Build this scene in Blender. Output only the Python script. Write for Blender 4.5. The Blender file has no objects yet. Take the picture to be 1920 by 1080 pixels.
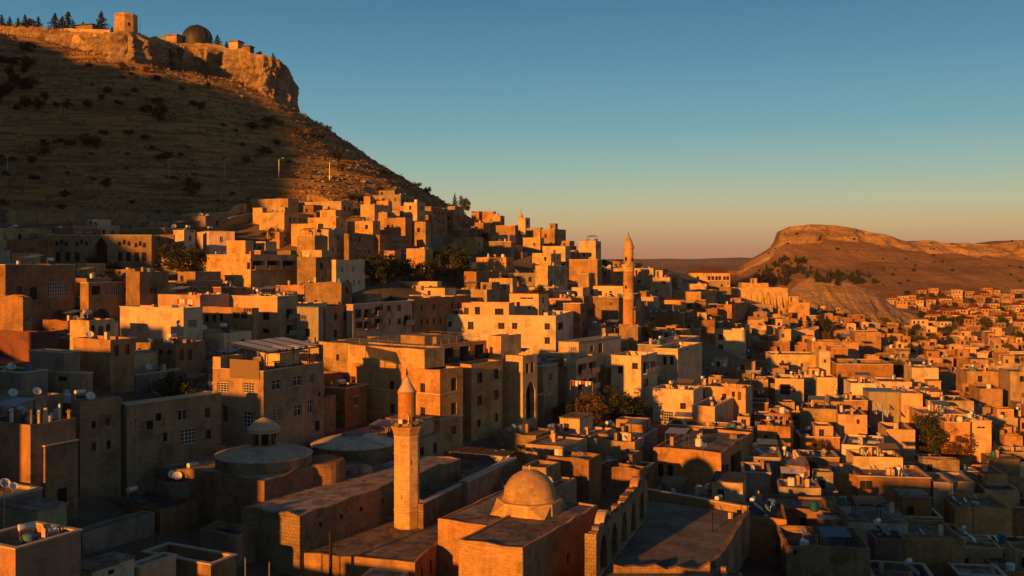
import bpy, math, random
import numpy as np
from mathutils import Vector, Matrix

# ------------------------------------------------------------------ camera, sky, sun, exposure
F, PCX, HY, CAMZ = 1844.0, 960.0, 490.0, 45.0
SKY_GAIN = 11.3
SUN_AZ, SUN_EL = math.radians(58.5), math.radians(8.2)     # sunlight travels along (cos, sin) of SUN_AZ
scene = bpy.context.scene
col = scene.collection
cam_d = bpy.data.cameras.new('camera'); cam = bpy.data.objects.new('camera', cam_d); col.objects.link(cam)
cam.location = (0, 0, CAMZ); cam.rotation_euler = (math.pi / 2, 0, 0)
cam_d.sensor_width = 36; cam_d.lens = 36 * F / 1920; cam_d.shift_y = -50 / 1920
cam_d.clip_start = 1; cam_d.clip_end = 60000
scene.camera = cam
world = bpy.data.worlds.new('World'); scene.world = world; world.use_nodes = True
wn, wl = world.node_tree.nodes, world.node_tree.links
wn.clear()
w_out = wn.new('ShaderNodeOutputWorld'); w_bg = wn.new('ShaderNodeBackground'); w_sky = wn.new('ShaderNodeTexSky')
w_sky.sky_type = 'NISHITA'; w_sky.sun_disc = False
w_sky.sun_elevation = SUN_EL
w_sky.sun_rotation = math.atan2(-math.cos(SUN_AZ), -math.sin(SUN_AZ))
w_sky.altitude = 900; w_sky.air_density = 1.0; w_sky.dust_density = 1.0; w_sky.ozone_density = 2.0
w_bg.inputs[1].default_value = 0.07
# the evening sky: the sky texture, graded by height above the horizon alone
w_tc = wn.new('ShaderNodeTexCoord'); w_sep = wn.new('ShaderNodeSeparateXYZ'); wl.new(w_tc.outputs['Generated'], w_sep.inputs[0])
w_rp = wn.new('ShaderNodeValToRGB'); wl.new(w_sep.outputs[2], w_rp.inputs[0])
def s2l(c): return tuple((v / 255 / 12.92) if v <= 10 else ((v / 255 + 0.055) / 1.055) ** 2.4 for v in c)
SKY = [(0.0, (158, 108, 88)), (0.012, (166, 120, 94)), (0.036, (184, 160, 114)), (0.060, (170, 174, 140)), (0.090, (136, 168, 156)), (0.135, (98, 151, 162)), (0.20, (70, 130, 154)), (0.262, (54, 109, 138)), (0.45, (50, 78, 100)), (1.0, (38, 46, 60))]
while len(w_rp.color_ramp.elements) < len(SKY): w_rp.color_ramp.elements.new(0.5)
for el, (p_, c_) in zip(w_rp.color_ramp.elements, SKY): el.position = p_; el.color = (*s2l(c_), 1)
w_sc = wn.new('ShaderNodeVectorMath'); w_sc.operation = 'SCALE'; w_sc.inputs['Scale'].default_value = SKY_GAIN; wl.new(w_rp.outputs[0], w_sc.inputs[0])
w_mx = wn.new('ShaderNodeMix'); w_mx.data_type = 'RGBA'; w_mx.inputs[0].default_value = 0.88
wl.new(w_sky.outputs[0], w_mx.inputs[6]); wl.new(w_sc.outputs[0], w_mx.inputs[7])
wl.new(w_mx.outputs[2], w_bg.inputs[0]); wl.new(w_bg.outputs[0], w_out.inputs[0])
sun_d = bpy.data.lights.new('sun', 'SUN'); sun = bpy.data.objects.new('sun', sun_d); col.objects.link(sun)
sun_d.energy = 5.0; sun_d.angle = math.radians(0.9); sun_d.color = (1.0, 0.35, 0.034)
sdir = Vector((math.cos(SUN_AZ) * math.cos(SUN_EL), math.sin(SUN_AZ) * math.cos(SUN_EL), -math.sin(SUN_EL)))
sun.rotation_euler = sdir.to_track_quat('-Z', 'Y').to_euler()
sun.location = (-100, -200, 200)
scene.view_settings.view_transform = 'Standard'; scene.view_settings.look = 'None'
scene.view_settings.exposure = 0.6; scene.view_settings.gamma = 1.0
scene.render.engine = 'CYCLES'
scene.cycles.use_denoising = True
scene.cycles.max_bounces = 5; scene.cycles.diffuse_bounces = 3; scene.cycles.transparent_max_bounces = 6

random.seed(7)
RNG = np.random.default_rng(7)

# ------------------------------------------------------------------ helpers
def P(px, py, Y):
    return Vector(((px - PCX) * Y / F, Y, CAMZ + (HY - py) * Y / F))
def proj(x, y, z):
    return PCX + F * x / y, HY - F * (z - CAMZ) / y
def tag(o, label=None, cat=None, group=None, kind=None):
    if label: o['label'] = label
    if cat: o['category'] = cat
    if group: o['group'] = group
    if kind: o['kind'] = kind
    return o
def empty(name, loc, rz=0.0, parent=None):
    o = bpy.data.objects.new(name, None); col.objects.link(o)
    o.location = loc; o.rotation_euler = (0, 0, rz); o.empty_display_size = 0.5
    if parent: o.parent = parent
    return o
def place(name, me, parent=None, loc=(0, 0, 0), rz=0.0, scale=None):
    o = bpy.data.objects.new(name, me); col.objects.link(o)
    o.location = loc; o.rotation_euler = (0, 0, rz)
    if scale is not None: o.scale = (scale,) * 3 if not hasattr(scale, '__len__') else scale
    if parent: o.parent = parent
    return o

class MB:
    def __init__(s): s.v, s.f, s.m, s.mats = [], [], [], []
    def mi(s, mat):
        if mat not in s.mats: s.mats.append(mat)
        return s.mats.index(mat)
    def quad(s, a, b, c, d, mat=0):
        n = len(s.v); s.v += [tuple(a), tuple(b), tuple(c), tuple(d)]; s.f.append((n, n + 1, n + 2, n + 3)); s.m.append(mat)
    def poly(s, pts, mat=0):
        n = len(s.v); s.v += [tuple(p) for p in pts]; s.f.append(tuple(range(n, n + len(pts)))); s.m.append(mat)
    def box(s, x0, x1, y0, y1, z0, z1, mat=0):
        n = len(s.v)
        s.v += [(x0, y0, z0), (x1, y0, z0), (x1, y1, z0), (x0, y1, z0), (x0, y0, z1), (x1, y0, z1), (x1, y1, z1), (x0, y1, z1)]
        for f in ((0, 3, 2, 1), (4, 5, 6, 7), (0, 1, 5, 4), (1, 2, 6, 5), (2, 3, 7, 6), (3, 0, 4, 7)):
            s.f.append(tuple(n + i for i in f)); s.m.append(mat)
    def lathe(s, prof, n=24, cx=0, cy=0, mat=0, a0=0.0, caps=True):
        base = len(s.v)
        for r, z in prof:
            for k in range(n):
                a = a0 + 2 * math.pi * k / n
                s.v.append((cx + r * math.cos(a), cy + r * math.sin(a), z))
        for i in range(len(prof) - 1):
            for k in range(n):
                k2 = (k + 1) % n
                s.f.append((base + i * n + k, base + i * n + k2, base + (i + 1) * n + k2, base + (i + 1) * n + k)); s.m.append(mat)
        if caps:
            s.f.append(tuple(base + (len(prof) - 1) * n + k for k in range(n))); s.m.append(mat)
    def tube(s, pts, rad, n=6, mat=0):
        pts = [Vector(p) for p in pts]
        if not hasattr(rad, '__len__'): rad = [rad] * len(pts)
        base = len(s.v)
        for i, p in enumerate(pts):
            d = (pts[min(i + 1, len(pts) - 1)] - pts[max(i - 1, 0)]).normalized()
            a = d.orthogonal().normalized(); b = d.cross(a)
            for k in range(n):
                t = 2 * math.pi * k / n
                s.v.append(tuple(p + (a * math.cos(t) + b * math.sin(t)) * rad[i]))
        for i in range(len(pts) - 1):
            for k in range(n):
                k2 = (k + 1) % n
                s.f.append((base + i * n + k, base + i * n + k2, base + (i + 1) * n + k2, base + (i + 1) * n + k)); s.m.append(mat)
        s.f.append(tuple(base + (len(pts) - 1) * n + k for k in range(n))); s.m.append(mat)
    def mesh(s, name, mats, smooth=False):
        me = bpy.data.meshes.new(name); me.from_pydata(s.v, [], s.f)
        for m in (mats if isinstance(mats, (list, tuple)) else [mats]): me.materials.append(m)
        if len(me.materials) > 1: me.polygons.foreach_set('material_index', s.m)
        if smooth: me.polygons.foreach_set('use_smooth', [True] * len(me.polygons))
        me.update(); return me
    def build(s, name, mats, parent=None, smooth=False, loc=(0, 0, 0), rz=0.0):
        return place(name, s.mesh(name, mats, smooth), parent, loc, rz)

# --- vectorised value noise
_perm = RNG.random((256, 256))
def vnoise(x, y):
    x = np.asarray(x, float); y = np.asarray(y, float)
    xi = np.floor(x).astype(int); yi = np.floor(y).astype(int)
    fx = x - xi; fy = y - yi
    fx = fx * fx * (3 - 2 * fx); fy = fy * fy * (3 - 2 * fy)
    g = lambda a, b: _perm[a & 255, b & 255]
    return (g(xi, yi) * (1 - fx) + g(xi + 1, yi) * fx) * (1 - fy) + (g(xi, yi + 1) * (1 - fx) + g(xi + 1, yi + 1) * fx) * fy
def fbm(x, y, o=4):
    s = 0.0; a = 0.5; t = 0.0
    for i in range(o):
        s = s + a * vnoise(x * 2 ** i + 17.3 * i, y * 2 ** i + 9.1 * i); t += a; a *= 0.5
    return s / t - 0.5
def smooth01(t):
    t = np.clip(t, 0, 1); return t * t * (3 - 2 * t)

# ------------------------------------------------------------------ materials
def nt(mat):
    mat.use_nodes = True; n = mat.node_tree.nodes; n.clear()
    out = n.new('ShaderNodeOutputMaterial'); b = n.new('ShaderNodeBsdfPrincipled')
    mat.node_tree.links.new(b.outputs[0], out.inputs[0])
    return n, mat.node_tree.links, b
def mixrgb(n, l, fac, a, b, mode='MIX'):
    m = n.new('ShaderNodeMix'); m.data_type = 'RGBA'; m.blend_type = mode
    for sock, val in ((m.inputs[0], fac), (m.inputs[6], a), (m.inputs[7], b)):
        if hasattr(val, 'is_linked') or hasattr(val, 'links'): l.new(val, sock)
        elif isinstance(val, (int, float)): sock.default_value = val
        else: sock.default_value = (*val[:3], 1)
    return m.outputs[2]
def ramp(n, l, val, stops):
    r = n.new('ShaderNodeValToRGB'); l.new(val, r.inputs[0])
    e = r.color_ramp.elements
    while len(e) < len(stops): e.new(0.5)
    for el, (p, c) in zip(e, stops):
        el.position = p; el.color = (c, c, c, 1) if not hasattr(c, '__len__') else (*c[:3], 1)
    return r.outputs[0]
def noise_tex(n, l, vec, scale, detail=4, rough=0.6):
    t = n.new('ShaderNodeTexNoise'); t.inputs['Scale'].default_value = scale
    t.inputs['Detail'].default_value = detail; t.inputs['Roughness'].default_value = rough
    if vec is not None: l.new(vec, t.inputs['Vector'])
    return t.outputs[0]
def flat(name, c, rough=0.7, metal=0.0, var=0.25, scale=3.0):
    m = bpy.data.materials.new(name); n, l, b = nt(m)
    tc = n.new('ShaderNodeTexCoord')
    f = ramp(n, l, noise_tex(n, l, tc.outputs['Object'], scale), [(0.3, 1 - var), (0.7, 1.0)])
    l.new(mixrgb(n, l, 1.0, c, f, 'MULTIPLY'), b.inputs['Base Color'])
    b.inputs['Roughness'].default_value = rough; b.inputs['Metallic'].default_value = metal
    return m
def stone(name, c, blocks=True, stain=0.45, bw=0.62, bh=0.30, bump=0.35, patches=False):
    """masonry / plaster wall: u = x + y runs along every face of an axis-aligned block"""
    c0 = c
    m = bpy.data.materials.new(name); n, l, b = nt(m)
    tc = n.new('ShaderNodeTexCoord'); sep = n.new('ShaderNodeSeparateXYZ'); l.new(tc.outputs['Object'], sep.inputs[0])
    add = n.new('ShaderNodeMath'); l.new(sep.outputs[0], add.inputs[0]); l.new(sep.outputs[1], add.inputs[1])
    cmb = n.new('ShaderNodeCombineXYZ'); l.new(add.outputs[0], cmb.inputs[0]); l.new(sep.outputs[2], cmb.inputs[1])
    oi = n.new('ShaderNodeObjectInfo')
    off = n.new('ShaderNodeVectorMath'); off.operation = 'ADD'; l.new(tc.outputs['Object'], off.inputs[0])
    sc = n.new('ShaderNodeMath'); sc.operation = 'MULTIPLY'; sc.inputs[1].default_value = 60; l.new(oi.outputs['Random'], sc.inputs[0]); l.new(sc.outputs[0], off.inputs[1])
    big = noise_tex(n, l, off.outputs[0], 0.28, 5, 0.62)
    fine = noise_tex(n, l, off.outputs[0], 2.6, 5, 0.7)
    # vertical rain streaks
    mp = n.new('ShaderNodeMapping'); mp.inputs['Scale'].default_value = (1.6, 1.6, 0.12); l.new(off.outputs[0], mp.inputs[0])
    streak = noise_tex(n, l, mp.outputs[0], 1.0, 4, 0.6)
    k = ramp(n, l, big, [(0.30, 1 - stain * 0.85), (0.62, 1.0)])
    k2 = ramp(n, l, streak, [(0.34, 1 - stain * 0.4), (0.62, 1.0)])
    k3 = ramp(n, l, fine, [(0.3, 0.8), (0.75, 1.12)])
    pm = noise_tex(n, l, off.outputs[0], 0.42, 3, 0.5)       # mended places in another mix
    c = mixrgb(n, l, ramp(n, l, pm, [(0.54, 0.0), (0.57, 0.8)]), c0, tuple(min(.85, v * f) for v, f in zip(c0, (1.12, 1.06, 0.98))))
    c = mixrgb(n, l, ramp(n, l, pm, [(0.40, 0.75), (0.43, 0.0)]), c, tuple(v * f for v, f in zip(c0, (0.70, 0.68, 0.70))))
    hs = n.new('ShaderNodeHueSaturation'); l.new(c, hs.inputs['Color'])
    hr = n.new('ShaderNodeMath'); hr.operation = 'MULTIPLY'; hr.inputs[1].default_value = 7.31; l.new(oi.outputs['Random'], hr.inputs[0])
    hf = n.new('ShaderNodeMath'); hf.operation = 'FRACT'; l.new(hr.outputs[0], hf.inputs[0])
    hm_ = n.new('ShaderNodeMapRange'); l.new(hf.outputs[0], hm_.inputs[0]); hm_.inputs[3].default_value = 0.485; hm_.inputs[4].default_value = 0.512; l.new(hm_.outputs[0], hs.inputs['Hue'])
    sm_ = n.new('ShaderNodeMapRange'); l.new(hf.outputs[0], sm_.inputs[0]); sm_.inputs[3].default_value = 1.12; sm_.inputs[4].default_value = 0.85; l.new(sm_.outputs[0], hs.inputs['Saturation'])
    c = hs.outputs[0]
    rnd = n.new('ShaderNodeMapRange'); l.new(oi.outputs['Random'], rnd.inputs[0]); rnd.inputs[3].default_value = 0.85; rnd.inputs[4].default_value = 1.12
    colr = mixrgb(n, l, 1.0, mixrgb(n, l, 1.0, mixrgb(n, l, 1.0, c, k, 'MULTIPLY'), k2, 'MULTIPLY'), k3, 'MULTIPLY')
    colr = mixrgb(n, l, 1.0, colr, rnd.outputs[0], 'MULTIPLY')
    hgt = fine
    if patches:      # screed poured and mended in patches, with dark damp marks
        vo = n.new('ShaderNodeTexVoronoi'); vo.inputs['Scale'].default_value = 0.45; l.new(off.outputs[0], vo.inputs['Vector'])
        sp = n.new('ShaderNodeSeparateColor'); l.new(vo.outputs['Color'], sp.inputs[0])
        colr = mixrgb(n, l, 1.0, colr, ramp(n, l, sp.outputs[0], [(0.0, 0.72), (1.0, 1.12)]), 'MULTIPLY')
        vo2 = n.new('ShaderNodeTexVoronoi'); vo2.feature = 'DISTANCE_TO_EDGE'; vo2.inputs['Scale'].default_value = 0.45; l.new(off.outputs[0], vo2.inputs['Vector'])
        colr = mixrgb(n, l, 1.0, colr, ramp(n, l, vo2.outputs[0], [(0.0, 0.78), (0.02, 1.0)]), 'MULTIPLY')
        damp = noise_tex(n, l, off.outputs[0], 0.75, 5, 0.7)
        colr = mixrgb(n, l, 1.0, colr, ramp(n, l, damp, [(0.40, 0.5), (0.52, 1.0)]), 'MULTIPLY')
    if blocks:
        bt = n.new('ShaderNodeTexBrick'); l.new(cmb.outputs[0], bt.inputs['Vector'])
        bt.inputs['Scale'].default_value = 1.0; bt.inputs['Brick Width'].default_value = bw; bt.inputs['Row Height'].default_value = bh
        bt.inputs['Mortar Size'].default_value = 0.02; bt.inputs['Mortar Smooth'].default_value = 0.4
        bt.inputs['Color1'].default_value = (1, 1, 1, 1); bt.inputs['Color2'].default_value = (0.78, 0.76, 0.72, 1); bt.inputs['Mortar'].default_value = (0.66, 0.63, 0.58, 1)
        colr = mixrgb(n, l, 0.85, colr, bt.outputs[0], 'MULTIPLY')
        hm = n.new('ShaderNodeMath'); hm.operation = 'SUBTRACT'; l.new(fine, hm.inputs[0]); l.new(bt.outputs[1], hm.inputs[1]); hgt = hm.outputs[0]
    l.new(colr, b.inputs['Base Color']); b.inputs['Roughness'].default_value = 0.92
    b.inputs['Specular IOR Level'].default_value = 0.2
    bp = n.new('ShaderNodeBump'); bp.inputs['Strength'].default_value = bump; bp.inputs['Distance'].default_value = 0.06
    l.new(hgt, bp.inputs['Height']); l.new(bp.outputs[0], b.inputs['Normal'])
    return m
M = {}
M['gold'] = stone('gold_limestone', (0.72, 0.465, 0.21))
M['minaret'] = stone('minaret_stone', (0.68, 0.405, 0.165), True, 0.4, 0.55, 0.32, 0.5)
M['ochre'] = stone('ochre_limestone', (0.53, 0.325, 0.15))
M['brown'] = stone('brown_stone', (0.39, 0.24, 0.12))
M['rubble'] = stone('rubble_stone', (0.42, 0.29, 0.165), stain=0.55, bw=0.45, bh=0.34, bump=0.8)
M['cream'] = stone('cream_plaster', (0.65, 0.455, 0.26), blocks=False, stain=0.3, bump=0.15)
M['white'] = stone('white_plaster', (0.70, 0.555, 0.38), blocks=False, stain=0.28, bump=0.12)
M['pink'] = stone('pink_plaster', (0.53, 0.325, 0.205), blocks=False, stain=0.3, bump=0.15)
M['tan'] = stone('tan_plaster', (0.47, 0.31, 0.175), blocks=False, stain=0.45, bump=0.25)
M['grey'] = stone('grey_plaster', (0.35, 0.285, 0.22), blocks=False, stain=0.4, bump=0.2)
M['green'] = stone('green_plaster', (0.30, 0.33, 0.18), blocks=False, stain=0.45, bump=0.2)
M['red'] = stone('red_plaster', (0.27, 0.145, 0.11), blocks=False, stain=0.45, bump=0.2)
M['roof'] = stone('roof_concrete', (0.34, 0.285, 0.23), blocks=False, stain=0.5, bump=0.2, patches=True)
M['lime'] = stone('lime_render', (0.62, 0.49, 0.35), blocks=False, stain=0.35, bump=0.2, patches=False)
M['roof_dark'] = stone('roof_tar', (0.12, 0.115, 0.115), blocks=False, stain=0.5, bump=0.2, patches=True)
M['roof_earth'] = stone('roof_earth', (0.34, 0.26, 0.18), blocks=False, stain=0.5, bump=0.3, patches=True)
M['roof_white'] = stone('roof_screed', (0.50, 0.45, 0.385), blocks=False, stain=0.4, bump=0.2, patches=True)
M['tile'] = stone('roof_tiles', (0.27, 0.075, 0.045), True, 0.4, 0.25, 0.35, 0.8)
M['coping'] = flat('coping_stone', (0.55, 0.45, 0.33), 0.85)
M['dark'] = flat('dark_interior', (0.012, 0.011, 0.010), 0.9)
M['wood'] = flat('brown_wood', (0.10, 0.055, 0.03), 0.7)
M['frame_white'] = flat('white_frame', (0.62, 0.60, 0.56), 0.5)
M['frame_brown'] = flat('brown_frame', (0.11, 0.06, 0.035), 0.6)
M['metal'] = flat('dark_metal', (0.03, 0.032, 0.035), 0.45, 0.6)
M['steel'] = flat('galvanised_steel', (0.42, 0.43, 0.44), 0.4, 0.7)
M['white_metal'] = flat('white_enamel', (0.72, 0.71, 0.68), 0.4)
M['blue_sheet'] = flat('blue_sheet_roof', (0.09, 0.17, 0.26), 0.45, 0.2)
M['canvas'] = flat('brown_canvas', (0.21, 0.145, 0.08), 0.9, var=0.15)
M['awning'] = flat('white_awning_sheet', (0.82, 0.83, 0.84), 0.6, var=0.12)
def mesh_fabric(m, k):      # open-weave cloth lets part of the light straight through
    n, l = m.node_tree.nodes, m.node_tree.links; tr = n.new('ShaderNodeBsdfTransparent'); mx = n.new('ShaderNodeMixShader'); mx.inputs[0].default_value = k
    l.new(n['Principled BSDF'].outputs[0], mx.inputs[1]); l.new(tr.outputs[0], mx.inputs[2]); l.new(mx.outputs[0], n['Material Output'].inputs[0])
mesh_fabric(M['awning'], 0.55)
M['lead'] = flat('lead_dome', (0.035, 0.036, 0.038), 0.6, 0.2)
M['teal'] = flat('teal_plastic', (0.01, 0.16, 0.13), 0.5)
M['blue'] = flat('blue_plastic', (0.05, 0.16, 0.30), 0.5)
M['redcloth'] = flat('red_cloth', (0.40, 0.04, 0.03), 0.8)
M['cloth'] = flat('white_cloth', (0.65, 0.65, 0.66), 0.9)
M['bark'] = flat('bark', (0.10, 0.07, 0.045), 0.95)
g = bpy.data.materials.new('window_glass'); n_, l_, b_ = nt(g)
b_.inputs['Base Color'].default_value = (0.022, 0.022, 0.024, 1); b_.inputs['Roughness'].default_value = 0.12; M['glass'] = g
def leaf(name, c, c2):
    m = bpy.data.materials.new(name); n, l, b = nt(m)
    geo = n.new('ShaderNodeNewGeometry')
    cc = mixrgb(n, l, geo.outputs['Random Per Island'], c, c2)
    l.new(cc, b.inputs['Base Color']); b.inputs['Roughness'].default_value = 0.75
    tr = n.new('ShaderNodeBsdfTranslucent'); l.new(cc, tr.inputs[0])
    mx = n.new('ShaderNodeMixShader'); mx.inputs[0].default_value = 0.25
    l.new(b.outputs[0], mx.inputs[1]); l.new(tr.outputs[0], mx.inputs[2])
    l.new(mx.outputs[0], n['Material Output'].inputs[0])
    return m
M['leaf_dark'] = leaf('leaves_dark', (0.018, 0.028, 0.010), (0.05, 0.06, 0.02))
M['leaf_pine'] = leaf('needles', (0.012, 0.02, 0.010), (0.035, 0.045, 0.018))
M['leaf_autumn'] = leaf('leaves_autumn', (0.14, 0.075, 0.02), (0.10, 0.085, 0.025))
M['leaf_rust'] = leaf('leaves_rust', (0.16, 0.06, 0.02), (0.09, 0.05, 0.02))
M['leaf_olive'] = leaf('leaves_olive', (0.045, 0.045, 0.018), (0.08, 0.065, 0.028))

M['scrub'] = leaf('dry_scrub', (0.12, 0.085, 0.038), (0.30, 0.205, 0.095))
def earth(name, town=True):
    m = bpy.data.materials.new(name); n, l, b = nt(m)
    geo = n.new('ShaderNodeNewGeometry'); pos = geo.outputs['Position']
    att = n.new('ShaderNodeAttribute'); att.attribute_name = 'dry_grass'
    n1 = noise_tex(n, l, pos, 0.035, 6, 0.65); n2 = noise_tex(n, l, pos, 0.35, 6, 0.7); n3 = noise_tex(n, l, pos, 1.6, 5, 0.75)
    mp = n.new('ShaderNodeMapping'); mp.inputs['Scale'].default_value = (0.05, 0.09, 0.8); l.new(pos, mp.inputs[0])
    band = noise_tex(n, l, mp.outputs[0], 1.0, 6, 0.7)
    grass = mixrgb(n, l, ramp(n, l, n1, [(0.35, 0.0), (0.65, 1.0)]), (0.36, 0.20, 0.078), (0.50, 0.30, 0.12))
    grass = mixrgb(n, l, ramp(n, l, band, [(0.40, 1.0), (0.55, 0.0)]), grass, (0.20, 0.115, 0.05))
    grass = mixrgb(n, l, ramp(n, l, n2, [(0.56, 0.0), (0.68, 0.75)]), grass, (0.11, 0.08, 0.04))
    grass = mixrgb(n, l, ramp(n, l, n3, [(0.62, 0.0), (0.72, 0.6)]), grass, (0.32, 0.25, 0.17))
    dirt = mixrgb(n, l, n2, (0.13, 0.105, 0.08), (0.25, 0.195, 0.14))
    l.new(mixrgb(n, l, att.outputs['Fac'], dirt, grass), b.inputs['Base Color'])
    b.inputs['Roughness'].default_value = 0.97; b.inputs['Specular IOR Level'].default_value = 0.1
    bp = n.new('ShaderNodeBump'); bp.inputs['Strength'].default_value = 0.9; bp.inputs['Distance'].default_value = 0.8
    ad = n.new('ShaderNodeMath'); ad.operation = 'ADD'; l.new(n2, ad.inputs[0]); l.new(n3, ad.inputs[1])
    l.new(ad.outputs[0], bp.inputs['Height']); l.new(bp.outputs[0], b.inputs['Normal'])
    return m
M['earth'] = earth('dry_hillside')
def rockmat(name, a, c, zs=0.12, sc=0.25, mottle=None):
    m = bpy.data.materials.new(name); n, l, b = nt(m)
    geo = n.new('ShaderNodeNewGeometry'); pos = geo.outputs['Position']
    n1 = noise_tex(n, l, pos, sc, 6, 0.68)
    mp = n.new('ShaderNodeMapping'); mp.inputs['Scale'].default_value = (sc * 0.3, sc * 0.3, zs * 4); l.new(pos, mp.inputs[0])
    n2 = noise_tex(n, l, mp.outputs[0], 1.0, 6, 0.7); n3 = noise_tex(n, l, pos, sc * 5, 5, 0.75)
    cc = mixrgb(n, l, ramp(n, l, n1, [(0.35, 0.0), (0.65, 1.0)]), a, c)
    cc = mixrgb(n, l, ramp(n, l, n2, [(0.42, 0.6), (0.55, 0.0)]), cc, tuple(x * 0.55 for x in a))
    if mottle: cc = mixrgb(n, l, ramp(n, l, n3, [(0.55, 0.0), (0.68, 0.8)]), cc, mottle)
    l.new(cc, b.inputs['Base Color']); b.inputs['Roughness'].default_value = 0.95; b.inputs['Specular IOR Level'].default_value = 0.1
    bp = n.new('ShaderNodeBump'); bp.inputs['Strength'].default_value = 0.9; bp.inputs['Distance'].default_value = 0.25 / sc
    l.new(n3, bp.inputs['Height']); l.new(bp.outputs[0], b.inputs['Normal'])
    return m
M['cliff'] = rockmat('cliff_rock', (0.34, 0.23, 0.135), (0.50, 0.37, 0.23))
M['mesa'] = rockmat('mesa_earth', (0.33, 0.185, 0.085), (0.43, 0.245, 0.115), zs=0.03, sc=0.03, mottle=(0.24, 0.14, 0.065))
M['mesa_rock'] = rockmat('mesa_rock', (0.38, 0.235, 0.13), (0.54, 0.36, 0.20), zs=0.04, sc=0.06, mottle=(0.18, 0.11, 0.065))
M['marl'] = rockmat('pale_marl', (0.42, 0.28, 0.155), (0.55, 0.37, 0.21), zs=0.05, sc=0.06, mottle=(0.30, 0.20, 0.11))
M['farhill'] = rockmat('far_hill_earth', (0.22, 0.125, 0.08), (0.30, 0.18, 0.12), zs=0.002, sc=0.003)
M['asphalt'] = flat('asphalt', (0.055, 0.052, 0.05), 0.9, scale=0.8)
M['track'] = flat('gravel_track', (0.26, 0.20, 0.13), 0.95, scale=0.6)
M['tarp_blue'] = flat('blue_tarp', (0.10, 0.17, 0.24), 0.6)
M['tin'] = flat('tin_sheet', (0.34, 0.35, 0.37), 0.45, 0.5)

hzm = bpy.data.materials.new('haze'); hzm.use_nodes = True; hn, hl = hzm.node_tree.nodes, hzm.node_tree.links; hn.clear()
ho = hn.new('ShaderNodeOutputMaterial'); hv = hn.new('ShaderNodeVolumePrincipled'); hl.new(hv.outputs[0], ho.inputs['Volume'])
hv.inputs['Color'].default_value = (0.86, 0.80, 0.78, 1); hv.inputs['Density'].default_value = 0.000028; hv.inputs['Anisotropy'].default_value = 0.0
M['haze'] = hzm
# ------------------------------------------------------------------ building kit
WCACHE = {}
def window_mesh(w, h, style):
    key = (round(w, 1), round(h, 1), style)
    if key in WCACHE: return WCACHE[key]
    w, h = max(key[0], 0.3), max(key[1], 0.3)
    pane = MB(); pane.box(-w / 2, w / 2, 0.03, 0.05, 0, h)
    fm = 'frame_white' if style in ('white', 'grid', 'cross') else ('coping' if style == 'trim' else 'frame_brown')
    f = MB(); b = 0.07
    f.box(-w / 2, -w / 2 + b, -0.03, 0.03, 0, h); f.box(w / 2 - b, w / 2, -0.03, 0.03, 0, h)
    f.box(-w / 2 + b, w / 2 - b, -0.03, 0.03, 0, b); f.box(-w / 2 + b, w / 2 - b, -0.03, 0.03, h - b, h)
    if style in ('white', 'brown', 'cross'): f.box(-0.035, 0.035, -0.02, 0.03, b, h - b)
    if style == 'cross': f.box(-w / 2 + b, w / 2 - b, -0.025, 0.028, h * 0.62, h * 0.62 + 0.06)
    if style == 'grid':
        nb = max(2, int(w / 0.45))
        for k in range(1, nb): x = -w / 2 + w * k / nb; f.box(x - 0.03, x + 0.03, -0.06, 0.02, b, h - b)
        for k in range(1, 4): z = h * k / 4; f.box(-w / 2 + b, w / 2 - b, -0.062, 0.018, z - 0.03, z + 0.03)
    if style == 'trim':
        f.box(-0.035, 0.035, -0.02, 0.03, b, h - b); f.box(-w / 2 - .14, w / 2 + .14, -.25, -.14, -.15, -.01); f.box(-w / 2 - .14, w / 2 + .14, -.23, -.15, h + .01, h + .2)
    if style == 'bars':
        for k in range(1, 5): x = -w / 2 + w * k / 5; f.box(x - 0.02, x + 0.02, -0.09, -0.05, 0, h)
    r = (f.mesh('window', M[fm]), pane.mesh('pane', M['glass']))
    WCACHE[key] = r; return r
MCACHE = {}
def boxmesh(name, w, d, h, mat):
    key = (name, round(w, 1), round(d, 1), round(h, 1), mat)
    if key not in MCACHE:
        m = MB(); m.box(-key[1] / 2, key[1] / 2, -key[2] / 2, key[2] / 2, 0, key[3]); MCACHE[key] = m.mesh(name, M[mat])
    return MCACHE[key]

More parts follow.
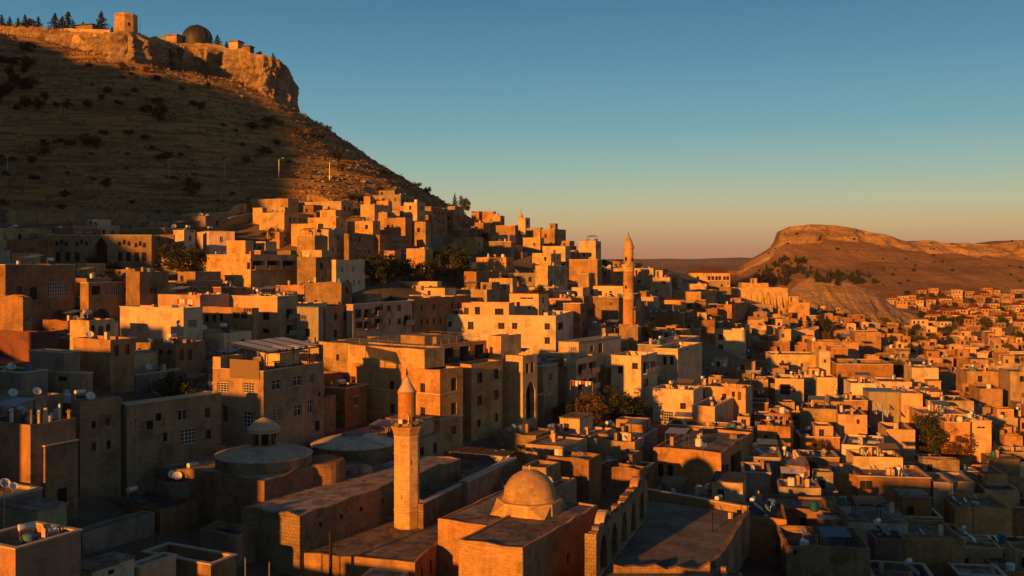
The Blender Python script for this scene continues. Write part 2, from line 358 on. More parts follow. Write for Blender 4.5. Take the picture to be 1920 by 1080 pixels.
def facade(mb, org, du, L, z0, z1, holes, dep=0.24, split=False):
    """wall skin from org along du; holes = (u0,u1,za,zb,kind); openings are real recesses"""
    org = Vector(org); du = Vector(du); n = du.cross(Vector((0, 0, 1)))
    holes = [h for h in holes if h[0] > 0.05 and h[1] < L - 0.05 and h[2] > z0 + 0.05 and h[3] < z1 - 0.05]
    q0 = org.dot(du); k0 = math.ceil(q0 / 2.0) * 2.0; sp_u = []
    if split:
        sp_u = [round(k0 + 2 * i - q0, 3) for i in range(int(L / 2) + 2)]; sp_u = [u for u in sp_u if 0.02 < u < L - 0.02 and not any(h[0] - .02 < u < h[1] + .02 for h in holes)]
    us = sorted(set([0, L] + sp_u + [round(v, 3) for h in holes for v in h[:2]])); zs = sorted(set([z0, z1] + [round(v, 3) for h in holes for v in h[2:4]]))
    p = lambda u, z, d=0.0: org + du * u + Vector((0, 0, z)) - n * d
    for i in range(len(us) - 1):
        for j in range(len(zs) - 1):
            cu, cz = (us[i] + us[i + 1]) / 2, (zs[j] + zs[j + 1]) / 2
            if any(h[0] < cu < h[1] and h[2] < cz < h[3] for h in holes): continue
            mb.quad(p(us[i], zs[j]), p(us[i + 1], zs[j]), p(us[i + 1], zs[j + 1]), p(us[i], zs[j + 1]))
    for h in holes:
        u0, u1, a, b = h[:4]; kind = h[4] if len(h) > 4 else 'brown'; dd = h[5] if len(h) > 5 else dep
        arch = kind.startswith('arch'); w = u1 - u0
        sp = b - min(w * (0.62 if kind == 'archp' else 0.5), (b - a) * 0.7) if arch else b
        mb.quad(p(u0, a), p(u0, sp), p(u0, sp, dd), p(u0, a, dd)); mb.quad(p(u1, sp), p(u1, a), p(u1, a, dd), p(u1, sp, dd))
        mb.quad(p(u0, a), p(u0, a, dd), p(u1, a, dd), p(u1, a))
        if not arch: mb.quad(p(u0, b), p(u1, b), p(u1, b, dd), p(u0, b, dd))
        else:
            N = 10; ap = []
            for k in range(N + 1):
                t = math.pi * (1 - k / N); c_, s_ = math.cos(t), math.sin(t)
                zz = s_ if kind != 'archp' else (1 - abs(c_) ** 1.5) ** 0.85
                ap.append((u0 + w / 2 + w / 2 * c_, sp + (b - sp) * max(zz, 0)))
            for k in range(N):
                (ua, za), (ub, zb) = ap[k], ap[k + 1]
                mb.quad(p(ua, za), p(ub, zb), p(ub, b), p(ua, b)); mb.quad(p(ua, za), p(ua, za, dd), p(ub, zb, dd), p(ub, zb))
        # deep openings get a real back wall
        h_ = h
    return holes

WAVE = {'rubble': .55, 'brown': .30, 'ochre': .24, 'gold': .14, 'tan': .14, 'grey': .12, 'pink': .05}
def wave(x, y, sd):     # bilinear lattice noise on a 2 m grid: straight between its nodes
    def hsh(i, j): v = math.sin(i * 127.1 + j * 311.7 + sd * 74.7) * 43758.5453; return (v - math.floor(v)) - .5
    u, w = x / 2.0, y / 2.0; i, j = math.floor(u), math.floor(w); fu, fw = u - i, w - j
    return (hsh(i, j) * (1 - fu) + hsh(i + 1, j) * fu) * (1 - fw) + (hsh(i, j + 1) * (1 - fu) + hsh(i + 1, j + 1) * fu) * fw
COLLECT = [False]; GPH = []
ALL = []            # every house: specs for the depth buffer and the labels
FP = []             # footprints (world corner polygons)
class House:
    def __init__(s, cx, cy, Y, th=30, name='stone_house', cat='house', label=None, ref=None, group=None, mat='ochre', hz=None):
        s.C = P(cx, cy, Y); s.th = math.radians(th); s.ztop = s.C.z
        s.ex = Vector((math.cos(s.th), -math.sin(s.th), 0)); s.ey = Vector((math.sin(s.th), math.cos(s.th), 0))
        s.name, s.cat, s.label, s.ref, s.group, s.mat = name, cat, label, ref, group, mat
        s.vols = []; s.ops = []; s.root = None; s.Y = Y; s.clutter = True; s.hand = True; s.traits = []
    # local coordinate on the left face (plane y=yo) / right face (plane x=xo) met by image column px
    def xl(s, px, yo=0.0):
        u = (px - PCX) / F; B = s.C + s.ey * yo
        return (u * B.y - B.x) / (s.ex.x - u * s.ex.y)
    def yr(s, px, xo=0.0):
        u = (px - PCX) / F; B = s.C + s.ex * xo; den = s.ey.x - u * s.ey.y
        if abs(den) < 0.04: return 8.0
        return (u * B.y - B.x) / den
    def zl(s, px, py, yo=0.0):
        w = s.C + s.ey * yo + s.ex * s.xl(px, yo); return CAMZ + (HY - py) * w.y / F
    def zr(s, px, py, xo=0.0):
        w = s.C + s.ex * xo + s.ey * s.yr(px, xo); return CAMZ + (HY - py) * w.y / F
    def world(s, x, y, z): 
        v = s.C + s.ex * x + s.ey * y; return Vector((v.x, v.y, z))
    def ground(s, x0, x1, y0, y1):
        if COLLECT[0]: return -500.0
        q = [s.world(x, y, 0) for x in (x0, x1) for y in (y0, y1)]
        return float(T(np.array([v.x for v in q]), np.array([v.y for v in q])).min())
    def vol(s, x0, x1, y0, y1, zt, zb=None, par=0.5, L=(), R=(), mat=None, roof='roof', hollow=True, rim=0.28):
        if zb is None: zb = s.ground(x0, x1, y0, y1) - 0.6
        s.vols.append(dict(x0=x0, x1=x1, y0=y0, y1=y1, zt=zt, zb=zb, par=par, L=list(L), R=list(R), mat=mat or s.mat, roof=roof, rim=rim)); return s.vols[-1]
    def fpoly(s):
        x0 = min(v['x0'] for v in s.vols); x1 = max(v['x1'] for v in s.vols); y0 = min(v['y0'] for v in s.vols); y1 = max(v['y1'] for v in s.vols)
        return [tuple(s.world(x, y, 0)[:2]) for x, y in ((x0, y0), (x1, y0), (x1, y1), (x0, y1))]
    def build(s):
        zb = min(v['zb'] for v in s.vols); s.zb = zb
        s.root = empty(s.name, (s.C.x, s.C.y, zb), -s.th)
        for v in s.vols:
            mb = MB(); x0, x1, y0, y1 = v['x0'], v['x1'], v['y0'], v['y1']; zt, z0 = v['zt'] - zb, v['zb'] - zb
            Lh = [(a - x0, b - x0, c - zb, d - zb, *k) for a, b, c, d, *k in v['L']]
            Rh = [(a - y0, b - y0, c - zb, d - zb, *k) for a, b, c, d, *k in v['R']]
            amp = WAVE.get(v['mat'], .04) if v['par'] > .05 else 0.0
            Lh = facade(mb, (x0, y0, 0), (1, 0, 0), x1 - x0, z0, zt, Lh, split=True); Rh = facade(mb, (x1, y0, 0), (0, 1, 0), y1 - y0, z0, zt, Rh, split=True)
            facade(mb, (x1, y1, 0), (-1, 0, 0), x1 - x0, z0, zt, [], split=True); facade(mb, (x0, y1, 0), (0, -1, 0), y1 - y0, z0, zt, [], split=True)
            r = v['rim']; zr = zt - v['par']; a0, a1, b0, b1 = x0 + r, x1 - r, y0 + r, y1 - r
            if v['par'] > 0.05:
                def cuts(p, q): return [p] + [k * 2.0 for k in range(int(math.floor(p / 2)) , int(math.ceil(q / 2)) + 1) if p + .02 < k * 2.0 < q - .02] + [q]
                cl = lambda t, lo, hi: min(max(t, lo), hi)
                xs_, ys_ = cuts(x0, x1), cuts(y0, y1)
                for p, q in zip(xs_[:-1], xs_[1:]):
                    pi, qi = cl(p, a0, a1), cl(q, a0, a1)
                    mb.quad((p, y0, zt), (q, y0, zt), (qi, b0, zt), (pi, b0, zt)); mb.quad((q, y1, zt), (p, y1, zt), (pi, b1, zt), (qi, b1, zt))
                    mb.quad((pi, b0, zt), (qi, b0, zt), (qi, b0, zr), (pi, b0, zr)); mb.quad((qi, b1, zt), (pi, b1, zt), (pi, b1, zr), (qi, b1, zr))
                for p, q in zip(ys_[:-1], ys_[1:]):
                    pi, qi = cl(p, b0, b1), cl(q, b0, b1)
                    mb.quad((x1, p, zt), (x1, q, zt), (a1, qi, zt), (a1, pi, zt)); mb.quad((x0, q, zt), (x0, p, zt), (a0, pi, zt), (a0, qi, zt))
                    mb.quad((a1, pi, zt), (a1, qi, zt), (a1, qi, zr), (a1, pi, zr)); mb.quad((a0, qi, zt), (a0, pi, zt), (a0, pi, zr), (a0, qi, zr))
                if amp:
                    sd = int(abs(s.C.x * 31 + s.C.y * 17)) % 97
                    mb.v = [(x, y, z + amp * wave(x, y, sd)) if abs(z - zt) < 1e-4 else (x, y, z) for x, y, z in mb.v]
            mb.build('wall', M[v['mat']], s.root)
            rb = MB()
            if v['par'] > 0.05: rb.box(a0 - 0.05, a1 + 0.05, b0 - 0.05, b1 + 0.05, zr - 0.25, zr)
            else: rb.box(x0 - 0.12, x1 + 0.12, y0 - 0.12, y1 + 0.12, zt, zt + 0.18)
            rb.build('roof', M[v['roof']], s.root)
            for hs, face in ((Lh, 'L'), (Rh, 'R')):
                for h in hs:
                    w, hh = h[1] - h[0], h[3] - h[2]; kind = h[4] if len(h) > 4 else 'brown'; dep = h[5] if len(h) > 5 else 0.24
                    uc = (h[0] + h[1]) / 2
                    loc, rz = ((x0 + uc, y0 + dep - 0.06, h[2]), 0.0) if face == 'L' else ((x1 - dep + 0.06, y0 + uc, h[2]), math.pi / 2)
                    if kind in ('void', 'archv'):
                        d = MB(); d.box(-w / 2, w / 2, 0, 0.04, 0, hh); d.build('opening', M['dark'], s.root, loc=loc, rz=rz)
                        if dep >= .6 and kind == 'void' and hh < 3.5 and face == 'R':
                            d = MB(); d.box(-w / 2 - .15, w / 2 + .15, -dep - .75, -dep + .05, -.2, -.06); bo = d.build('balcony', M[v['mat']], s.root, loc=loc, rz=rz); d = MB(); d.box(-w / 2 - .15, w / 2 + .15, -dep - .75, -dep - .68, -.06, .85); d.build('balustrade', M[v['mat']] if dep > .85 else M['metal'], bo)
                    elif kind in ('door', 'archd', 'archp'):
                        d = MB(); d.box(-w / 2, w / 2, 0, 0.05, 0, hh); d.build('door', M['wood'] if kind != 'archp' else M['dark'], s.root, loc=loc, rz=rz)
                    else:
                        st = 'brown' if kind == 'arch' else kind
                        fm, pm = window_mesh(w, hh, st); wo = place('window', fm, s.root, loc, rz)
                        place('pane', pm, wo)
        for op in s.ops: op(s)
        if s.label: tag(s.root, s.label, s.cat, s.group)
        else: tag(s.root, None, s.cat, s.group)
        return s.root
    def op(s, fn): s.ops.append(fn)
    def coping(s, v, mat='coping', over=0.10, th=0.14):
        def f(h, v=v):
            mb = MB(); o = over; z = v['zt'] - h.zb; x0, x1, y0, y1 = v['x0'] - o, v['x1'] + o, v['y0'] - o, v['y1'] + o; r = 0.34
            mb.box(x0, x1, y0, y0 + r + o, z + 0.002, z + th); mb.box(x0, x1, y1 - r - o, y1, z + 0.002, z + th)
            mb.box(x0, x0 + r + o, y0 + r + o, y1 - r - o, z + 0.002, z + th); mb.box(x1 - r - o, x1, y0 + r + o, y1 - r - o, z + 0.002, z + th)
            mb.build('coping', M[mat], h.root)
        s.op(f)

def auto_holes(L, zt, zb, rnd, storeys=None, sp=2.9, w=1.0, hgt=1.5, style=None, p=0.8, first=1.0, par=0.5, doors=False):
    H = zt - zb; n = storeys if storeys else max(1, int(H / 3.1)); out = []
    k = int((L - 0.8) / sp)
    if k < 1: return out
    off = (L - k * sp) / 2
    st0 = style or rnd.choice(['brown', 'trim', 'white', 'trim', 'cross', 'void', 'arch', 'trim'])
    for r in range(n):
        zhi = zt - par - 0.75 - r * 3.1
        for i in range(k):
            if rnd.random() > p: continue
            ww = w * rnd.uniform(0.85, 1.15); hh = hgt * rnd.uniform(0.85, 1.1); u = off + sp * (i + 0.5) + rnd.uniform(-0.2, 0.2)
            if zhi - hh < zb + 0.9: continue
            out.append((u - ww / 2, u + ww / 2, zhi - hh, zhi, st0 if rnd.random() < 0.8 else 'void'))
    return out
HR = random.Random(11)
WALLS = ['gold', 'ochre', 'ochre', 'brown', 'tan', 'tan', 'cream', 'pink', 'rubble', 'white']
ROOFS = ['roof', 'roof', 'roof_earth', 'roof_dark', 'roof_white']
def H(cx, cy, lx, rx, Y, h, th=27, mat='ochre', roof=None, par=0.5, win=(0.7, 0.7), sp=2.9, ww=1.0, wh=1.5, style=None, wr=None, label=None, ref=None, storeys=None, cop=None, name='stone_house', group=None, Lh=None, Rh=None, hut=None):
    """a house by the near top corner (cx,cy), the columns where its left and right faces end, its depth and height"""
    s = House(cx, cy, Y, th, name=name, label=label, ref=ref, group=group, mat=mat)
    wl = -s.xl(lx) if lx is not None else 8.0
    wr_ = wr if wr else (s.yr(rx) if rx is not None else 8.0)
    wl = min(max(wl, 1.5), 45); wr_ = min(max(wr_, 1.5), 45)
    zt = s.ztop; zb = min(zt - h, s.ground(-wl, 0, 0, wr_) - 0.6)
    zb = min(zb, s.ground(-wl, 0, 0, wr_) - 0.6)
    roof = roof or HR.choice(ROOFS)
    L = [(a - wl, b - wl, c, d, *k) for a, b, c, d, *k in auto_holes(wl, zt, max(zb + .6, zt - 13), HR, storeys, sp, ww, wh, style, win[0], par=par)] if Lh is None else \
        [(s.xl(a), s.xl(b), s.zl(a, d_), s.zl(a, c_), *k) for a, b, c_, d_, *k in Lh]
    R = auto_holes(wr_, zt, max(zb + .6, zt - 13), HR, storeys, sp, ww, wh, style, win[1], par=par) if Rh is None else \
        [(s.yr(a), s.yr(b), s.zr(a, d_), s.zr(a, c_), *k) for a, b, c_, d_, *k in Rh]
    v = s.vol(-wl, 0, 0, wr_, zt, zb, par, L, R, mat, roof)
    if cop or (cop is None and HR.random() < 0.35): s.coping(v)
    if hut or (hut is None and HR.random() < 0.3 and wl > 5 and wr_ > 5):
        if isinstance(hut, tuple): a0, a1, b0, b1, hh = hut
        else:
            a1 = -wl * HR.uniform(0.1, 0.5); a0 = a1 - min(wl * 0.45, HR.uniform(2.4, 3.8)); b0 = wr_ * HR.uniform(0.25, 0.5); b1 = b0 + min(wr_ * 0.4, HR.uniform(2.2, 3.5)); hh = HR.uniform(1.9, 2.5)
        s.vol(a0, a1, b0, b1, zt + hh, zt - par - 0.1, 0.0, [(a0 + 0.5, a0 + 1.3, zt - par + 0.05 + 0.15, zt + hh - 0.3, 'door')] if a1 - a0 > 2 else [], [], HR.choice([mat, 'cream', 'tan']), roof)
    s.wl, s.wr = wl, wr_; s.hvis = h * .6; s.h0 = h
    ALL.append(s); return s
def placed_houses(collect):
    global e1, e2, HR
    COLLECT[0] = collect; HR = random.Random(11)
    # ------------------------------------------------------------------ houses placed one by one (near top corner, left end, right end, depth, height)
    # --- left, in the shade of the hill
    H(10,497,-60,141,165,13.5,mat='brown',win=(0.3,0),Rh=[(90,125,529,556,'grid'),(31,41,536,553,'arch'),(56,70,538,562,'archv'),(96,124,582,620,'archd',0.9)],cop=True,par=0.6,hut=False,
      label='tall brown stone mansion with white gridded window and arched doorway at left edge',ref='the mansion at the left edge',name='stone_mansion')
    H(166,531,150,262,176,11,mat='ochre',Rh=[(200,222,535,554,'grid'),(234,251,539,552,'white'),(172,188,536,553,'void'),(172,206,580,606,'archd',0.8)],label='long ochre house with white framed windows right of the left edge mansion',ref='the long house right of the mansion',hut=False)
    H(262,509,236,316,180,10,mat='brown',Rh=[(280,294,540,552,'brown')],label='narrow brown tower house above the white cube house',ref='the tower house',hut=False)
    H(344,579,225,380,155,7.5,mat='white',win=(0,0),Rh=[(353,370,600,615,'grid')],Lh=[],label='white cube house with roof terrace plants and one barred window',ref='the white cube house',hut=False,par=0.9)
    H(207,637,137,252,130,7,mat='ochre',Lh=[],Rh=[(214,223,648,668,'brown'),(234,243,646,666,'brown')],label='lower ochre stone house beneath a small roof pavilion, two tall windows',ref='the ochre house with the pavilion',hut=False)
    H(167,601,131,215,139,4.5,mat='gold',Lh=[],Rh=[(171,178,610,628,'void'),(184,194,612,634,'door'),(199,207,608,626,'brown')],label='small roof pavilion of pale stone with doorway between two windows',ref='the roof pavilion',hut=False)
    H(330,645,252,385,142,7,mat='brown',Lh=[(258,266,652,664,'archv'),(278,286,652,664,'archv'),(296,304,654,664,'archv'),(313,322,655,665,'archv')],Rh=[(336,344,655,676,'brown'),(352,360,655,676,'brown')],label='low brown house with a row of four small arched openings',ref='the house with four small arches',hut=False)
    H(120,662,55,150,124,4.5,mat='grey',win=(0,0.2),roof='roof_dark',label='grey shed with corrugated roof below the mansion',ref='the grey shed',hut=False)
    H(155,702,75,172,122,4,mat='tan',Lh=[(107,125,705,714,'void')],Rh=[],roof='roof',label='low tan house with one wide dark opening left of the courtyard house',hut=False)
    H(40,700,-40,90,118,4,mat='grey',roof='roof_dark',win=(0,0),hut=False)
    H(43,556,-30,60,150,10,mat='rubble',win=(0,0),hut=False,label='ruined rubble stone wall block at the far left edge',ref='the rubble block',cop=False)
    H(95,624,-30,110,146,6,mat='red',win=(0,0),hut=False,label='faded red walled yard below the rubble block',cop=False)
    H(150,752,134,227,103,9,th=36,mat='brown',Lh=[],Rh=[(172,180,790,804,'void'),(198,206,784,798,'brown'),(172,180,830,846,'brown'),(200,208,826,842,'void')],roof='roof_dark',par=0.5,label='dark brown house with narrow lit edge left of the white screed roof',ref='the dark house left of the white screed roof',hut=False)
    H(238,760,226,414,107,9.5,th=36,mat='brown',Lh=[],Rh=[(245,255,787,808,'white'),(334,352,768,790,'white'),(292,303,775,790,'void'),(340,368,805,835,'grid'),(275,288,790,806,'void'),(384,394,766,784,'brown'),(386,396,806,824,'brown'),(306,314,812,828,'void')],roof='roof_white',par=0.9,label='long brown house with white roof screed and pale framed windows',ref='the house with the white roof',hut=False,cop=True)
    H(57,797,-30,142,94,9,mat='tan',win=(0,0),roof='roof_dark',par=0.4,label='tan house with roof crowded by pipes and chimneys at left',ref='the pipe cluttered roof',hut=False)
    H(85,838,-40,146,95,7,mat='brown',win=(0,.3),roof='roof_dark',hut=False,cop=True,label='dark grey walled roof with a blue dish at lower left')
    H(29,1031,-60,152,74,7,mat='pink',win=(0,0),Lh=[],Rh=[],par=0.7,roof='roof',cop=True,hut=False,label='pink plastered house with roof terrace and pale coping in the bottom left corner',ref='the pink corner house')
    H(70,960,0,125,84,6,mat='green',win=(0,0),par=0.0,hut=False,label='green plastered hut above the pink corner house',ref='the green hut')
    H(172,1073,130,252,80,5,mat='white',Lh=[],Rh=[(203,215,1070,1079,'void')],roof='roof_earth',par=0.0,hut=False,label='small whitewashed hut at bottom left with brown flat roof',ref='the whitewashed hut')
    H(262,1066,240,330,84,3,mat='cream',win=(0,0),hut=False,par=0.2,label='low cream yard wall beside the whitewashed hut')
    H(395,1060,266,443,88,4.5,mat='ochre',win=(0,0),roof='roof_earth',par=0.7,hut=False,label='low ochre roof with thick raised parapet at bottom left',ref='the thick parapet roof')
    H(155,1000,130,290,92,3.5,mat='grey',win=(0,0),roof='roof_dark',par=0.4,hut=False)
    H(215,990,150,380,103,3.5,th=36,mat='grey',win=(0,0),roof='roof_dark',par=0.3,hut=False)
    # --- upper left, under the castle slope
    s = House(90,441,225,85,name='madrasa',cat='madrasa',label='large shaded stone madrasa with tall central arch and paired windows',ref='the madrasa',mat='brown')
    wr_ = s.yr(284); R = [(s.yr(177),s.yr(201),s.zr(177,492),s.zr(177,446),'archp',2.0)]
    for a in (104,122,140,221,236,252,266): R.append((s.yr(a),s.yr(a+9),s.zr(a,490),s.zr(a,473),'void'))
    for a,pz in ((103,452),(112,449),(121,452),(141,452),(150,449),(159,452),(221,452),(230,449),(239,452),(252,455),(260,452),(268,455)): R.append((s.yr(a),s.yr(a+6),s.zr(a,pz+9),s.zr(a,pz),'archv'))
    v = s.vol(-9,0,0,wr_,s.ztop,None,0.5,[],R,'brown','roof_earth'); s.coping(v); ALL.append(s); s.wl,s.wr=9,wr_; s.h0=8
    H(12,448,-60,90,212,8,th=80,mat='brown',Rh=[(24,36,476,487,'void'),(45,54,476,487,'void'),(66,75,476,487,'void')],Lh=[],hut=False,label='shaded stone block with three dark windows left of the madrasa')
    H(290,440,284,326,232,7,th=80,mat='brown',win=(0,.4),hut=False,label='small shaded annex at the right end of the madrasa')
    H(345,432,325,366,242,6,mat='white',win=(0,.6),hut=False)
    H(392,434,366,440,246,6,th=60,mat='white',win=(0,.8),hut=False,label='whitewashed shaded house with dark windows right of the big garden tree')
    H(470,478,388,558,215,10,mat='gold',Lh=[(463,469,492,505,'brown')],Rh=[(474,496,489,505,'void',1.2),(501,525,489,505,'void',1.2),(530,554,489,505,'void',1.2)],hut=False,cop=True,label='golden stone house with three open loggia bays high on its side',ref='the loggia house')
    H(520,557,431,557,180,9.5,mat='cream',Lh=[(436,446,590,602,'brown'),(470,484,586,600,'brown'),(492,505,586,600,'brown'),(470,480,616,624,'brown'),(492,504,616,624,'brown')],Rh=[(519,534,582,600,'void',0.9),(537,552,580,598,'void',0.9),(519,534,612,628,'void',0.9),(537,552,610,628,'void',0.9)],hut=False,cop=True,label='cream house with broad roof slab and dark balconies on its side',ref='the cream balcony house')
    H(474,578,380,482,170,6.5,mat='tan',Lh=[(384,391,590,604,'void'),(398,405,590,604,'void'),(411,418,588,602,'void'),(436,449,585,597,'brown'),(452,464,585,597,'brown')],hut=False,label='low tan house with five windows in front of the cream balcony house')
    H(375,553,296,430,178,6,mat='pink',win=(.4,.4),hut=False,par=0.9)
    H(440,540,400,470,200,5,mat='ochre',win=(.4,.4),hut=False)
    H(597,577,557,606,178,8,mat='grey',win=(.6,.4),roof='blue_sheet',par=0.0,hut=False,label='grey house under a blue sheet metal roof',ref='the blue sheet roof')
    H(610,576,604,664,182,7.5,mat='pink',win=(0,.9),hut=False,label='pink house with a row of small windows right of the blue sheet roof')
    H(662,572,656,773,186,8.5,mat='pink',Lh=[],Rh=[(666,678,580,596,'brown'),(683,696,580,596,'void',.8),(703,718,572,590,'void',.9),(725,733,573,585,'brown'),(744,752,572,584,'brown'),(757,771,566,582,'void',.9),(667,680,603,616,'brown'),(683,696,603,616,'void',.8),(703,718,598,614,'void',.9),(725,733,598,609,'brown'),(744,752,597,609,'brown'),(757,771,592,608,'void',.9)],hut=False,cop=True,label='long pinkish apartment block with two rows of windows and recessed balconies',ref='the pink apartment block',name='apartment_block')
    H(776,561,768,882,206,8,mat='brown',win=(0,.8),sp=2.6,ww=.8,hut=False,label='long shaded brown block with narrow windows right of the pink apartment block')
    # --- white hotel
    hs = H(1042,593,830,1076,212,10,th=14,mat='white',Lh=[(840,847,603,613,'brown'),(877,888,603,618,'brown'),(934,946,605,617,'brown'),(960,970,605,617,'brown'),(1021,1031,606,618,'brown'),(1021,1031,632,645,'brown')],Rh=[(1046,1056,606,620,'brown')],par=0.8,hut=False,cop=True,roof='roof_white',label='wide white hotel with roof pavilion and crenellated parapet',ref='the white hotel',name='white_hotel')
    zt = hs.ztop; a0, a1 = hs.xl(866, 2.5), hs.xl(954, 2.5)
    hs.vol(a0, a1, 2.5, 8, zt + 2.6, zt - .9, 0.25, [(a0+.5,a0+1.6,zt-.6,zt+1.5,'brown'),(a0+3,a0+4.2,zt-.6,zt+1.7,'void'),(a1-3.2,a1-1.2,zt-.6,zt+1.4,'void')], [], 'cream', 'roof_white')
    hs.vol(a0 - 2.6, a0 - .1, 3.2, 7, zt + 1.2, zt - .9, 0.2, [(a0-2.0,a0-1.1,zt-.6,zt+.7,'void')], [], 'cream', 'roof_white')
    H(1010,551,955,1028,228,8,mat='cream',Lh=[(975,1000,557,561,'white'),(990,994,575,580,'brown'),(1000,1004,575,580,'brown'),(968,975,566,574,'void')],win=(0,.8),hut=False,roof='tile',par=0,label='cream house with decorated upper wall behind the white hotel',ref='the decorated cream house')
    H(1085,643,1047,1164,200,8,th=34,mat='white',Lh=[(1068,1081,650,658,'grid')],Rh=[(1107,1113,648,660,'brown'),(1122,1130,644,662,'door')],par=0,roof='roof_white',hut=False,label='low white house with overhanging flat roof below the slender minaret',ref='the low white house')
    H(1080,674,1057,1122,184,10,mat='cream',Lh=[(1058,1064,686,700,'white')],Rh=[(1084,1100,684,702,'void',1.0),(1104,1118,680,698,'void',1.0),(1084,1100,714,732,'void',1.0),(1104,1118,710,728,'void',1.0)],par=0.5,hut=False,roof='roof_dark',label='narrow apartment house with stacked balconies left of the garden trees',ref='the stacked balcony house',name='apartment_house')
    H(1018,688,1009,1046,176,9,mat='tan',win=(0,.5),roof='roof_dark',hut=False,label='narrow tan house wedged between the portal and the stacked balcony house')
    H(1020,742,1009,1036,172,5,mat='ochre',Rh=[(1024,1031,738,752,'white')],Lh=[],hut=False,par=.2)
    H(1202,669,1146,1232,190,10,mat='cream',Lh=[(1158,1168,686,700,'brown'),(1185,1196,680,692,'brown')],Rh=[(1206,1218,680,700,'void',.9),(1220,1229,678,696,'void',.9),(1206,1216,712,726,'brown')],hut=False,par=.8,cop=True,label='cream apartment house with bare tree shadow on its wall',ref='the bare tree apartment house',name='apartment_house')
    H(1271,655,1225,1316,206,10,mat='cream',Lh=[(1243,1250,668,684,'void'),(1256,1263,668,684,'void')],Rh=[],hut=False,par=.8,cop=True,label='bright cream corner house with jutting balcony beside a blank brown wall',ref='the jutting balcony house')
    H(1240,648,1196,1312,215,7,mat='grey',win=(0,0),roof='roof',hut=False,par=.2)
    H(1300,733,1224,1318,184,9,mat='white',Lh=[(1275,1286,755,767,'brown'),(1240,1262,770,790,'grid')],win=(0,.3),hut=False,par=.7,label='white plastered house with single brown window below the jutting balcony house',ref='the white plastered house')
    H(1398,728,1322,1411,190,9,mat='cream',Lh=[(1354,1362,738,750,'void'),(1372,1378,734,744,'void'),(1383,1390,734,750,'door')],win=(0,.3),hut=False,par=1.0,label='cream terrace house with high parapet right of the white plastered house',ref='the cream terrace house')
    H(1340,764,1297,1379,179,5,mat='cream',Lh=[],win=(0,0),hut=False,par=1.0,label='low cream walled terrace in front of the cream terrace house')
    H(1398,620,1312,1423,305,13,th=14,mat='white',Lh=[(1306,1311,646,656,'brown'),(1327,1336,627,637,'brown'),(1347,1356,627,637,'brown'),(1327,1336,646,657,'brown'),(1347,1356,646,657,'brown')],Rh=[(1404,1410,630,642,'void',.6),(1413,1419,630,642,'void',.6),(1404,1410,652,664,'void',.6)],hut=False,par=.6,cop=True,label='tall white house crossed by the shadow band of the slender minaret',ref='the shadow banded white house')
    # --- foreground right of centre
    H(1352,849,1225,1411,142,7,mat='ochre',Lh=[(1233,1244,868,892,'archv'),(1251,1262,870,893,'archv')],Rh=[(1354,1359,873,892,'brown'),(1361,1366,872,890,'brown'),(1370,1390,856,900,'void',1.2)],hut=False,par=.4,roof='roof',label='square ochre house with two arched windows and sunlit patch',ref='the house with two arched windows')
    H(1190,829,1099,1208,146,6,mat='ochre',win=(0,.2),hut=False,par=.3,label='plain ochre flat house with a dish left of the dark alley',ref='the plain ochre house')
    H(1104,862,1014,1128,128,5.5,mat='brown',Lh=[],win=(0,0),hut=False,par=.5,roof='roof',label='low brown house with red edged parapet behind the dome',ref='the red edged roof')
    H(1060,838,985,1100,140,4,mat='tan',win=(0,0),hut=False,par=.3,roof='roof')
    H(1200,880,1130,1212,132,4.5,mat='rubble',win=(0,0),hut=False,par=.5)
    H(1482,800,1420,1506,170,9,th=20,mat='ochre',Lh=[(1433,1439,815,825,'void'),(1456,1462,815,825,'brown')],wr=7,hut=False,par=.4,label='stepped ochre stone house with stone chimney block',ref='the stepped ochre house')
    H(1481,776,1441,1490,178,6,th=20,mat='brown',win=(0,0),wr=5,hut=False)
    H(1518,873,1466,1524,150,5.5,th=12,mat='ochre',wr=8,win=(.3,0),hut=False,par=.2,roof='roof_white')
    H(1465,860,1396,1470,154,4,th=12,mat='grey',wr=9,win=(.3,0),hut=False,par=.15,roof='roof_white')
    H(1445,888,1392,1450,140,4,th=12,mat='grey',wr=7,win=(.3,0),hut=False,par=.3)
    H(1745,897,1608,1752,150,9,th=8,mat='brown',wr=9,Lh=[(1612,1637,895,918,'arch',.4),(1698,1708,926,940,'void'),(1721,1732,928,943,'void')],hut=False,par=.45,cop=True,label='long brown stone house with round arched window and two square windows',ref='the long brown house')
    H(1610,889,1545,1614,152,5,th=8,mat='ochre',wr=8,win=(0,0),hut=False,par=.3)
    H(1787,906,1750,1790,152,6,th=8,mat='cream',wr=7,win=(.2,0),hut=False,par=.3)
    H(1827,905,1788,1830,156,6,th=8,mat='tan',wr=7,win=(.4,0),hut=False,par=.3)
    H(1898,953,1790,1903,146,9,th=8,mat='gold',wr=9,win=(0,0),hut=False,par=.7,label='golden stone house with diagonal shadow at lower right',ref='the diagonal shadow house')
    H(1889,890,1840,1893,168,7,th=8,mat='gold',wr=8,win=(0,0),hut=False,par=.3,label='sunlit golden wall house above the diagonal shadow house')
    H(1475,974,1398,1479,118,7,th=12,mat='ochre',Lh=[(1455,1462,1020,1040,'door')],wr=8,hut=False,par=.2,roof='roof_dark',label='ochre house with dark flat roof and brown door right of the ruined court',ref='the dark roofed ochre house')
    H(1396,984,1330,1402,112,6,th=12,mat='rubble',win=(.3,0),wr=8,hut=False,par=.3)
    H(1632,1028,1474,1638,108,6.5,th=8,mat='rubble',Lh=[(1488,1494,1032,1040,'void')],wr=8,win=(0,0),hut=False,par=.9,roof='roof_dark',label='walled stone yard with dark roof at bottom right',ref='the walled stone yard')
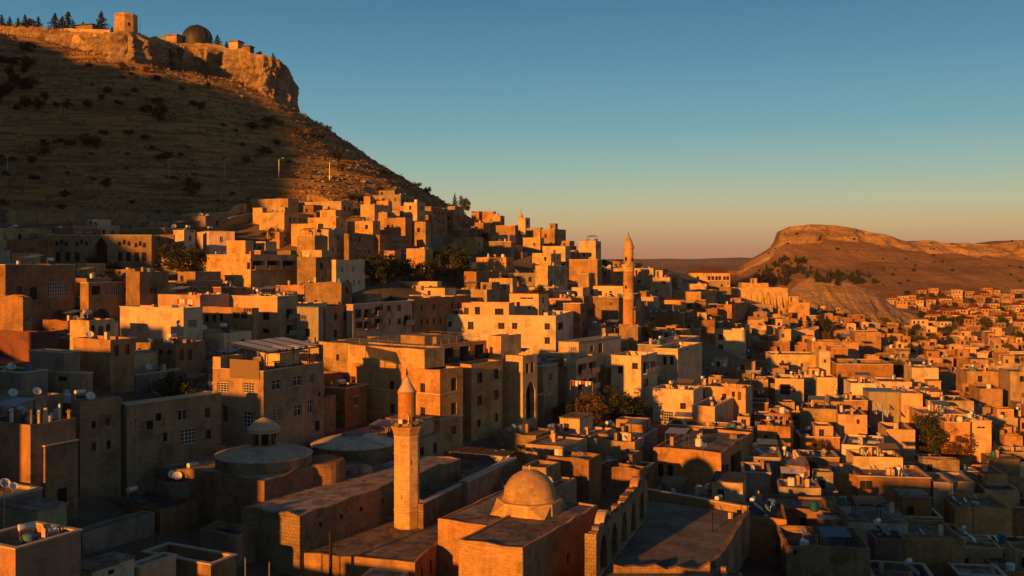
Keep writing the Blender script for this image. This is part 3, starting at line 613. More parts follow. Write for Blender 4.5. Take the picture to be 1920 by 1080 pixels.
    H(1702,982,1592,1712,122,5,th=10,mat='white',wr=7,win=(0,0),hut=False,par=0,roof='roof',label='pale house with wide grey flat roof and two teal tanks',ref='the wide grey roof')
    H(1808,1012,1685,1812,118,8,th=8,mat='ochre',wr=9,win=(.15,0),hut=False,par=.5,roof='roof_earth',label='ochre stone house with railed roof terrace beside the lower right lane',ref='the railed terrace house')
    H(1700,1012,1640,1706,116,5,th=8,mat='red',wr=4,win=(0,0),hut=False,par=.2)
    H(1655,838,1578,1679,165,7,th=22,mat='white',Lh=[(1594,1618,848,862,'void')],win=(0,0),wr=11,hut=False,par=.35,roof='roof',label='white house with two skylights on its grey roof',ref='the skylight house')
    H(1716,806,1662,1720,180,8,th=10,mat='cream',wr=8,win=(.5,0),hut=False,par=.6)
    H(1693,858,1600,1698,158,4,th=8,mat='cream',wr=6,win=(0,0),hut=False,par=.6)
    H(1570,768,1500,1578,190,9,th=20,mat='ochre',wr=8,win=(0,.2),hut=False,par=.3,label='blank ochre wall house cut by a slanted shadow left of the round windowless yard',ref='the slanted shadow house')
    H(1626,778,1572,1631,186,8,th=10,mat='cream',Lh=[(1606,1612,786,795,'brown')],wr=7,hut=False,par=.3,roof='roof_dark')
    H(1627,752,1558,1631,205,6,th=10,mat='tan',wr=8,win=(0,0),hut=False,par=.4,roof='roof_dark')
    H(1649,720,1595,1652,222,8,th=8,mat='white',wr=8,win=(0,0),hut=False,par=.3)
    H(1710,716,1649,1714,218,9,th=8,mat='white',wr=8,win=(.2,0),hut=False,par=.3,label='bright white block above blue sheet awnings at right',ref='the bright white block')
    H(1694,736,1629,1698,208,6,th=8,mat='grey',wr=6,win=(0,0),hut=False,par=0,roof='blue_sheet')
    H(1730,738,1690,1733,205,8,th=8,mat='cream',wr=7,win=(.2,0),hut=False,par=.3)
    H(1767,733,1723,1771,214,7,th=8,mat='cream',wr=7,win=(0,0),hut=False,par=.4,roof='blue_sheet')
    H(1826,752,1740,1830,205,6,th=8,mat='tan',wr=9,win=(.2,0),hut=False,par=.4,roof='roof_dark')
    H(1817,778,1727,1820,192,9,th=8,mat='gold',wr=9,win=(0,0),hut=False,par=.3,label='wide blank golden stone house behind the dark garden tree at right',ref='the blank golden house')
    H(1819,793,1771,1822,184,6,th=8,mat='gold',wr=5,win=(0,0),hut=False,par=.3)
    H(1859,790,1819,1862,186,7,th=8,mat='cream',Lh=[(1832,1848,799,804,'white')],wr=7,hut=False,par=.6)
    H(1880,729,1837,1884,225,7,th=8,mat='ochre',wr=8,win=(.2,0),hut=False,par=.4,roof='roof_dark')
    H(1883,697,1813,1887,250,8,th=8,mat='ochre',wr=9,win=(.5,0),hut=False,par=.4,label='ochre house with long white roof rail at right',ref='the white railed roof')
    H(1935,697,1894,1939,235,8,th=8,mat='tan',wr=8,win=(.3,0),hut=False,par=.3)
    H(1760,690,1710,1765,245,8,th=8,mat='cream',wr=8,win=(.3,0),hut=False,par=.4)
    # --- right middle
    H(1534,666,1445,1540,265,8.5,th=6,mat='gold',Lh=[(1465,1470,676,682,'brown'),(1478,1483,679,687,'brown'),(1501,1506,681,688,'brown')],wr=9,hut=None,par=.3,cop=True,roof='roof_dark',label='long golden house with pale coping left of the white tower house',ref='the long golden house')
    H(1557,659,1536,1562,258,9,th=6,mat='white',Lh=[(1545,1549,674,680,'void')],wr=5,hut=None,par=.3,label='narrow white tower house with one small window',ref='the white tower house')
    H(1590,653,1558,1594,280,8,th=8,mat='ochre',wr=8,win=(.2,0),hut=None)
    H(1610,641,1522,1614,300,7,th=6,mat='ochre',wr=8,win=(.2,0),hut=None,par=.4)
    H(1483,618,1455,1487,330,6,th=8,mat='cream',wr=8,win=(.2,0),hut=None)
    H(1527,619,1484,1530,345,6,th=8,mat='cream',wr=8,win=(.2,0),hut=None)
    H(1652,624,1603,1680,330,8,th=10,mat='ochre',wr=10,win=(0,.4),hut=None,par=.2)
    H(1507,712,1453,1528,225,9,th=16,mat='cream',Lh=[(1463,1482,720,740,'void',.6),(1487,1492,728,736,'brown')],wr=9,win=(0,0),hut=None,par=.5,label='cream house with large recessed opening under the long golden house',ref='the recessed cream house')
    H(1570,708,1532,1575,232,7,th=8,mat='cream',wr=7,win=(0,0),hut=None,par=.3)
    H(1675,684,1568,1680,250,7,th=8,mat='ochre',wr=13,win=(.1,0),hut=None,par=.8,roof='roof_dark')
    H(1440,712,1395,1445,235,5,th=12,mat='tan',wr=7,win=(.2,0),hut=None)
    # --- east ridge
    e1 = H(1369,512,1288,1373,480,9,th=10,mat='gold',Lh=[(a,a+5,518,525,'void') for a in (1306,1327,1334,1341,1347,1356,1362)],wr=14,hut=False,par=0,roof='tile',cop=False,label='long golden hall with red hipped tile roof on the skyline',ref='the red roofed hall',name='hall')
    e1.hip = True
    e2 = H(1477,541,1364,1482,420,9,th=5,mat='gold',Lh=[],wr=14,hut=False,par=.3,cop=True,roof='roof_earth',label='massive golden wall with sloping stone buttresses near the mesa',ref='the buttressed wall',name='buttressed_building')
    e2.buttress = True
    H(1441,531,1390,1444,445,8,th=5,mat='gold',wr=10,win=(0,0),hut=None,par=.3)
    H(1518,567,1478,1546,408,9,th=12,mat='gold',wr=12,win=(.1,.4),hut=None,par=.3)
    H(1372,571,1344,1402,348,7,th=24,mat='ochre',win=(.2,.8),hut=None,label='ochre house with two rows of bright windows below the buttressed wall')
    H(1284,563,1229,1290,330,6,th=12,mat='gold',wr=9,win=(0,0),hut=None,par=0,roof='tile',label='golden house with red flat roof right of the slender minaret')
    H(1280,588,1205,1292,288,8,th=14,mat='brown',wr=9,win=(.2,.3),hut=None,par=.3)
    H(1325,533,1266,1330,400,5,th=12,mat='gold',wr=9,win=(0,0),hut=None)
    H(1314,547,1258,1343,360,6,th=22,mat='gold',win=(0,.8),hut=None)
    H(1225,503,1189,1229,370,9,th=14,mat='gold',wr=9,win=(.3,0),hut=None)
    H(1256,520,1220,1260,350,8,th=14,mat='gold',wr=8,win=(.4,.2),hut=None)
    H(1340,600,1300,1350,300,5,th=14,mat='brown',wr=8,win=(.3,.3),hut=None)
    # --- houses on the ridge
    for (cx,cy,lx,rx,Y,h,mt,wn_) in [
     (892,445,849,906,330,8,'gold',(0,.3)),(849,455,829,857,325,6,'gold',(0,.3)),(949,482,893,963,285,7,'gold',(0,.5)),(893,509,870,936,262,8,'ochre',(0,.2)),(961,522,917,969,255,6,'gold',(.6,0)),
     (1033,475,998,1052,300,7,'gold',(0,.8)),(1027,499,1004,1064,275,8,'gold',(0,.4)),(1060,462,1018,1070,330,7,'cream',(.1,.3)),(1120,487,1067,1129,300,10,'ochre',(0,.4)),(1104,513,1084,1115,265,7,'ochre',(0,.3)),
     (1040,430,1015,1061,365,8,'ochre',(.2,.3)),(1013,427,987,1018,372,7,'ochre',(0,.3)),(1117,452,1085,1127,345,8,'cream',(.6,.3)),(1013,446,979,1020,350,6,'cream',(.4,.3)),(966,423,930,972,362,7,'ochre',(0,.3)),(955,440,922,966,345,6,'cream',(.5,.3)),
     (958,453,917,968,322,8,'brown',(.3,.4)),(1168,503,1150,1176,330,9,'gold',(.3,.3)),(1168,537,1112,1176,262,6,'cream',(.6,.3)),(1160,558,1112,1172,250,9,'brown',(.3,.4)),(1088,570,1056,1098,232,9,'brown',(.3,.4)),
     (938,404,915,946,388,5,'gold',(.3,.3)),(925,396,884,930,392,4,'ochre',(.3,.3)),(898,396,884,905,392,4,'gold',(0,0)),(865,430,845,880,350,6,'brown',(.3,.3)),(985,408,972,994,385,6,'white',(.3,.3)),
     (702,384,676,732,285,9,'gold',(.1,.8)),(694,368,682,700,300,4,'gold',(0,.3)),(728,376,706,735,298,4,'gold',(0,.3)),(782,379,757,797,300,6,'gold',(.1,.5)),(630,407,577,651,264,7,'gold',(0,.6)),(629,393,600,640,275,6,'gold',(0,.3)),
     (596,419,546,606,256,5,'gold',(0,.3)),(616,431,594,651,250,10,'gold',(.3,.5)),(699,414,652,713,268,7,'gold',(0,.4)),(654,437,645,703,252,9,'brown',(0,.9)),(533,399,486,582,272,6,'gold',(0,.3)),(492,389,474,500,282,4,'gold',(0,0)),(534,388,521,545,282,4,'gold',(0,0)),
     (524,434,500,557,258,9,'ochre',(.3,.7)),(590,442,557,614,246,8,'ochre',(.4,.4)),(603,470,566,620,232,7,'gold',(0,.4)),(630,487,618,684,224,10,'white',(.2,.8)),(592,482,557,624,220,10,'brown',(.3,.5)),(640,530,572,660,205,7,'brown',(.3,.4)),
     (760,408,720,772,278,6,'ochre',(.3,.4)),(798,416,760,808,280,7,'ochre',(.3,.4)),(712,440,700,768,262,9,'brown',(.2,.6)),(797,466,762,812,262,6,'gold',(.1,.3)),(850,492,812,862,290,5,'ochre',(.2,.3)),(726,398,700,740,285,4,'ochre',(0,.2)),
     (820,528,735,828,245,5,'white',(.9,.2)),(740,470,700,752,262,5,'tan',(.2,.2)),(460,452,425,475,235,5,'gold',(.3,.3)),(545,470,520,556,236,6,'brown',(.3,.3)),(640,378,560,662,292,4,'tan',(0,0)),(540,372,470,560,292,4,'tan',(0,0))]:
        H(cx,cy,lx,rx,Y,h,th=26.5,mat=mt,win=(max(wn_[0],.22),max(wn_[1],.7)),sp=2.3,ww=.9,wh=1.35,par=HR.choice([.3,.5,.9]))
    H(330,908,212,394,106,4,th=34,mat='grey',win=(0,0),roof='roof_dark',par=0.25,hut=None,label='wide dark flat roof with two pale dishes left of the bath house',ref='the roof with two pale dishes',cop=False)
    H(300,958,165,372,100,3.5,th=34,mat='brown',win=(0,0),roof='roof_dark',par=0.4,hut=None,cop=False)
    H(445,1003,375,480,97,3,th=32,mat='rubble',win=(0,0),roof='roof_dark',par=0.5,hut=None,cop=False)

    COLLECT[0] = False
# ------------------------------------------------------------------ terrain
GP = [  # px, py, depth
 (0,1100,75),(300,1070,95),(600,1070,100),(900,1090,100),(1250,1045,105),(1600,1085,112),(1880,1070,125),
 (1000,815,160),(840,850,141),(600,868,130),(200,915,110),(470,1012,104),(330,975,103),(290,940,112),(420,960,112),(700,1005,108),(270,960,101),(100,640,165),(0,715,130),(400,650,172),(200,508,225),(350,508,240),
 (600,550,240),(700,615,212),(850,665,215),(1040,680,196),(1178,665,230),(1100,815,175),(1300,800,195),(1385,696,310),
 (1300,930,142),(1470,870,170),(1700,975,150),(1900,890,200),(1700,775,260),(1900,705,330),(1550,700,320),(1600,606,480),
 (1900,622,600),(1430,584,460),(1330,538,500),(1000,545,290),(850,545,270),(1100,545,330),(1150,505,400),(1000,455,370),
 (900,428,385),(870,402,390),(800,362,385),(700,308,380),(640,268,380),(575,218,392),
 (545,205,376),(500,190,368),(450,172,372),(400,155,378),(345,142,382),(300,136,379),(270,132,360),(240,118,336),(200,106,342),(120,80,354),(60,68,362),(0,62,368),
 (0,345,290),(200,345,295),(400,345,305),(600,345,325),(720,345,350),
 (300,415,270),(500,408,290),(600,436,280),(700,455,290),(0,405,260),(0,488,215),(500,487,255),
 (1250,502,470),(1480,560,500),
 (780,545,248),(790,490,265),(880,472,320),(900,512,283),(950,512,290),(1000,505,298),(1080,525,300),(1050,483,330),(930,458,330),(960,444,345),(650,485,240),(560,474,252),(680,444,272),(640,424,272),(740,428,285),(560,418,280),(1140,522,330),
]
WP = [  # x, y, z relative to the camera, outside the picture
 (-204,10,12),(-206,68,36),(-217,44,40),(-228,20,42),(-240,74,84),(-247,98,97),(-251,133,100),(-253,178,101),(-254,228,101),(-266,58,90),(-275,320,102),(-300,380,98),(-170,-40,-14),(-100,-60,-30),(0,-60,-37),(0,5,-13),(30,5,-13),(-25,0,-16),(60,0,-20),(0,32,-21),(30,34,-22),(62,32,-31),(-60,40,-22),(90,10,-38),(0,-30,-20),(110,60,-48),  # unseen spur and knoll raised to throw shade into the view
 (150,150,-52),(230,260,-52),(330,420,-50),(-310,120,85),(-300,0,40),(-180,440,62),(-100,480,40),(0,470,-5),(60,500,-20),(150,580,-36),(-40,470,10),
 (-200,520,30),(200,600,-44),(120,-60,-60),(-350,500,60)]
placed_houses(True)
for h_ in ALL:      # the ground passes under every placed house at its own foot
    GPH.append((h_.C.x, h_.C.y, h_.ztop - CAMZ - h_.h0))
ALL.clear()
base_pts = [[(px - PCX) * Y / F, Y, (HY - py) * Y / F] for px, py, Y in GP]
for q in GPH:
    if min(math.hypot(q[0] - b[0], q[1] - b[1]) for b in base_pts) > 5.0: base_pts.append(list(q))
n_base = len(base_pts)
pts = np.array(base_pts + [list(map(float, w)) for w in WP])
def _ker(d2): return np.sqrt(d2 + 12.0 ** 2)
_d2 = ((pts[:, None, :2] - pts[None, :, :2]) ** 2).sum(-1)
_A = np.zeros((len(pts) + 3,) * 2); _A[:len(pts), :len(pts)] = _ker(_d2) - np.eye(len(pts)) * 4.0
_A[:len(pts), -3] = 1; _A[:len(pts), -2:] = pts[:, :2]; _A[-3, :len(pts)] = 1; _A[-2:, :len(pts)] = pts[:, :2].T
_w = np.linalg.solve(_A, np.concatenate([pts[:, 2], [0, 0, 0]]))
def T0(x, y):
    x = np.asarray(x, float); y = np.asarray(y, float); sh = x.shape
    xf, yf = np.clip(x.ravel(), -460, 460), np.clip(y.ravel(), -120, 700)
    z = np.zeros(xf.size)
    for i in range(0, xf.size, 20000):
        a = xf[i:i + 20000]; b = yf[i:i + 20000]
        d2 = (a[:, None] - pts[None, :, 0]) ** 2 + (b[:, None] - pts[None, :, 1]) ** 2
        z[i:i + 20000] = _ker(d2) @ _w[:-3] + _w[-3] + _w[-2] * a + _w[-1] * b
    z = z.reshape(sh)
    far = smooth01((np.hypot(x, np.maximum(y, 0) - 150) - 380) / 300)
    return CAMZ + z * (1 - far) + far * (-43.0)
# the sunken track across the slope, in the picture's directions turned to places on the slope
def ray_ground(px, py, y0=70.0, y1=900.0, h=0.0):
    ys = np.concatenate([np.arange(y0, 460, 1.5), np.arange(460, y1, 6.0)]); xs = (px - PCX) * ys / F; zs = CAMZ + (HY - py) * ys / F
    d = T0(xs, ys) + h - zs
    k = np.argmax(d > 0)
    if d[k] <= 0: return None
    return float(ys[k])
TRK = []
for px, py in ((-30, 276), (60, 262), (140, 250), (230, 243), (300, 256), (360, 276), (420, 290), (460, 278), (510, 262), (560, 266), (620, 282), (690, 300)):
    Y = ray_ground(px, py)
    if Y: TRK.append(((px - PCX) * Y / F, Y))
TRK = np.array(TRK)
def seg_dist(x, y, line):
    best = np.full(np.shape(x), 1e9)
    for (ax, ay), (bx, by) in zip(line[:-1], line[1:]):
        dx, dy = bx - ax, by - ay; t = np.clip(((x - ax) * dx + (y - ay) * dy) / (dx * dx + dy * dy), 0, 1)
        best = np.minimum(best, np.hypot(x - ax - t * dx, y - ay - t * dy))
    return best
_rp = np.array([(-60, 287), (0, 290), (100, 292), (200, 295), (300, 299), (400, 305), (500, 314), (600, 325), (660, 336)], float)
RDP = np.linspace(-60, 660, 61); RDY = np.interp(RDP, _rp[:, 0], _rp[:, 1]); RDX = (RDP - PCX) * RDY / F
RDZ = np.convolve(np.pad(T0(RDX, RDY), 4, mode='edge'), np.ones(9) / 9, 'valid')      # the road's bench cut into the slope
RDL = np.stack([RDX, RDY], -1)
PATHS = []      # worn footpaths slanting over the slope
for path in (((20, 330), (90, 318), (170, 312), (260, 300), (340, 296)), ((420, 332), (480, 312), (540, 290), (600, 286), (660, 296)), ((120, 150), (200, 168), (290, 178), (380, 196), (470, 214), (550, 236))):
    ln = [((px - PCX) * Y / F, Y) for px, py in path for Y in [ray_ground(px, py)] if Y]
    if len(ln) > 1: PATHS.append(np.array(ln))
def hillmask(x, y, z): return smooth01((z - CAMZ - 4) / 14) * np.maximum(smooth01((y - 235) / 30), smooth01((-x - 165) / 20))
def T(x, y):
    x = np.asarray(x, float); y = np.asarray(y, float)
    z = T0(x, y); h = hillmask(x, y, z)
    z = z + h * (fbm(x / 34, y / 34, 5) * (9.0 + 13.0 * smooth01((-x - 175) / 20) * smooth01((210 - y) / 40)) + fbm(x / 7, y / 7, 3) * 1.3) + (1 - h) * fbm(x / 9, y / 9, 3) * 0.5  # extra relief on the unseen spur breaks up its shadow edge
    st = 3.2; ph = (z / st + fbm(x / 40, y / 40, 2) * 1.5); fr = ph - np.floor(ph)
    z = z + h * 1.5 * (smooth01((fr - 0.6) / 0.35) - fr)
    d = seg_dist(x, y, TRK)
    z = z - 2.6 * np.exp(-(d / 3.2) ** 2) * (y > 200)
    for ln in PATHS:
        d = seg_dist(x, y, ln); z = z - 0.9 * np.exp(-(d / 1.6) ** 2)
    w = np.exp(-(np.maximum(seg_dist(x, y, RDL) - 1.2, 0) / 2.2) ** 2); z = z * (1 - w) + np.interp(x, RDX, RDZ) * w
    return z
def Ts(x, y): return float(T(np.array([x]), np.array([y]))[0])
# ------------------------------------------------------------------ ground, cliff, hills
def grid_axis(parts):
    out = []
    for a, b, st in parts: out += list(np.arange(a, b, st))
    return np.array(out + [parts[-1][1]])
gx = grid_axis([(-30000, -6000, 6000), (-6000, -1000, 1000), (-1000, -420, 60), (-420, -270, 6), (-270, 30, 1.7), (30, 240, 3.5), (240, 460, 10), (460, 1000, 50), (1000, 6000, 1000), (6000, 30000, 6000)])
gy = grid_axis([(-3000, -600, 600), (-600, -140, 40), (-140, 60, 10), (60, 230, 3.5), (230, 440, 1.7), (440, 700, 8), (700, 1400, 50), (1400, 6000, 600), (6000, 45000, 6500)])
XX, YY = np.meshgrid(gx, gy); ZZ = T(XX, YY)
nx, ny = len(gx), len(gy)
me = bpy.data.meshes.new('ground')
me.vertices.add(nx * ny); me.vertices.foreach_set('co', np.stack([XX, YY, ZZ], -1).ravel())
ii = (np.arange(ny - 1)[:, None] * nx + np.arange(nx - 1)[None, :]).ravel()
qd = np.stack([ii, ii + 1, ii + 1 + nx, ii + nx], -1)
me.loops.add(qd.size); me.loops.foreach_set('vertex_index', qd.ravel())
me.polygons.add(len(qd)); me.polygons.foreach_set('loop_start', np.arange(0, qd.size, 4)); me.polygons.foreach_set('loop_total', np.full(len(qd), 4))
me.update(calc_edges=True); me.polygons.foreach_set('use_smooth', [True] * len(qd))
at_ = me.attributes.new('dry_grass', 'FLOAT', 'POINT'); hm = hillmask(XX, YY, ZZ)
far_m = smooth01((np.hypot(XX, YY) - 600) / 100)
at_.data.foreach_set('value', np.maximum(hm, far_m).ravel())
me.materials.append(M['earth'])
tag(place('ground', me), kind='structure')

def sheet(name, Pgrid, mat, smooth=True):
    r, c = Pgrid.shape[:2]; me = bpy.data.meshes.new(name)
    me.vertices.add(r * c); me.vertices.foreach_set('co', Pgrid.reshape(-1).astype(float))
    ii = (np.arange(r - 1)[:, None] * c + np.arange(c - 1)[None, :]).ravel(); qd = np.stack([ii, ii + 1, ii + 1 + c, ii + c], -1)
    me.loops.add(qd.size); me.loops.foreach_set('vertex_index', qd.ravel())
    me.polygons.add(len(qd)); me.polygons.foreach_set('loop_start', np.arange(0, qd.size, 4)); me.polygons.foreach_set('loop_total', np.full(len(qd), 4))
    me.update(calc_edges=True); me.polygons.foreach_set('use_smooth', [smooth] * len(qd)); me.materials.append(mat)
    return place(name, me)

# cliff: a rock curtain under the plateau, with a cap running back from its rim
CL = np.array([  # px, depth, top py, base py
 (-160,410,40,95),(-60,392,42,90),(60,366,50,78),(120,357,57,92),(200,346,62,118),(215,341,60,124),(240,338,60,132),(254,342,62,140),(264,352,66,146),
 (275,368,70,150),(300,384,74,152),(345,388,84,158),(400,384,84,170),(450,377,93,188),(500,373,104,206),(520,375,110,214),(532,380,120,222),(541,388,134,228),(548,399,158,232),(552,412,194,234),(548,446,200,236)], float)
_s = np.concatenate([[0], np.cumsum(np.hypot(np.diff((CL[:, 0] - PCX) * CL[:, 1] / F), np.diff(CL[:, 1])))])
ss = np.arange(0, _s[-1], 0.45)
def ci(k): 
    v = np.interp(ss, _s, CL[:, k]); return np.convolve(np.pad(v, 5, mode='edge'), np.ones(11) / 11, 'valid')
cpx, cY, ctop, cbas = ci(0), ci(1), ci(2), ci(3)
cx_ = (cpx - PCX) * cY / F; ctz = CAMZ + (HY - ctop) * cY / F; cbz = CAMZ + (HY - cbas) * cY / F - 2
tx, ty = np.gradient(cx_), np.gradient(cY); tl = np.hypot(tx, ty) + 1e-9; nxn, nyn = ty / tl, -tx / tl
ctz = ctz + fbm(ss / 6, ss * 0 + 3, 4) * 2.2
nz_ = 84; rows = []
for j in range(nz_ + 1):
    t = j / nz_; z = cbz + (ctz - cbz) * t
    rid = np.abs(fbm(ss / 6.0, z / 26 + 40, 4)) * 2; rid2 = np.abs(fbm(ss / 3.0 + 70, z / 7 + 11, 3)) * 2; d = fbm(ss / 15, z / 30 + 9, 3) * 8.0 + (0.45 - rid) * 6.5 + (0.4 - rid2) * 3.0 + fbm(ss / 1.5, z / 1.9, 4) * 3.4
    d = d - 1.4 + (1 - t) ** 2 * 2.0
    d = d * min(1, 0.25 + (1 - t) * 5) * (0.15 + 0.85 * smooth01((ss[-1] - 30 - ss) / 40))
    rows.append(np.stack([cx_ + nxn * d, cY + nyn * d, z], -1))
for back in (2.5, 7, 16, 40, 80):
    rows.append(np.stack([cx_ * (1 + back / cY) - 0.12 * back, cY + back, ctz + fbm(ss / 8, ss * 0 + back, 3) * 1.0 + 0.4 - (0.25 * back if back > 20 else 0)], -1))
tag(sheet('cliff', np.array(rows), M['cliff'], False), kind='structure')

# mesa beyond the valley
mp_top = np.array([(1100,520),(1290,515),(1360,510),(1385,505),(1400,494),(1430,478),(1450,465),(1458,452),(1464,433),(1480,426),(1520,422),(1560,424),(1600,430),(1650,441),(1690,452),(1706,456),(1725,451),(1745,452),(1760,457),(1800,456),(1850,459),(1870,456),(1900,452),(1960,450),(2100,452),(2300,470),(2500,490)], float)
mp_cb = np.array([(1100,521),(1385,508),(1440,482),(1460,462),(1480,456),(1560,450),(1650,457),(1700,466),(1760,474),(1850,478),(1920,480),(2100,480),(2500,500)], float)
mpx = np.arange(1100, 2500, 3.0); YM = 1120.0
topz = (HY - np.interp(mpx, mp_top[:, 0], mp_top[:, 1])) * YM / F; cbz2 = np.minimum((HY - np.interp(mpx, mp_cb[:, 0], mp_cb[:, 1])) * YM / F, topz)
prof = [(Y, 'slope') for Y in np.linspace(690, 1085, 60)] + [(Y, 'cliff') for Y in np.linspace(1086, 1098, 16)] + [(Y, 'top') for Y in (1106, 1125, 1160, 1210)] + [(1300, 'back'), (1420, 'back2')]
rows = []
for Y, k in prof:
    x = (mpx - PCX) * YM / F + (Y - YM) * 0.22
    zb = -46.0
    if k == 'slope':
        t = (Y - 690) / 395; z = zb + (cbz2 - zb) * (0.15 * t + 0.85 * t ** 1.7); amp = 7 * t + 1
        z = z + fbm(x / 60, np.full_like(x, Y / 60), 5) * amp + np.abs(fbm(x / 22 + 5 + fbm(x / 50, np.full_like(x, Y / 50), 3), np.full_like(x, Y / 90), 4)) * -9 * t
        yy = np.full_like(x, Y)
    elif k == 'cliff':
        t = (Y - 1086) / 12; z = cbz2 + (topz - cbz2) * t
        yy = Y + fbm(x / 14, z / 9 + 3, 4) * 26 * np.minimum(1, (topz - cbz2) / 8)
    elif k == 'top': z = topz + (Y - 1100) * 0.015 + fbm(x / 40, np.full_like(x, Y / 40), 3) * 2; yy = np.full_like(x, Y)
    elif k == 'back': z = topz * 0.5 - 18; yy = np.full_like(x, Y)
    else: z = topz * 0 - 50; yy = np.full_like(x, Y)
    rows.append(np.stack([x, yy, CAMZ + z], -1))
mesa = sheet('mesa_hill', np.array(rows), M['mesa'])
mesa.data.materials.append(M['mesa_rock'])
ncell = len(mpx) - 1
mi = np.zeros(len(mesa.data.polygons), int); r0 = 58
for r in range(r0, r0 + 19):
    sel = (topz[:-1] - cbz2[:-1]) > 3
    mi[r * ncell:(r + 1) * ncell][sel] = 1
mesa.data.polygons.foreach_set('material_index', mi)
tag(mesa, kind='structure')
# pale eroded spur in front of it
er_top = np.array([(1400,575),(1440,562),(1480,548),(1500,530),(1520,519),(1550,521),(1580,528),(1610,535),(1640,548),(1665,566),(1690,582),(1720,592)], float)
epx = np.arange(1400, 1720, 1.6); YE = 640.0
ez = (HY - np.interp(epx, er_top[:, 0], er_top[:, 1])) * YE / F
rows = []
for Y in list(np.linspace(560, 640, 34)) + list(np.linspace(644, 760, 16)):
    x = (epx - PCX) * YE / F + (Y - YE) * 0.25
    if Y <= 640:
        t = (Y - 560) / 80; z = -42 + (ez + 42) * (0.1 + 0.9 * t ** 1.15) - np.abs(fbm(x / 7 + fbm(x / 18, np.full_like(x, Y / 18), 3) * 1.6, np.full_like(x, Y / 34), 4)) * 17 * (1 - t) * t * 3.2 + fbm(x / 5, np.full_like(x, Y / 5), 3) * 1.2
    else:
        t = (Y - 640) / 120; z = ez + (-44 - ez) * t * t + fbm(x / 9, np.full_like(x, Y / 9), 3) * 1.5
    rows.append(np.stack([x, np.full_like(x, Y), CAMZ + z], -1))
tag(sheet('eroded_spur', np.array(rows), M['marl']), kind='structure')
# far hills
fp = np.array([(-200,487),(900,487),(1150,486),(1250,484),(1300,486),(1350,484),(1390,482),(1420,485),(1500,484),(2200,486)], float)
hpx = np.arange(-200, 2200, 6.0); fz = (HY - np.interp(hpx, fp[:, 0], fp[:, 1])) * 5200 / F
rows = []
for Y, t in ((3600, 0.0), (3900, .22), (4200, .42), (4500, .62), (4800, .8), (5000, .92), (5200, 1.0), (5600, .8), (6500, 0)):
    x = (hpx - PCX) * 5200 / F
    z = -75 + (fz + 75) * t + fbm(x / 260, np.full_like(x, Y / 260), 5) * 26 * (t * (1.15 - t) * 3)
    rows.append(np.stack([x, np.full_like(x, Y), CAMZ + z], -1))
tag(sheet('far_hills', np.array(rows), M['farhill']), kind='structure')


placed_houses(False)
# ------------------------------------------------------------------ landmarks
def lp(s, px, py, Y):           # picture point at a depth -> local coordinates of a house (z stays absolute)
    w = P(px, py, Y); d = w - s.C; return d.dot(s.ex), d.dot(s.ey), w.z
# --- the big sandstone hotel in the middle
A = House(825, 694, 141, 35, name='sandstone_hotel', cat='hotel', label='large golden sandstone hotel with projecting wings and tall arched portal', ref='the sandstone hotel', mat='gold')
zt = A.ztop; xL = A.xl(652); zg = A.ground(xL, 0, 0, 20) - 1; zu = A.zl(796, 655)
def LW(s, lst, yo=0.0): return [(s.xl(a, yo), s.xl(b, yo), s.zl(a, d, yo), s.zl(a, c, yo), *k) for a, b, c, d, *k in lst]
def RW(s, lst, xo=0.0): return [(s.yr(a, xo), s.yr(b, xo), s.zr(a, d, xo), s.zr(a, c, xo), *k) for a, b, c, d, *k in lst]
yA = A.yr(868); w2a, w2b = A.yr(884, -1), A.yr(942, -1); t3a, t3b = A.yr(980, -.6), A.yr(1007.5, -.6)
A.vol(xL, 0, 0, yA, zt, zg, .35, LW(A, [(658,667,705,723),(658,667,747,765),(730,739,714,732),(731,740,757,776),(788,797,718,736),(788,797,763,781)]), RW(A, [(846,856,710,733),(846,856,756,778),(846,855,800,815)]), 'gold', 'roof')
A.vol(xL, -4.4, yA + .003, t3b + .8, zt - .003, zg, .3, [], [], 'gold', 'roof')
A.vol(-4.397, -1, w2a, w2b, zt, zg, .3, [], RW(A, [(895,905,699,720),(926,935,692,712),(895,904,742,761),(926,935,732,751),(895,902,787,802),(927,934,776,792)], -1), 'gold', 'roof')
A.vol(-4.394, -.6, t3a, t3b, zt + .25, zg, .3, [], RW(A, [(986,992,682,700),(995,1001,680,699),(986.5,1003.5,716,788,'archp',1.1)], -.6), 'gold', 'roof')
xu = A.xl(796)
A.vol(xL, xu, 0.002, 4.6, zu, zt + .002, .2, LW(A, [(658,667,661,680),(730,739,668,686)]), RW(A, [(809,822,668,690,'void',.7)], xu), 'gold', 'roof')
A.vol(xL + .003, -7, 4.604, t3a - 1.2, zu - .25, zt - .3, .2, [], [(y, y + 2.6, zt - .2, zu - .8, 'void', .6) for y in (5.2, 9.5, 13.5, 17.5)], 'gold', 'roof')
yR = t3a - 1.0; xr0 = A.xl(915, yR)
A.vol(xr0, -4.2, yR, t3b + .5, zu + .55, zt - .3, .3, LW(A, [(918,924,650,664,'brown'),(940,945,646,660,'brown')], yR), RW(A, [(966,977,646,664,'void',.6)], -4.2), 'gold', 'roof')
xs = A.xl(606, 1.6)
A.vol(xs, xL - .003, 1.6, 26, zu - .1, zg, .5, LW(A, [(630,636,664,676),(632,637,708,720),(644,650,706,716)], 1.6), [], 'ochre', 'roof')
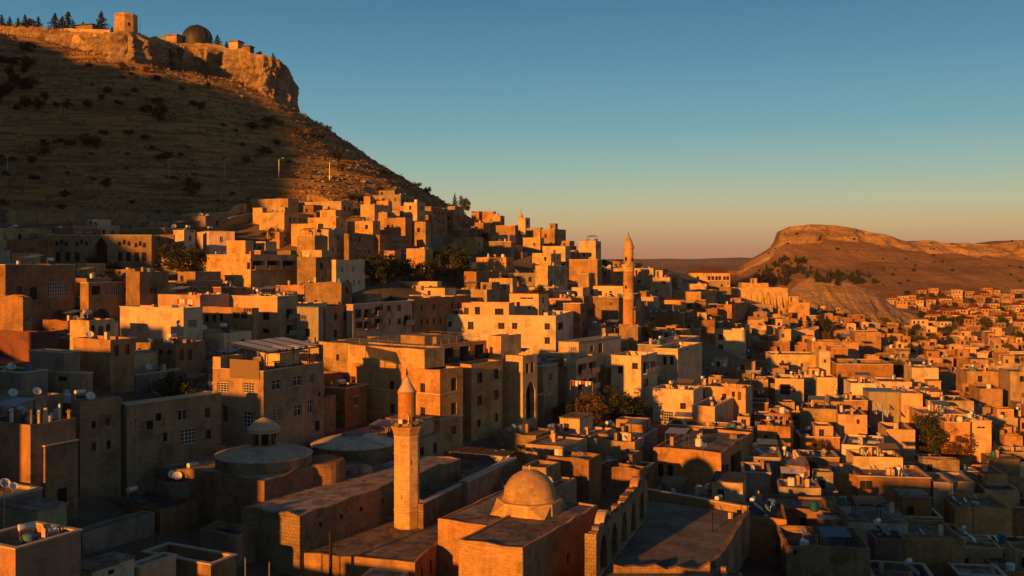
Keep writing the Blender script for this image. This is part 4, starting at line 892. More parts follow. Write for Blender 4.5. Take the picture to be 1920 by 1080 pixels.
def hotel_trim(h):
    zb = h.zb
    for z in (zt - 3.6, zt - 7.2):
        m = MB(); m.box(xL - .05, .06, -.06, 0.0, z - zb, z - zb + .16); m.box(0.0, .06, 0, yA, z - zb, z - zb + .16); m.build('string_course', M['coping'], h.root)
    m = MB()      # roof railing
    for x0, y0, x1, y1 in ((xL, .4, xu - .2, .4), (xu - .2, .4, xu - .2, 4.2), (xL, .4, xL, 20), (xL, 20, -8, 20), (-8, 6, -8, 20)):
        L = math.hypot(x1 - x0, y1 - y0); k = max(2, int(L / 2)); z = zu - zb
        for i in range(k + 1): x, y = x0 + (x1 - x0) * i / k, y0 + (y1 - y0) * i / k; m.box(x - .025, x + .025, y - .025, y + .025, z - .3, z + .85)
        for hh in (.45, .85): m.tube([(x0, y0, z + hh), (x1, y1, z + hh)], .025, 4)
    m.build('roof_railing', M['steel'], h.root)
    m = MB(); m.box(xL + 2, xL + 7, 10, 14, zu - zb - .4, zu - zb + .9); m.box(-14, -10.5, 12, 18, zu - zb - .4, zu - zb + .7); m.build('plant_room', M['tan'], h.root)
A.op(hotel_trim); ALL.append(A)
# --- house with the terrace awning
B = House(494, 697, 121.5, 27, name='terrace_house', cat='house', label='tall brown and cream house with awning covered roof terrace and hanging canvas', ref='the awning terrace house', mat='tan')
zt2 = B.ztop; wl2, wr2 = -B.xl(399), B.yr(607)
vB = B.vol(-wl2, 0, 0, wr2, zt2, None, .25, LW(B, [(407,429,716,734,'grid'),(455,476,717,736,'grid'),(456,474,772,800,'grid'),(417,428,760,790,'door')]),
  RW(B, [(510,527,714,733,'cross'),(550,566,706,725,'cross'),(580,589,703,720,'white'),(513,526,769,790,'grid'),(552,566,760,782,'cross'),(577,587,750,777,'cross'),(591,600,790,809,'void'),(596,601,735,744,'void')]), 'tan', 'roof_dark')
B.vol(-wl2, -wl2 + 1.3, 0.004, 4, zt2 + 1.5, zt2 + .002, .1, [], [], 'cream', 'roof')
B.vol(-wl2 + 1.31, -wl2 + 4.5, wr2 - 4.4, wr2 - .4, zt2 + 1.3, zt2 - .3, 0, [], [], 'cream', 'roof_white')
def awn(h):
    zb = h.zb; z = zt2 - zb; x0, x1, y0, y1 = -wl2 + 1.9, -.25, .6, wr2 - .6; zf, zk = z + 2.25, z + 2.75
    k = 4; zf = z + 2.35; tl = .13      # the awning falls towards the street side
    zx = lambda x: zf + (x1 - x) * tl
    def slab(xa, xb, ya, yb, d0, d1, name, mat):
        m = MB(); c = [(xa, ya, zx(xa) + d0), (xb, ya, zx(xb) + d0), (xb, yb, zx(xb) + d0), (xa, yb, zx(xa) + d0)]; t = [(p[0], p[1], p[2] + d1 - d0) for p in c]
        m.quad(*t); m.quad(*c[::-1])
        for i in range(4): j = (i + 1) % 4; m.quad(c[i], c[j], t[j], t[i])
        m.build(name, M[mat], h.root)
    for i in range(k):
        slab(x0, x1, y0 + (y1 - y0) * i / k + .22, y0 + (y1 - y0) * (i + 1) / k - .22, .10, .14, 'awning_sheet', 'awning')
    for i in range(k + 1):
        y = y0 + (y1 - y0) * i / k; slab(x0 - .1, x1 + .1, y - .14, y + .14, -.06, .18, 'beam', 'metal')
    for x in (x0, x1): slab(x - .07, x + .07, y0 + .15, y1 - .15, -.22, -.062, 'beam', 'metal')
    for x, y in ((x0, y0), (x1, y0), (x0, y1), (x1, y1), (x1, (y0 + y1) / 2), (x1, y0 + (y1 - y0) * .8), ((x0 + x1) / 2, y0)):
        m = MB(); m.box(x - .06, x + .06, y - .06, y + .06, z - .25, zx(x) - .23); m.build('post', M['metal'], h.root)
    ca, cb = h.xl(432), h.xl(487)
    m = MB(); m.box(ca, cb, -.12, -.06, h.zl(432, 708) - zb, z + 1.35); m.build('canvas_screen', M['canvas'], h.root)
    m = MB()
    for x in np.arange(cb, 0, .35): m.box(x - .012, x + .012, .1, .125, z, z + 1.0)
    m.tube([(cb, .11, z + 1.0), (-.1, .11, z + 1.0), (-.1, wr2 - .1, z + 1.0)], .03, 4)
    for y in np.arange(.2, wr2, .35): m.box(-.115, -.09, y - .012, y + .012, z, z + 1.0)
    m.build('terrace_railing', M['metal'], h.root)
    for i, (x, y) in enumerate(((-2, 2), (-3.6, 4), (-1.6, 5.5), (-4, 7), (-2, 8.5))):
        t = MB(); t.box(-.4, .4, -.4, .4, .70, .75); t.box(-.05, .05, -.05, .05, 0, .70); t.build('terrace_table', M['wood'], h.root, loc=(x, y, z - .25))
B.op(awn); B.coping(vB, 'coping', .05, .1); ALL.append(B)
# --- the low domed bath house
G = House(475, 893, 104.5, 27, name='bath_house', cat='bath house', label='low shaded stone bath house with two shallow conical domes, one with lantern', ref='the bath house', mat='rubble')
wlG, wrG = -G.xl(262), G.yr(605); zG = G.ztop
G.vol(-wlG, 2.3, -.9, wrG + .8, zG, zG - 7.5, .12, [], [], 'rubble', 'roof_white')
x2, y2, z2 = lp(G, 562, 967, 96.5); _, yb2, _ = lp(G, 740, 890, 115)
G.vol(x2 - 7.5, x2, y2, yb2 + 12, z2, z2 - 6, .12, [], [(y2 + k, y2 + k + .5, z2 - 1.9, z2 - 1.4, 'void') for k in (3, 6.5, 10, 14)], 'rubble', 'roof_white')
def baths(h):
    zb = h.zb
    for px, Y, rr, zlow, zdr, lant in ((495, 111.0, 5.3, zG - .2, 1.4, True), (663, 127.5, 5.35, z2 - .3, 1.85, False)):
        x, y, _ = lp(h, px, 850, Y); z0 = zlow - zb
        d = MB(); d.lathe([(rr, z0 - 2), (rr, z0 + zdr)], 40, caps=False); d.build('drum', M['rubble'], h.root, smooth=True, loc=(x, y, 0))
        c = MB(); c.lathe([(rr + .12, z0 + zdr - .12), (rr + .12, z0 + zdr), (rr * .75, z0 + zdr + .42), (rr * .5, z0 + zdr + .75), (rr * .3, z0 + zdr + .95), (.3, z0 + zdr + 1.1)], 40)
        dm = c.build('dome', M['lime'], h.root, smooth=False, loc=(x, y, 0))
        if not lant:
            o = MB(); o.lathe([(1.5, z0 + zdr + .86), (1.5, z0 + zdr + 1.16), (1.1, z0 + zdr + 1.25)], 20); o.build('skylight_ring', M['roof'], h.root, loc=(x, y, 0))
        if lant:
            zl0 = z0 + zdr + .7; l = MB()
            l.lathe([(1.62, zl0 - .3), (1.62, zl0 + .35)], 8, a0=.39); ln = l.build('lantern', M['ochre'], h.root, loc=(x, y, 0))
            for k in range(8):
                a = .39 + math.pi / 4 * k; cc = MB(); cc.lathe([(.2, zl0 + .35), (.2, zl0 + 1.7)], 6, 1.42 * math.cos(a), 1.42 * math.sin(a)); cc.build('column', M['ochre'], ln)
            r = MB(); r.lathe([(1.05, zl0 + .3), (1.05, zl0 + 1.7)], 8, a0=.39, caps=False); r.build('core', M['dark'], ln)
            r = MB(); r.lathe([(1.72, zl0 + 1.7), (1.72, zl0 + 2.0), (1.85, zl0 + 2.02), (1.85, zl0 + 2.14), (1.5, zl0 + 2.5), (1.0, zl0 + 2.95), (.45, zl0 + 3.22), (.08, zl0 + 3.34)], 24); r.build('cupola', M['lime'], ln, smooth=True)
    x, y, _ = lp(h, 598, 880, 113)
    a = MB(); a.lathe([(3.0, z2 - zb - .3), (3.0, zG - zb - .1), (2.8, zG - zb + .1)], 28); a.build('apse', M['rubble'], h.root, loc=(x, y, 0))
    for px, py, Y, r_, hh in ((668, 880, 117, 1.9, .5), (672, 868, 119, 2.6, .3), (612, 850, 116, .9, .9)):
        x, y, _ = lp(h, px, py, Y); a = MB(); a.lathe([(r_, z2 - zb - .2), (r_, z2 - zb + hh), (r_ * .6, z2 - zb + hh + .25)], 24); a.build('roof_light', M['roof'], h.root, loc=(x, y, 0))
G.op(baths); ALL.append(G)
# --- mosque prayer hall with the pointed dome, and its annex
I = House(980, 1029, 88, 27, name='mosque', cat='mosque', label='stone mosque hall with sunlit pointed dome on an eight sided drum', ref='the domed mosque', mat='gold')
wlI, wrI = -I.xl(860), I.yr(1121); zI = I.ztop
I.vol(-wlI, 0, 0, wrI, zI, None, .15, [], RW(I, [(1002,1008,1015,1036,'arch'),(1022,1028,1000,1020,'arch'),(1052,1057,985,1002,'void'),(1063,1068,1040,1060,'void'),(1094,1098,1030,1046,'void')]), 'ochre', 'roof')
I.vol(-wlI - 6.5, -wlI - .003, 7, wrI + 6, zI - .5, None, .1, [], [], 'ochre', 'roof')
def mosque(h):
    zb = h.zb; x, y, _ = lp(h, 993, 950, 102.3); z0 = zI - .2 - zb
    d = MB(); d.lathe([(3.55, z0 - .3), (3.45, z0 + 1.25), (3.3, z0 + 1.3)], 8, a0=.39); d.build('drum', M['gold'], h.root, loc=(x, y, 0))
    for k in range(4):
        a = math.pi / 4 + k * math.pi / 2; m = MB(); c_, s_ = math.cos(a), math.sin(a)
        p = lambda r, t, z: (r * c_ - t * s_, r * s_ + t * c_, z)
        m.poly([p(3.1, -1.3, z0 + 1.25), p(3.1, 1.3, z0 + 1.25), p(4.3, 0, z0 - .1)]); m.poly([p(3.1, -1.3, z0 + 1.25), p(4.3, 0, z0 - .1), p(3.1, -1.3, z0 - .1)]); m.poly([p(3.1, 1.3, z0 + 1.25), p(3.1, 1.3, z0 - .1), p(4.3, 0, z0 - .1)])
        m.build('squinch', M['gold'], h.root, loc=(x, y, 0))
    pr = [(2.84, z0 + 1.3), (2.84, z0 + 1.45), (2.72, z0 + 1.46)]
    for i in range(1, 17):
        t = i / 16; pr.append((2.72 * (1 - t ** 2.3) ** 0.60 if t < 1 else .02, z0 + 1.46 + 2.95 * t - .1 * t))
    e = MB(); e.lathe(pr, 48); e.build('dome', M['dome'], h.root, smooth=True, loc=(x, y, 0))
    e = MB(); e.lathe([(.13, z0 + 4.2), (.10, z0 + 4.5), (.16, z0 + 4.55), (.03, z0 + 4.75)], 10); e.build('finial', M['coping'], h.root, loc=(x, y, 0))
    m = MB()
    for i, zc in enumerate((zI - .35, zI - .75, zI - 1.1)): m.box(-wlI - .02, .05, -.1 + i * .03, 0, zc - zb, zc - zb + .14)
    m.build('cornice', M['gold'], h.root)
    m = MB(); m.tube([(.08, -.12, z0 - 7), (.08, -.12, z0 - .2)], .06, 6); m.build('downpipe', M['steel'], h.root)
M['dome'] = stone('dome_stone', (0.64, 0.42, 0.21), True, 0.35, 0.5, 0.22, 0.3)
I.op(mosque); ALL.append(I)
K = House(778, 1054, 94, 15, name='mosque_annex', cat='mosque annex', label='flat roofed stone annex with pointed windows at the foot of the near minaret', ref='the mosque annex', mat='ochre')
wlK, wrK = -K.xl(556), 14.5; zK = K.ztop
K.vol(-wlK, 0, 0, wrK, zK, None, .08, [], [(a, a + .6, zK - 2.6, zK - 1.1, 'arch') for a in (1.6, 4.2, 6.8, 9.4)], 'ochre', 'roof'); 
K.vol(-4.5, -.6, -5, -.004, zK - .9, None, .25, [], [], 'cream', 'roof_white')
ALL.append(K)
Jr = H(796,938,690,962,112,4,th=24,mat='brown',win=(0,0),hut=False,par=.3,roof='roof',label='wide low roof terrace behind the compound wall with teal tables',ref='the terrace with teal tables',cop=False)

def minaret_near():
    Y = 107.0; c = P(763, 985, Y); zz = lambda py: (985 - py) * Y / F
    r = empty('minaret', c); tag(r, 'near sunlit octagonal minaret with conical cap and loudspeakers', 'minaret')
    s = MB(); s.lathe([(1.40, -.8), (1.40, zz(812))], 8, a0=.30, caps=False); s.build('shaft', M['minaret'], r)
    for pz in (955, 905, 850, 818): s = MB(); s.lathe([(1.41, zz(pz)), (1.455, zz(pz) + .03), (1.455, zz(pz) + .14), (1.41, zz(pz) + .17)], 8, a0=.30, caps=False); s.build('stone_band', M['coping'], r)
    s = MB(); s.lathe([(1.42, zz(814)), (1.5, zz(811)), (1.56, zz(806)), (1.74, zz(800)), (1.78, zz(798)), (1.78, zz(797))], 8, a0=.30); s.build('balcony', M['minaret'], r)
    s = MB(); s.lathe([(.97, zz(800)), (.97, zz(737)), (1.08, zz(736)), (1.08, zz(734)), (1.0, zz(733))], 24); us_ = s.build('upper_shaft', M['minaret'], r, smooth=False)
    s = MB(); s.lathe([(1.02, zz(733.5)), (.72, zz(725)), (.42, zz(716)), (.2, zz(709)), (.1, zz(707))], 24); s.build('cone_cap', M['coping'], r)
    s = MB(); s.lathe([(.04, zz(708)), (.05, zz(703)), (.14, zz(701)), (.05, zz(698)), (.11, zz(696)), (.04, zz(694)), (.02, zz(688))], 10); s.build('finial', M['metal'], r)
    s = MB()   # niche on the upper shaft
    for sgn in (-1, 1): s.box(sgn * .3 - .05, sgn * .3 + .05, -1.03, -.93, zz(798), zz(778))
    s.tube([(-.3, -.99, zz(778)), (-.2, -.99, zz(774)), (0, -1.0, zz(771)), (.2, -.99, zz(774)), (.3, -.99, zz(778))], .06, 5); s.build('niche_moulding', M['coping'], r)
    s = MB(); s.box(.72, 1.0, -.3, .3, zz(798), zz(780)); s.build('door', M['wood'], r, rz=-.6)
    for a, pz in ((-1.95, 932), (-1.15, 868)):
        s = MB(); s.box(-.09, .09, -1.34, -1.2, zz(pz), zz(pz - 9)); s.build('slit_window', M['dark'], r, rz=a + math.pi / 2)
    for k, (a, zz_) in enumerate(((-2.7, 787), (-2.2, 792), (-1.9, 786), (-1.3, 794), (-.9, 789), (-.4, 786), (.2, 790))):
        s = MB(); s.tube([(1.1, 0, 0), (1.35, 0, 0), (1.5, 0, 0), (1.72, 0, 0)], [.05, .06, .1, .26], 10); s.build('loudspeaker', M['steel'], r, loc=(0, 0, zz(zz_)), rz=a)
    s = MB()
    for k in range(16):
        a = 2 * math.pi * k / 16; s.box(1.66 * math.cos(a) - .015, 1.66 * math.cos(a) + .015, 1.66 * math.sin(a) - .015, 1.66 * math.sin(a) + .015, zz(798), zz(786))
    s.tube([(1.66 * math.cos(a), 1.66 * math.sin(a), zz(786)) for a in np.linspace(0, 2 * math.pi, 17)], .02, 4); s.build('railing', M['metal'], r)
def minaret_far():
    Y = 230.0; c = P(1178.5, 660, Y); zz = lambda py: (660 - py) * Y / F
    r = empty('minaret', c, .3); tag(r, 'tall slender distant minaret with fluted shaft and ribbed bulb top', 'minaret')
    s = MB(); s.box(-1.65, 1.65, -1.65, 1.65, -4, zz(612)); s.box(-1.75, 1.75, -1.75, 1.75, zz(612), zz(608)); s.build('plinth', M['ochre'], r)
    def flute(r0, z0, z1, n=16, d=.12):
        f = MB(); prof = []
        base = len(f.v); N = n * 4
        for z in (z0, z1):
            for k in range(N):
                a = 2 * math.pi * k / N; rr = r0 - d * (0.5 + 0.5 * math.cos(n * a)); f.v.append((rr * math.cos(a), rr * math.sin(a), z))
        for k in range(N): k2 = (k + 1) % N; f.f.append((k, k2, N + k2, N + k)); f.m.append(0)
        f.f.append(tuple(N + k for k in range(N))); f.m.append(0); return f
    flute(1.28, zz(609), zz(560)).build('fluted_shaft', M['gold'], r)
    s = MB(); s.lathe([(1.3, zz(561)), (1.42, zz(558)), (1.42, zz(556)), (1.3, zz(553)), (1.36, zz(550)), (1.26, zz(548))], 28); s.build('band', M['gold'], r)
    s = MB(); s.lathe([(1.25, zz(549)), (1.24, zz(533)), (1.34, zz(532)), (1.34, zz(530)), (1.22, zz(529)), (1.2, zz(507))], 28); s.build('middle_shaft', M['gold'], r)
    s = MB(); s.lathe([(1.22, zz(509)), (1.34, zz(505)), (1.6, zz(500)), (1.72, zz(499)), (1.72, zz(496)), (1.6, zz(496))], 28); s.build('balcony', M['gold'], r)
    s = MB(); s.lathe([(1.14, zz(499)), (1.12, zz(467)), (1.3, zz(465)), (1.34, zz(463)), (1.2, zz(462))], 28); s.build('upper_shaft', M['gold'], r)
    s = MB(); s.lathe([(1.18, zz(463)), (1.16, zz(459)), (1.0, zz(456)), (.92, zz(455.5)), (.9, zz(452)), (.7, zz(449.5)), (.62, zz(449)), (.5, zz(446)), (.3, zz(443.5)), (.12, zz(442))], 20); s.build('bulb_top', M['gold'], r)
    s = MB(); s.lathe([(.07, zz(443)), (.08, zz(440)), (.13, zz(439)), (.05, zz(437)), (.02, zz(434))], 8); s.build('finial', M['metal'], r)
    for a, pz, hh in ((-2.2, 541, 6), (-2.2, 489, 7), (-.9, 490, 6)):
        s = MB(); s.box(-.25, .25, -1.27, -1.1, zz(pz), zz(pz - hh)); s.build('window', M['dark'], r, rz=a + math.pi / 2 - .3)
    s = MB()
    for k in range(20):
        a = 2 * math.pi * k / 20; s.box(1.6 * math.cos(a) - .03, 1.6 * math.cos(a) + .03, 1.6 * math.sin(a) - .03, 1.6 * math.sin(a) + .03, zz(496), zz(490))
    s.build('railing', M['steel'], r)

def wall_path(name, pw, top, bot, th, mat, label, cat='wall', group=None, jag=0.0, cap=True):
    """a free-standing wall along world points pw with per-point top/bottom heights"""
    m = MB(); n = len(pw); L, Rr = [], []
    for i, p in enumerate(pw):
        d = (Vector(pw[min(i + 1, n - 1)]) - Vector(pw[max(i - 1, 0)])); d.normalize(); nn = Vector((d.y, -d.x)) * th / 2
        L.append(Vector(p) - nn); Rr.append(Vector(p) + nn)
    o = Vector((pw[0][0], pw[0][1], min(bot)))
    q = lambda v, z: (v.x - o.x, v.y - o.y, z - o.z)
    tp = [t + random.uniform(-jag, jag) for t in top]
    for i in range(n - 1):
        m.quad(q(Rr[i], bot[i]), q(Rr[i + 1], bot[i + 1]), q(Rr[i + 1], tp[i + 1]), q(Rr[i], tp[i]))
        m.quad(q(L[i + 1], bot[i + 1]), q(L[i], bot[i]), q(L[i], tp[i]), q(L[i + 1], tp[i + 1]))
        m.quad(q(Rr[i], tp[i]), q(Rr[i + 1], tp[i + 1]), q(L[i + 1], tp[i + 1]), q(L[i], tp[i]))
    m.quad(q(L[0], bot[0]), q(Rr[0], bot[0]), q(Rr[0], tp[0]), q(L[0], tp[0])); m.quad(q(Rr[-1], bot[-1]), q(L[-1], bot[-1]), q(L[-1], tp[-1]), q(Rr[-1], tp[-1]))
    if cap:
        r = empty(name, o); m.build('wall', M[mat], r); c = MB()
        for i in range(n - 1):
            e = (Rr[i] - L[i]) * .08
            a, b, cc, dd = Rr[i] + e, Rr[i + 1] + e, L[i + 1] - e, L[i] - e
            for z1, z2 in ((.003, .12),):
                c.quad(q(a, tp[i] + z2), q(b, tp[i + 1] + z2), q(cc, tp[i + 1] + z2), q(dd, tp[i] + z2)); c.quad(q(a, tp[i] + z1), q(b, tp[i + 1] + z1), q(b, tp[i + 1] + z2), q(a, tp[i] + z2)); c.quad(q(cc, tp[i + 1] + z1), q(dd, tp[i] + z1), q(dd, tp[i] + z2), q(cc, tp[i + 1] + z2))
        c.build('coping', M['coping'], r)
    else: r = m.build(name, M[mat], None, loc=o)
    return tag(r, label, cat, group)
def interp_path(A_, B_, k): return [(A_[0] + (B_[0] - A_[0]) * i / k, A_[1] + (B_[1] - A_[1]) * i / k) for i in range(k + 1)]

def landmarks():
    minaret_near(); minaret_far()
    a, b, c = P(789, 945, 106), P(864, 912, 115.5), P(962, 864, 129.5)
    wall_path('compound_wall', interp_path(a, b, 4), [a.z] * 5, [a.z - 5] * 5, .6, 'rubble', 'lower rubble wall running from the near minaret to the lit pier', cap=True)
    wall_path('compound_wall', interp_path((b.x + .3, b.y - .2), c, 5), [c.z + .35] * 6, [c.z - 5] * 6, 1.0, 'rubble', 'higher rubble wall from the lit pier back behind the dome', cap=True)
    # ruined arcade
    a, b = P(1118, 1002, 91), P(1214, 898, 114); r = empty('ruined_arcade', (a.x, a.y, a.z - 5), math.atan2(b.y - a.y, b.x - a.x)); tag(r, 'ruined stone arcade wall with five blind arches beside the empty court', 'ruin')
    L = math.hypot(b.x - a.x, b.y - a.y); m = MB(); zt = 5.0
    holes = [(1.5 + i * L / 5.3, 1.5 + i * L / 5.3 + 2.6, .9, 4.35, 'archp', .7) for i in range(5)]
    facade(m, (0, 0, 0), (1, 0, 0), L, 0, zt, holes)
    facade(m, (L, 1.1, 0), (-1, 0, 0), L, 0, zt, []); facade(m, (L, 0, 0), (0, 1, 0), 1.1, 0, zt, []); facade(m, (0, 1.1, 0), (0, -1, 0), 1.1, 0, zt, [])
    m.quad((0, .7, .5), (L, .7, .5), (L, .7, zt - .3), (0, .7, zt - .3)); m.build('wall', M['rubble'], r)
    rr = random.Random(3)
    for i in range(34):
        x = rr.uniform(0, L - .8); s = MB(); s.box(0, rr.uniform(.5, 1.1), 0, rr.uniform(.5, 1.05), -.3, rr.uniform(.05, .45)); s.build('coping_stone', M['rubble'], r, loc=(x, .02, zt), rz=0)
    for x0 in (L * .2, L * .85):
        s = MB(); N = 10
        for k in range(N):
            t0, t1 = math.pi * k / N, math.pi * (k + 1) / N; R0, R1 = 1.75, 1.3
            f = lambda R, t, y: (x0 + R * math.cos(t), y, zt - .35 + R * math.sin(t) * .8)
            s.quad(f(R0, t0, .1), f(R0, t1, .1), f(R1, t1, .1), f(R1, t0, .1)); s.quad(f(R0, t0, .1), f(R0, t0, 1), f(R0, t1, 1), f(R0, t1, .1)); s.quad(f(R1, t0, .1), f(R1, t1, .1), f(R1, t1, 1), f(R1, t0, 1)); s.quad(f(R0, t0, 1), f(R1, t0, 1), f(R1, t1, 1), f(R0, t1, 1))
        s.build('arch_crown', M['gold'], r)
    zc = -29.7; q = [P(px, py, -zc * F / (py - HY)) for px, py in ((1128, 1092), (1150, 1040), (1222, 938), (1402, 966), (1335, 1080))]
    m = MB(); o = q[0]; m.poly([p - o for p in q]); m.poly([Vector((p.x - o.x, p.y - o.y, -3)) for p in reversed(q)])
    for i in range(5): p1, p2 = q[i] - o, q[(i + 1) % 5] - o; m.quad((p1.x, p1.y, -3), (p2.x, p2.y, -3), p2, p1)
    tag(m.build('courtyard_paving', M['yard'], None, loc=o), kind='structure')
    a, b = P(1216, 924, 125), P(1402, 957, 116)
    wall_path('courtyard_wall', interp_path(a, b, 6), [CAMZ - 29.0] * 7, [CAMZ - 33] * 7, .5, 'ochre', 'low ochre wall along the back of the empty court')
    a, b = P(1150, 1068, 94), P(1330, 1072, 94)
    wall_path('courtyard_wall', interp_path(a, b, 9), [CAMZ - 28.9 - .5 * (i % 3) * .4 for i in range(10)], [CAMZ - 34] * 10, .6, 'rubble', 'broken rubble wall along the front of the empty court', cap=False, jag=.25)
    a, b = P(1402, 965, 115.7), P(1338, 1066, 95.5)
    wall_path('courtyard_wall', interp_path(a, b, 9), [CAMZ - 29.2] * 10, [CAMZ - 34] * 10, .5, 'rubble', 'crumbling rubble wall on the right side of the empty court', cap=False, jag=.2)
    # castle tower and dome on the plateau
    c = P(236, 64, 346); zz = lambda py: (64 - py) * 346 / F
    r = empty('castle_tower', c); tag(r, 'sunlit eight sided castle tower on the cliff edge', 'tower')
    s = MB(); s.lathe([(4.1, -2.5), (3.85, zz(33))], 8, a0=.25, caps=False); s.build('wall', M['gold'], r)
    s = MB(); s.lathe([(3.95, zz(33)), (3.95, zz(30)), (3.8, zz(28)), (3.3, zz(27.5))], 8, a0=.25); s.build('parapet', M['gold'], r)
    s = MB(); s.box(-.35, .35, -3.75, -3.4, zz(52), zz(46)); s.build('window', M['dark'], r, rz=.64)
    m = MB(); m.tube([(0, 0, 0), (0, 0, 6.5)], .05, 5); m.tube([(-1, 0, 5), (1, 0, 5)], .04, 4); m.build('antenna_mast', M['metal'], None, loc=P(262, 72, 360)); tag(m_last(), 'thin antenna mast right of the castle tower', 'antenna')
    c = P(370, 84, 402); zz = lambda py: (84 - py) * 402 / F
    r = empty('domed_building', c); tag(r, 'dark ribbed dome on the castle plateau', 'dome')
    pr = [(6.0, -1.5), (6.0, zz(74))] + [(6.0 * math.cos(t), zz(74) + (zz(48) - zz(74)) * math.sin(t)) for t in np.linspace(.05, 1.5, 12)]
    s = MB(); s.lathe(pr, 32); s.build('dome', M['lead'], r, smooth=True)
    for k in range(16):
        a = 2 * math.pi * k / 16; s = MB(); s.tube([(6.05 * math.cos(t) * math.cos(a), 6.05 * math.cos(t) * math.sin(a), zz(74) + (zz(48) - zz(74)) * 1.01 * math.sin(t)) for t in np.linspace(0, 1.45, 10)], .1, 4); s.build('rib', M['lead'], r)
    s = MB(); s.lathe([(.5, zz(49)), (.4, zz(46)), (.1, zz(45))], 10); s.build('finial', M['lead'], r)
    for px, py, Y, w, d, h, mt, lab in ((327, 80, 396, 5, 4, 3.0, 'tan', 'small tan hut left of the castle dome'), (443, 90, 388, 4, 4, 2.6, 'gold', 'small golden lookout hut on the cliff rim right of the dome'), (305, 78, 400, 7, 4, 1.8, 'blue_sheet', 'low blue roofed shed between castle tower and dome'), (163, 58, 362, 8, 4, 2.0, 'roof_dark', 'dark low shed between the pines left of the castle tower'), (462, 95, 388, 5, 3, 1.6, 'roof_dark', 'dark low shed on the cliff rim right of the lookout hut')):
        s = MB(); c = P(px, py, Y); rt = empty('plateau_hut', c, -.3); tag(rt, lab, 'hut'); s.box(-w / 2, w / 2, -d / 2, d / 2, -2, h * .8); s.build('wall', M[mt if mt != 'roof_dark' else 'brown'], rt)
        s = MB(); s.box(-w / 2 - .3, w / 2 + .3, -d / 2 - .3, d / 2 + .3, h * .8, h); s.build('roof', M['roof' if mt in ('tan', 'gold') else mt], rt)
    pw = [tuple(P(px, 60, Y)[:2]) for px, Y in ((120, 358), (150, 354), (180, 350), (208, 347))]
    zt_ = [CAMZ + (HY - py) * Y / F for py, Y in ((54, 358), (55, 354), (56, 350), (57, 347))]
    wall_path('castle_wall', pw, zt_, [z - 5 for z in zt_], .8, 'gold', 'castle curtain wall running left from the cliff tower')
    # road on the slope with lamps and its retaining wall
    rp = _rp; k = 60; pxs = np.linspace(-60, 660, k); Ys = np.interp(pxs, rp[:, 0], rp[:, 1]); xs = (pxs - PCX) * Ys / F; zc_ = np.interp(xs, RDX, RDZ) + .22
    g_ = np.array([[(x - .5, y + 1.6, z - .15) for x, y, z in zip(xs, Ys, zc_)], [(x, y - 1.6, z - .15) for x, y, z in zip(xs, Ys, zc_)]])
    rd = sheet('hill_road', g_[::-1], M['track']); tag(rd, kind='structure')
    ys_w = Ys - 1.9; wall_path('retaining_wall', list(zip(xs, ys_w)), list(zc_ + .3), list(zc_ - 1.2), .5, 'rubble', 'pale retaining wall along the road across the castle slope', cap=False, jag=.12)
    for px in (14, 316, 421, 523, 618):
        Y = float(np.interp(px, rp[:, 0], rp[:, 1])) + 1.4; x = (px - PCX) * Y / F; z = float(np.interp(px, pxs, zc_))
        r = empty('street_lamp', (x, Y, z)); tag(r, {14: 'street lamp at the left edge on the slope road', 316: 'second street lamp from the left on the slope road', 421: 'third street lamp from the left on the slope road', 523: 'fourth street lamp from the left on the slope road', 618: 'rightmost street lamp on the slope road'}[px], 'street lamp', 'street lamps along the slope road')
        s = MB(); s.tube([(0, 0, -.5), (0, 0, 6.6)], [.09, .06], 6); s.build('pole', M['steel'], r)
        s = MB(); s.tube([(0, 0, 6.5), (.5, -.2, 6.9), (1.3, -.4, 7.0)], .045, 5); s.build('arm', M['steel'], r)
        s = MB(); s.box(1.1, 1.7, -.6, -.3, 6.93, 7.06); s.build('lamp_head', M['white_metal'], r)
    # walls on the slope above the roofs
    def pix_wall(name, ps, hgt, mat, lab, th=.6, cap=True):
        pw = []; 
        for (p0, p1) in zip(ps[:-1], ps[1:]):
            for i in range(6):
                px, py = p0[0] + (p1[0] - p0[0]) * i / 6, p0[1] + (p1[1] - p0[1]) * i / 6; Y = ray_ground(px, py)
                if Y: pw.append(((px - PCX) * Y / F, Y))
        pw2 = [np.mean(pw[max(0, i - 2):i + 3], axis=0) for i in range(len(pw))]
        z = [Ts(*p) for p in pw2]; wall_path(name, [tuple(p) for p in pw2], [v + hgt for v in z], [v - 2 for v in z], th, mat, lab, cap=cap)
    pix_wall('perimeter_wall', [(335, 412), (370, 408), (410, 404), (440, 394), (472, 384)], 2.6, 'gold', 'long pale perimeter wall climbing the slope above the garden tree')
    pix_wall('perimeter_wall', [(410, 428), (440, 418), (468, 402), (490, 405)], 2.2, 'tan', 'second stepped wall below the long perimeter wall')
    pix_wall('terrace_wall', [(0, 412), (80, 412), (160, 414), (240, 418), (290, 424)], 3.5, 'brown', 'old shaded terrace wall on the slope behind the madrasa', th=1.0, cap=False)
    pix_wall('terrace_wall', [(570, 372), (610, 375), (650, 380)], 1.8, 'gold', 'short golden terrace wall at the top of the hillside houses', cap=False)
_last = [None]
_place0 = place
def place(name, me, parent=None, loc=(0, 0, 0), rz=0.0, scale=None):
    o = _place0(name, me, parent, loc, rz, scale); _last[0] = o; return o
def m_last(): return _last[0]
M['yard'] = stone('yard_earth', (0.24, 0.205, 0.16), False, 0.6, bump=0.6)
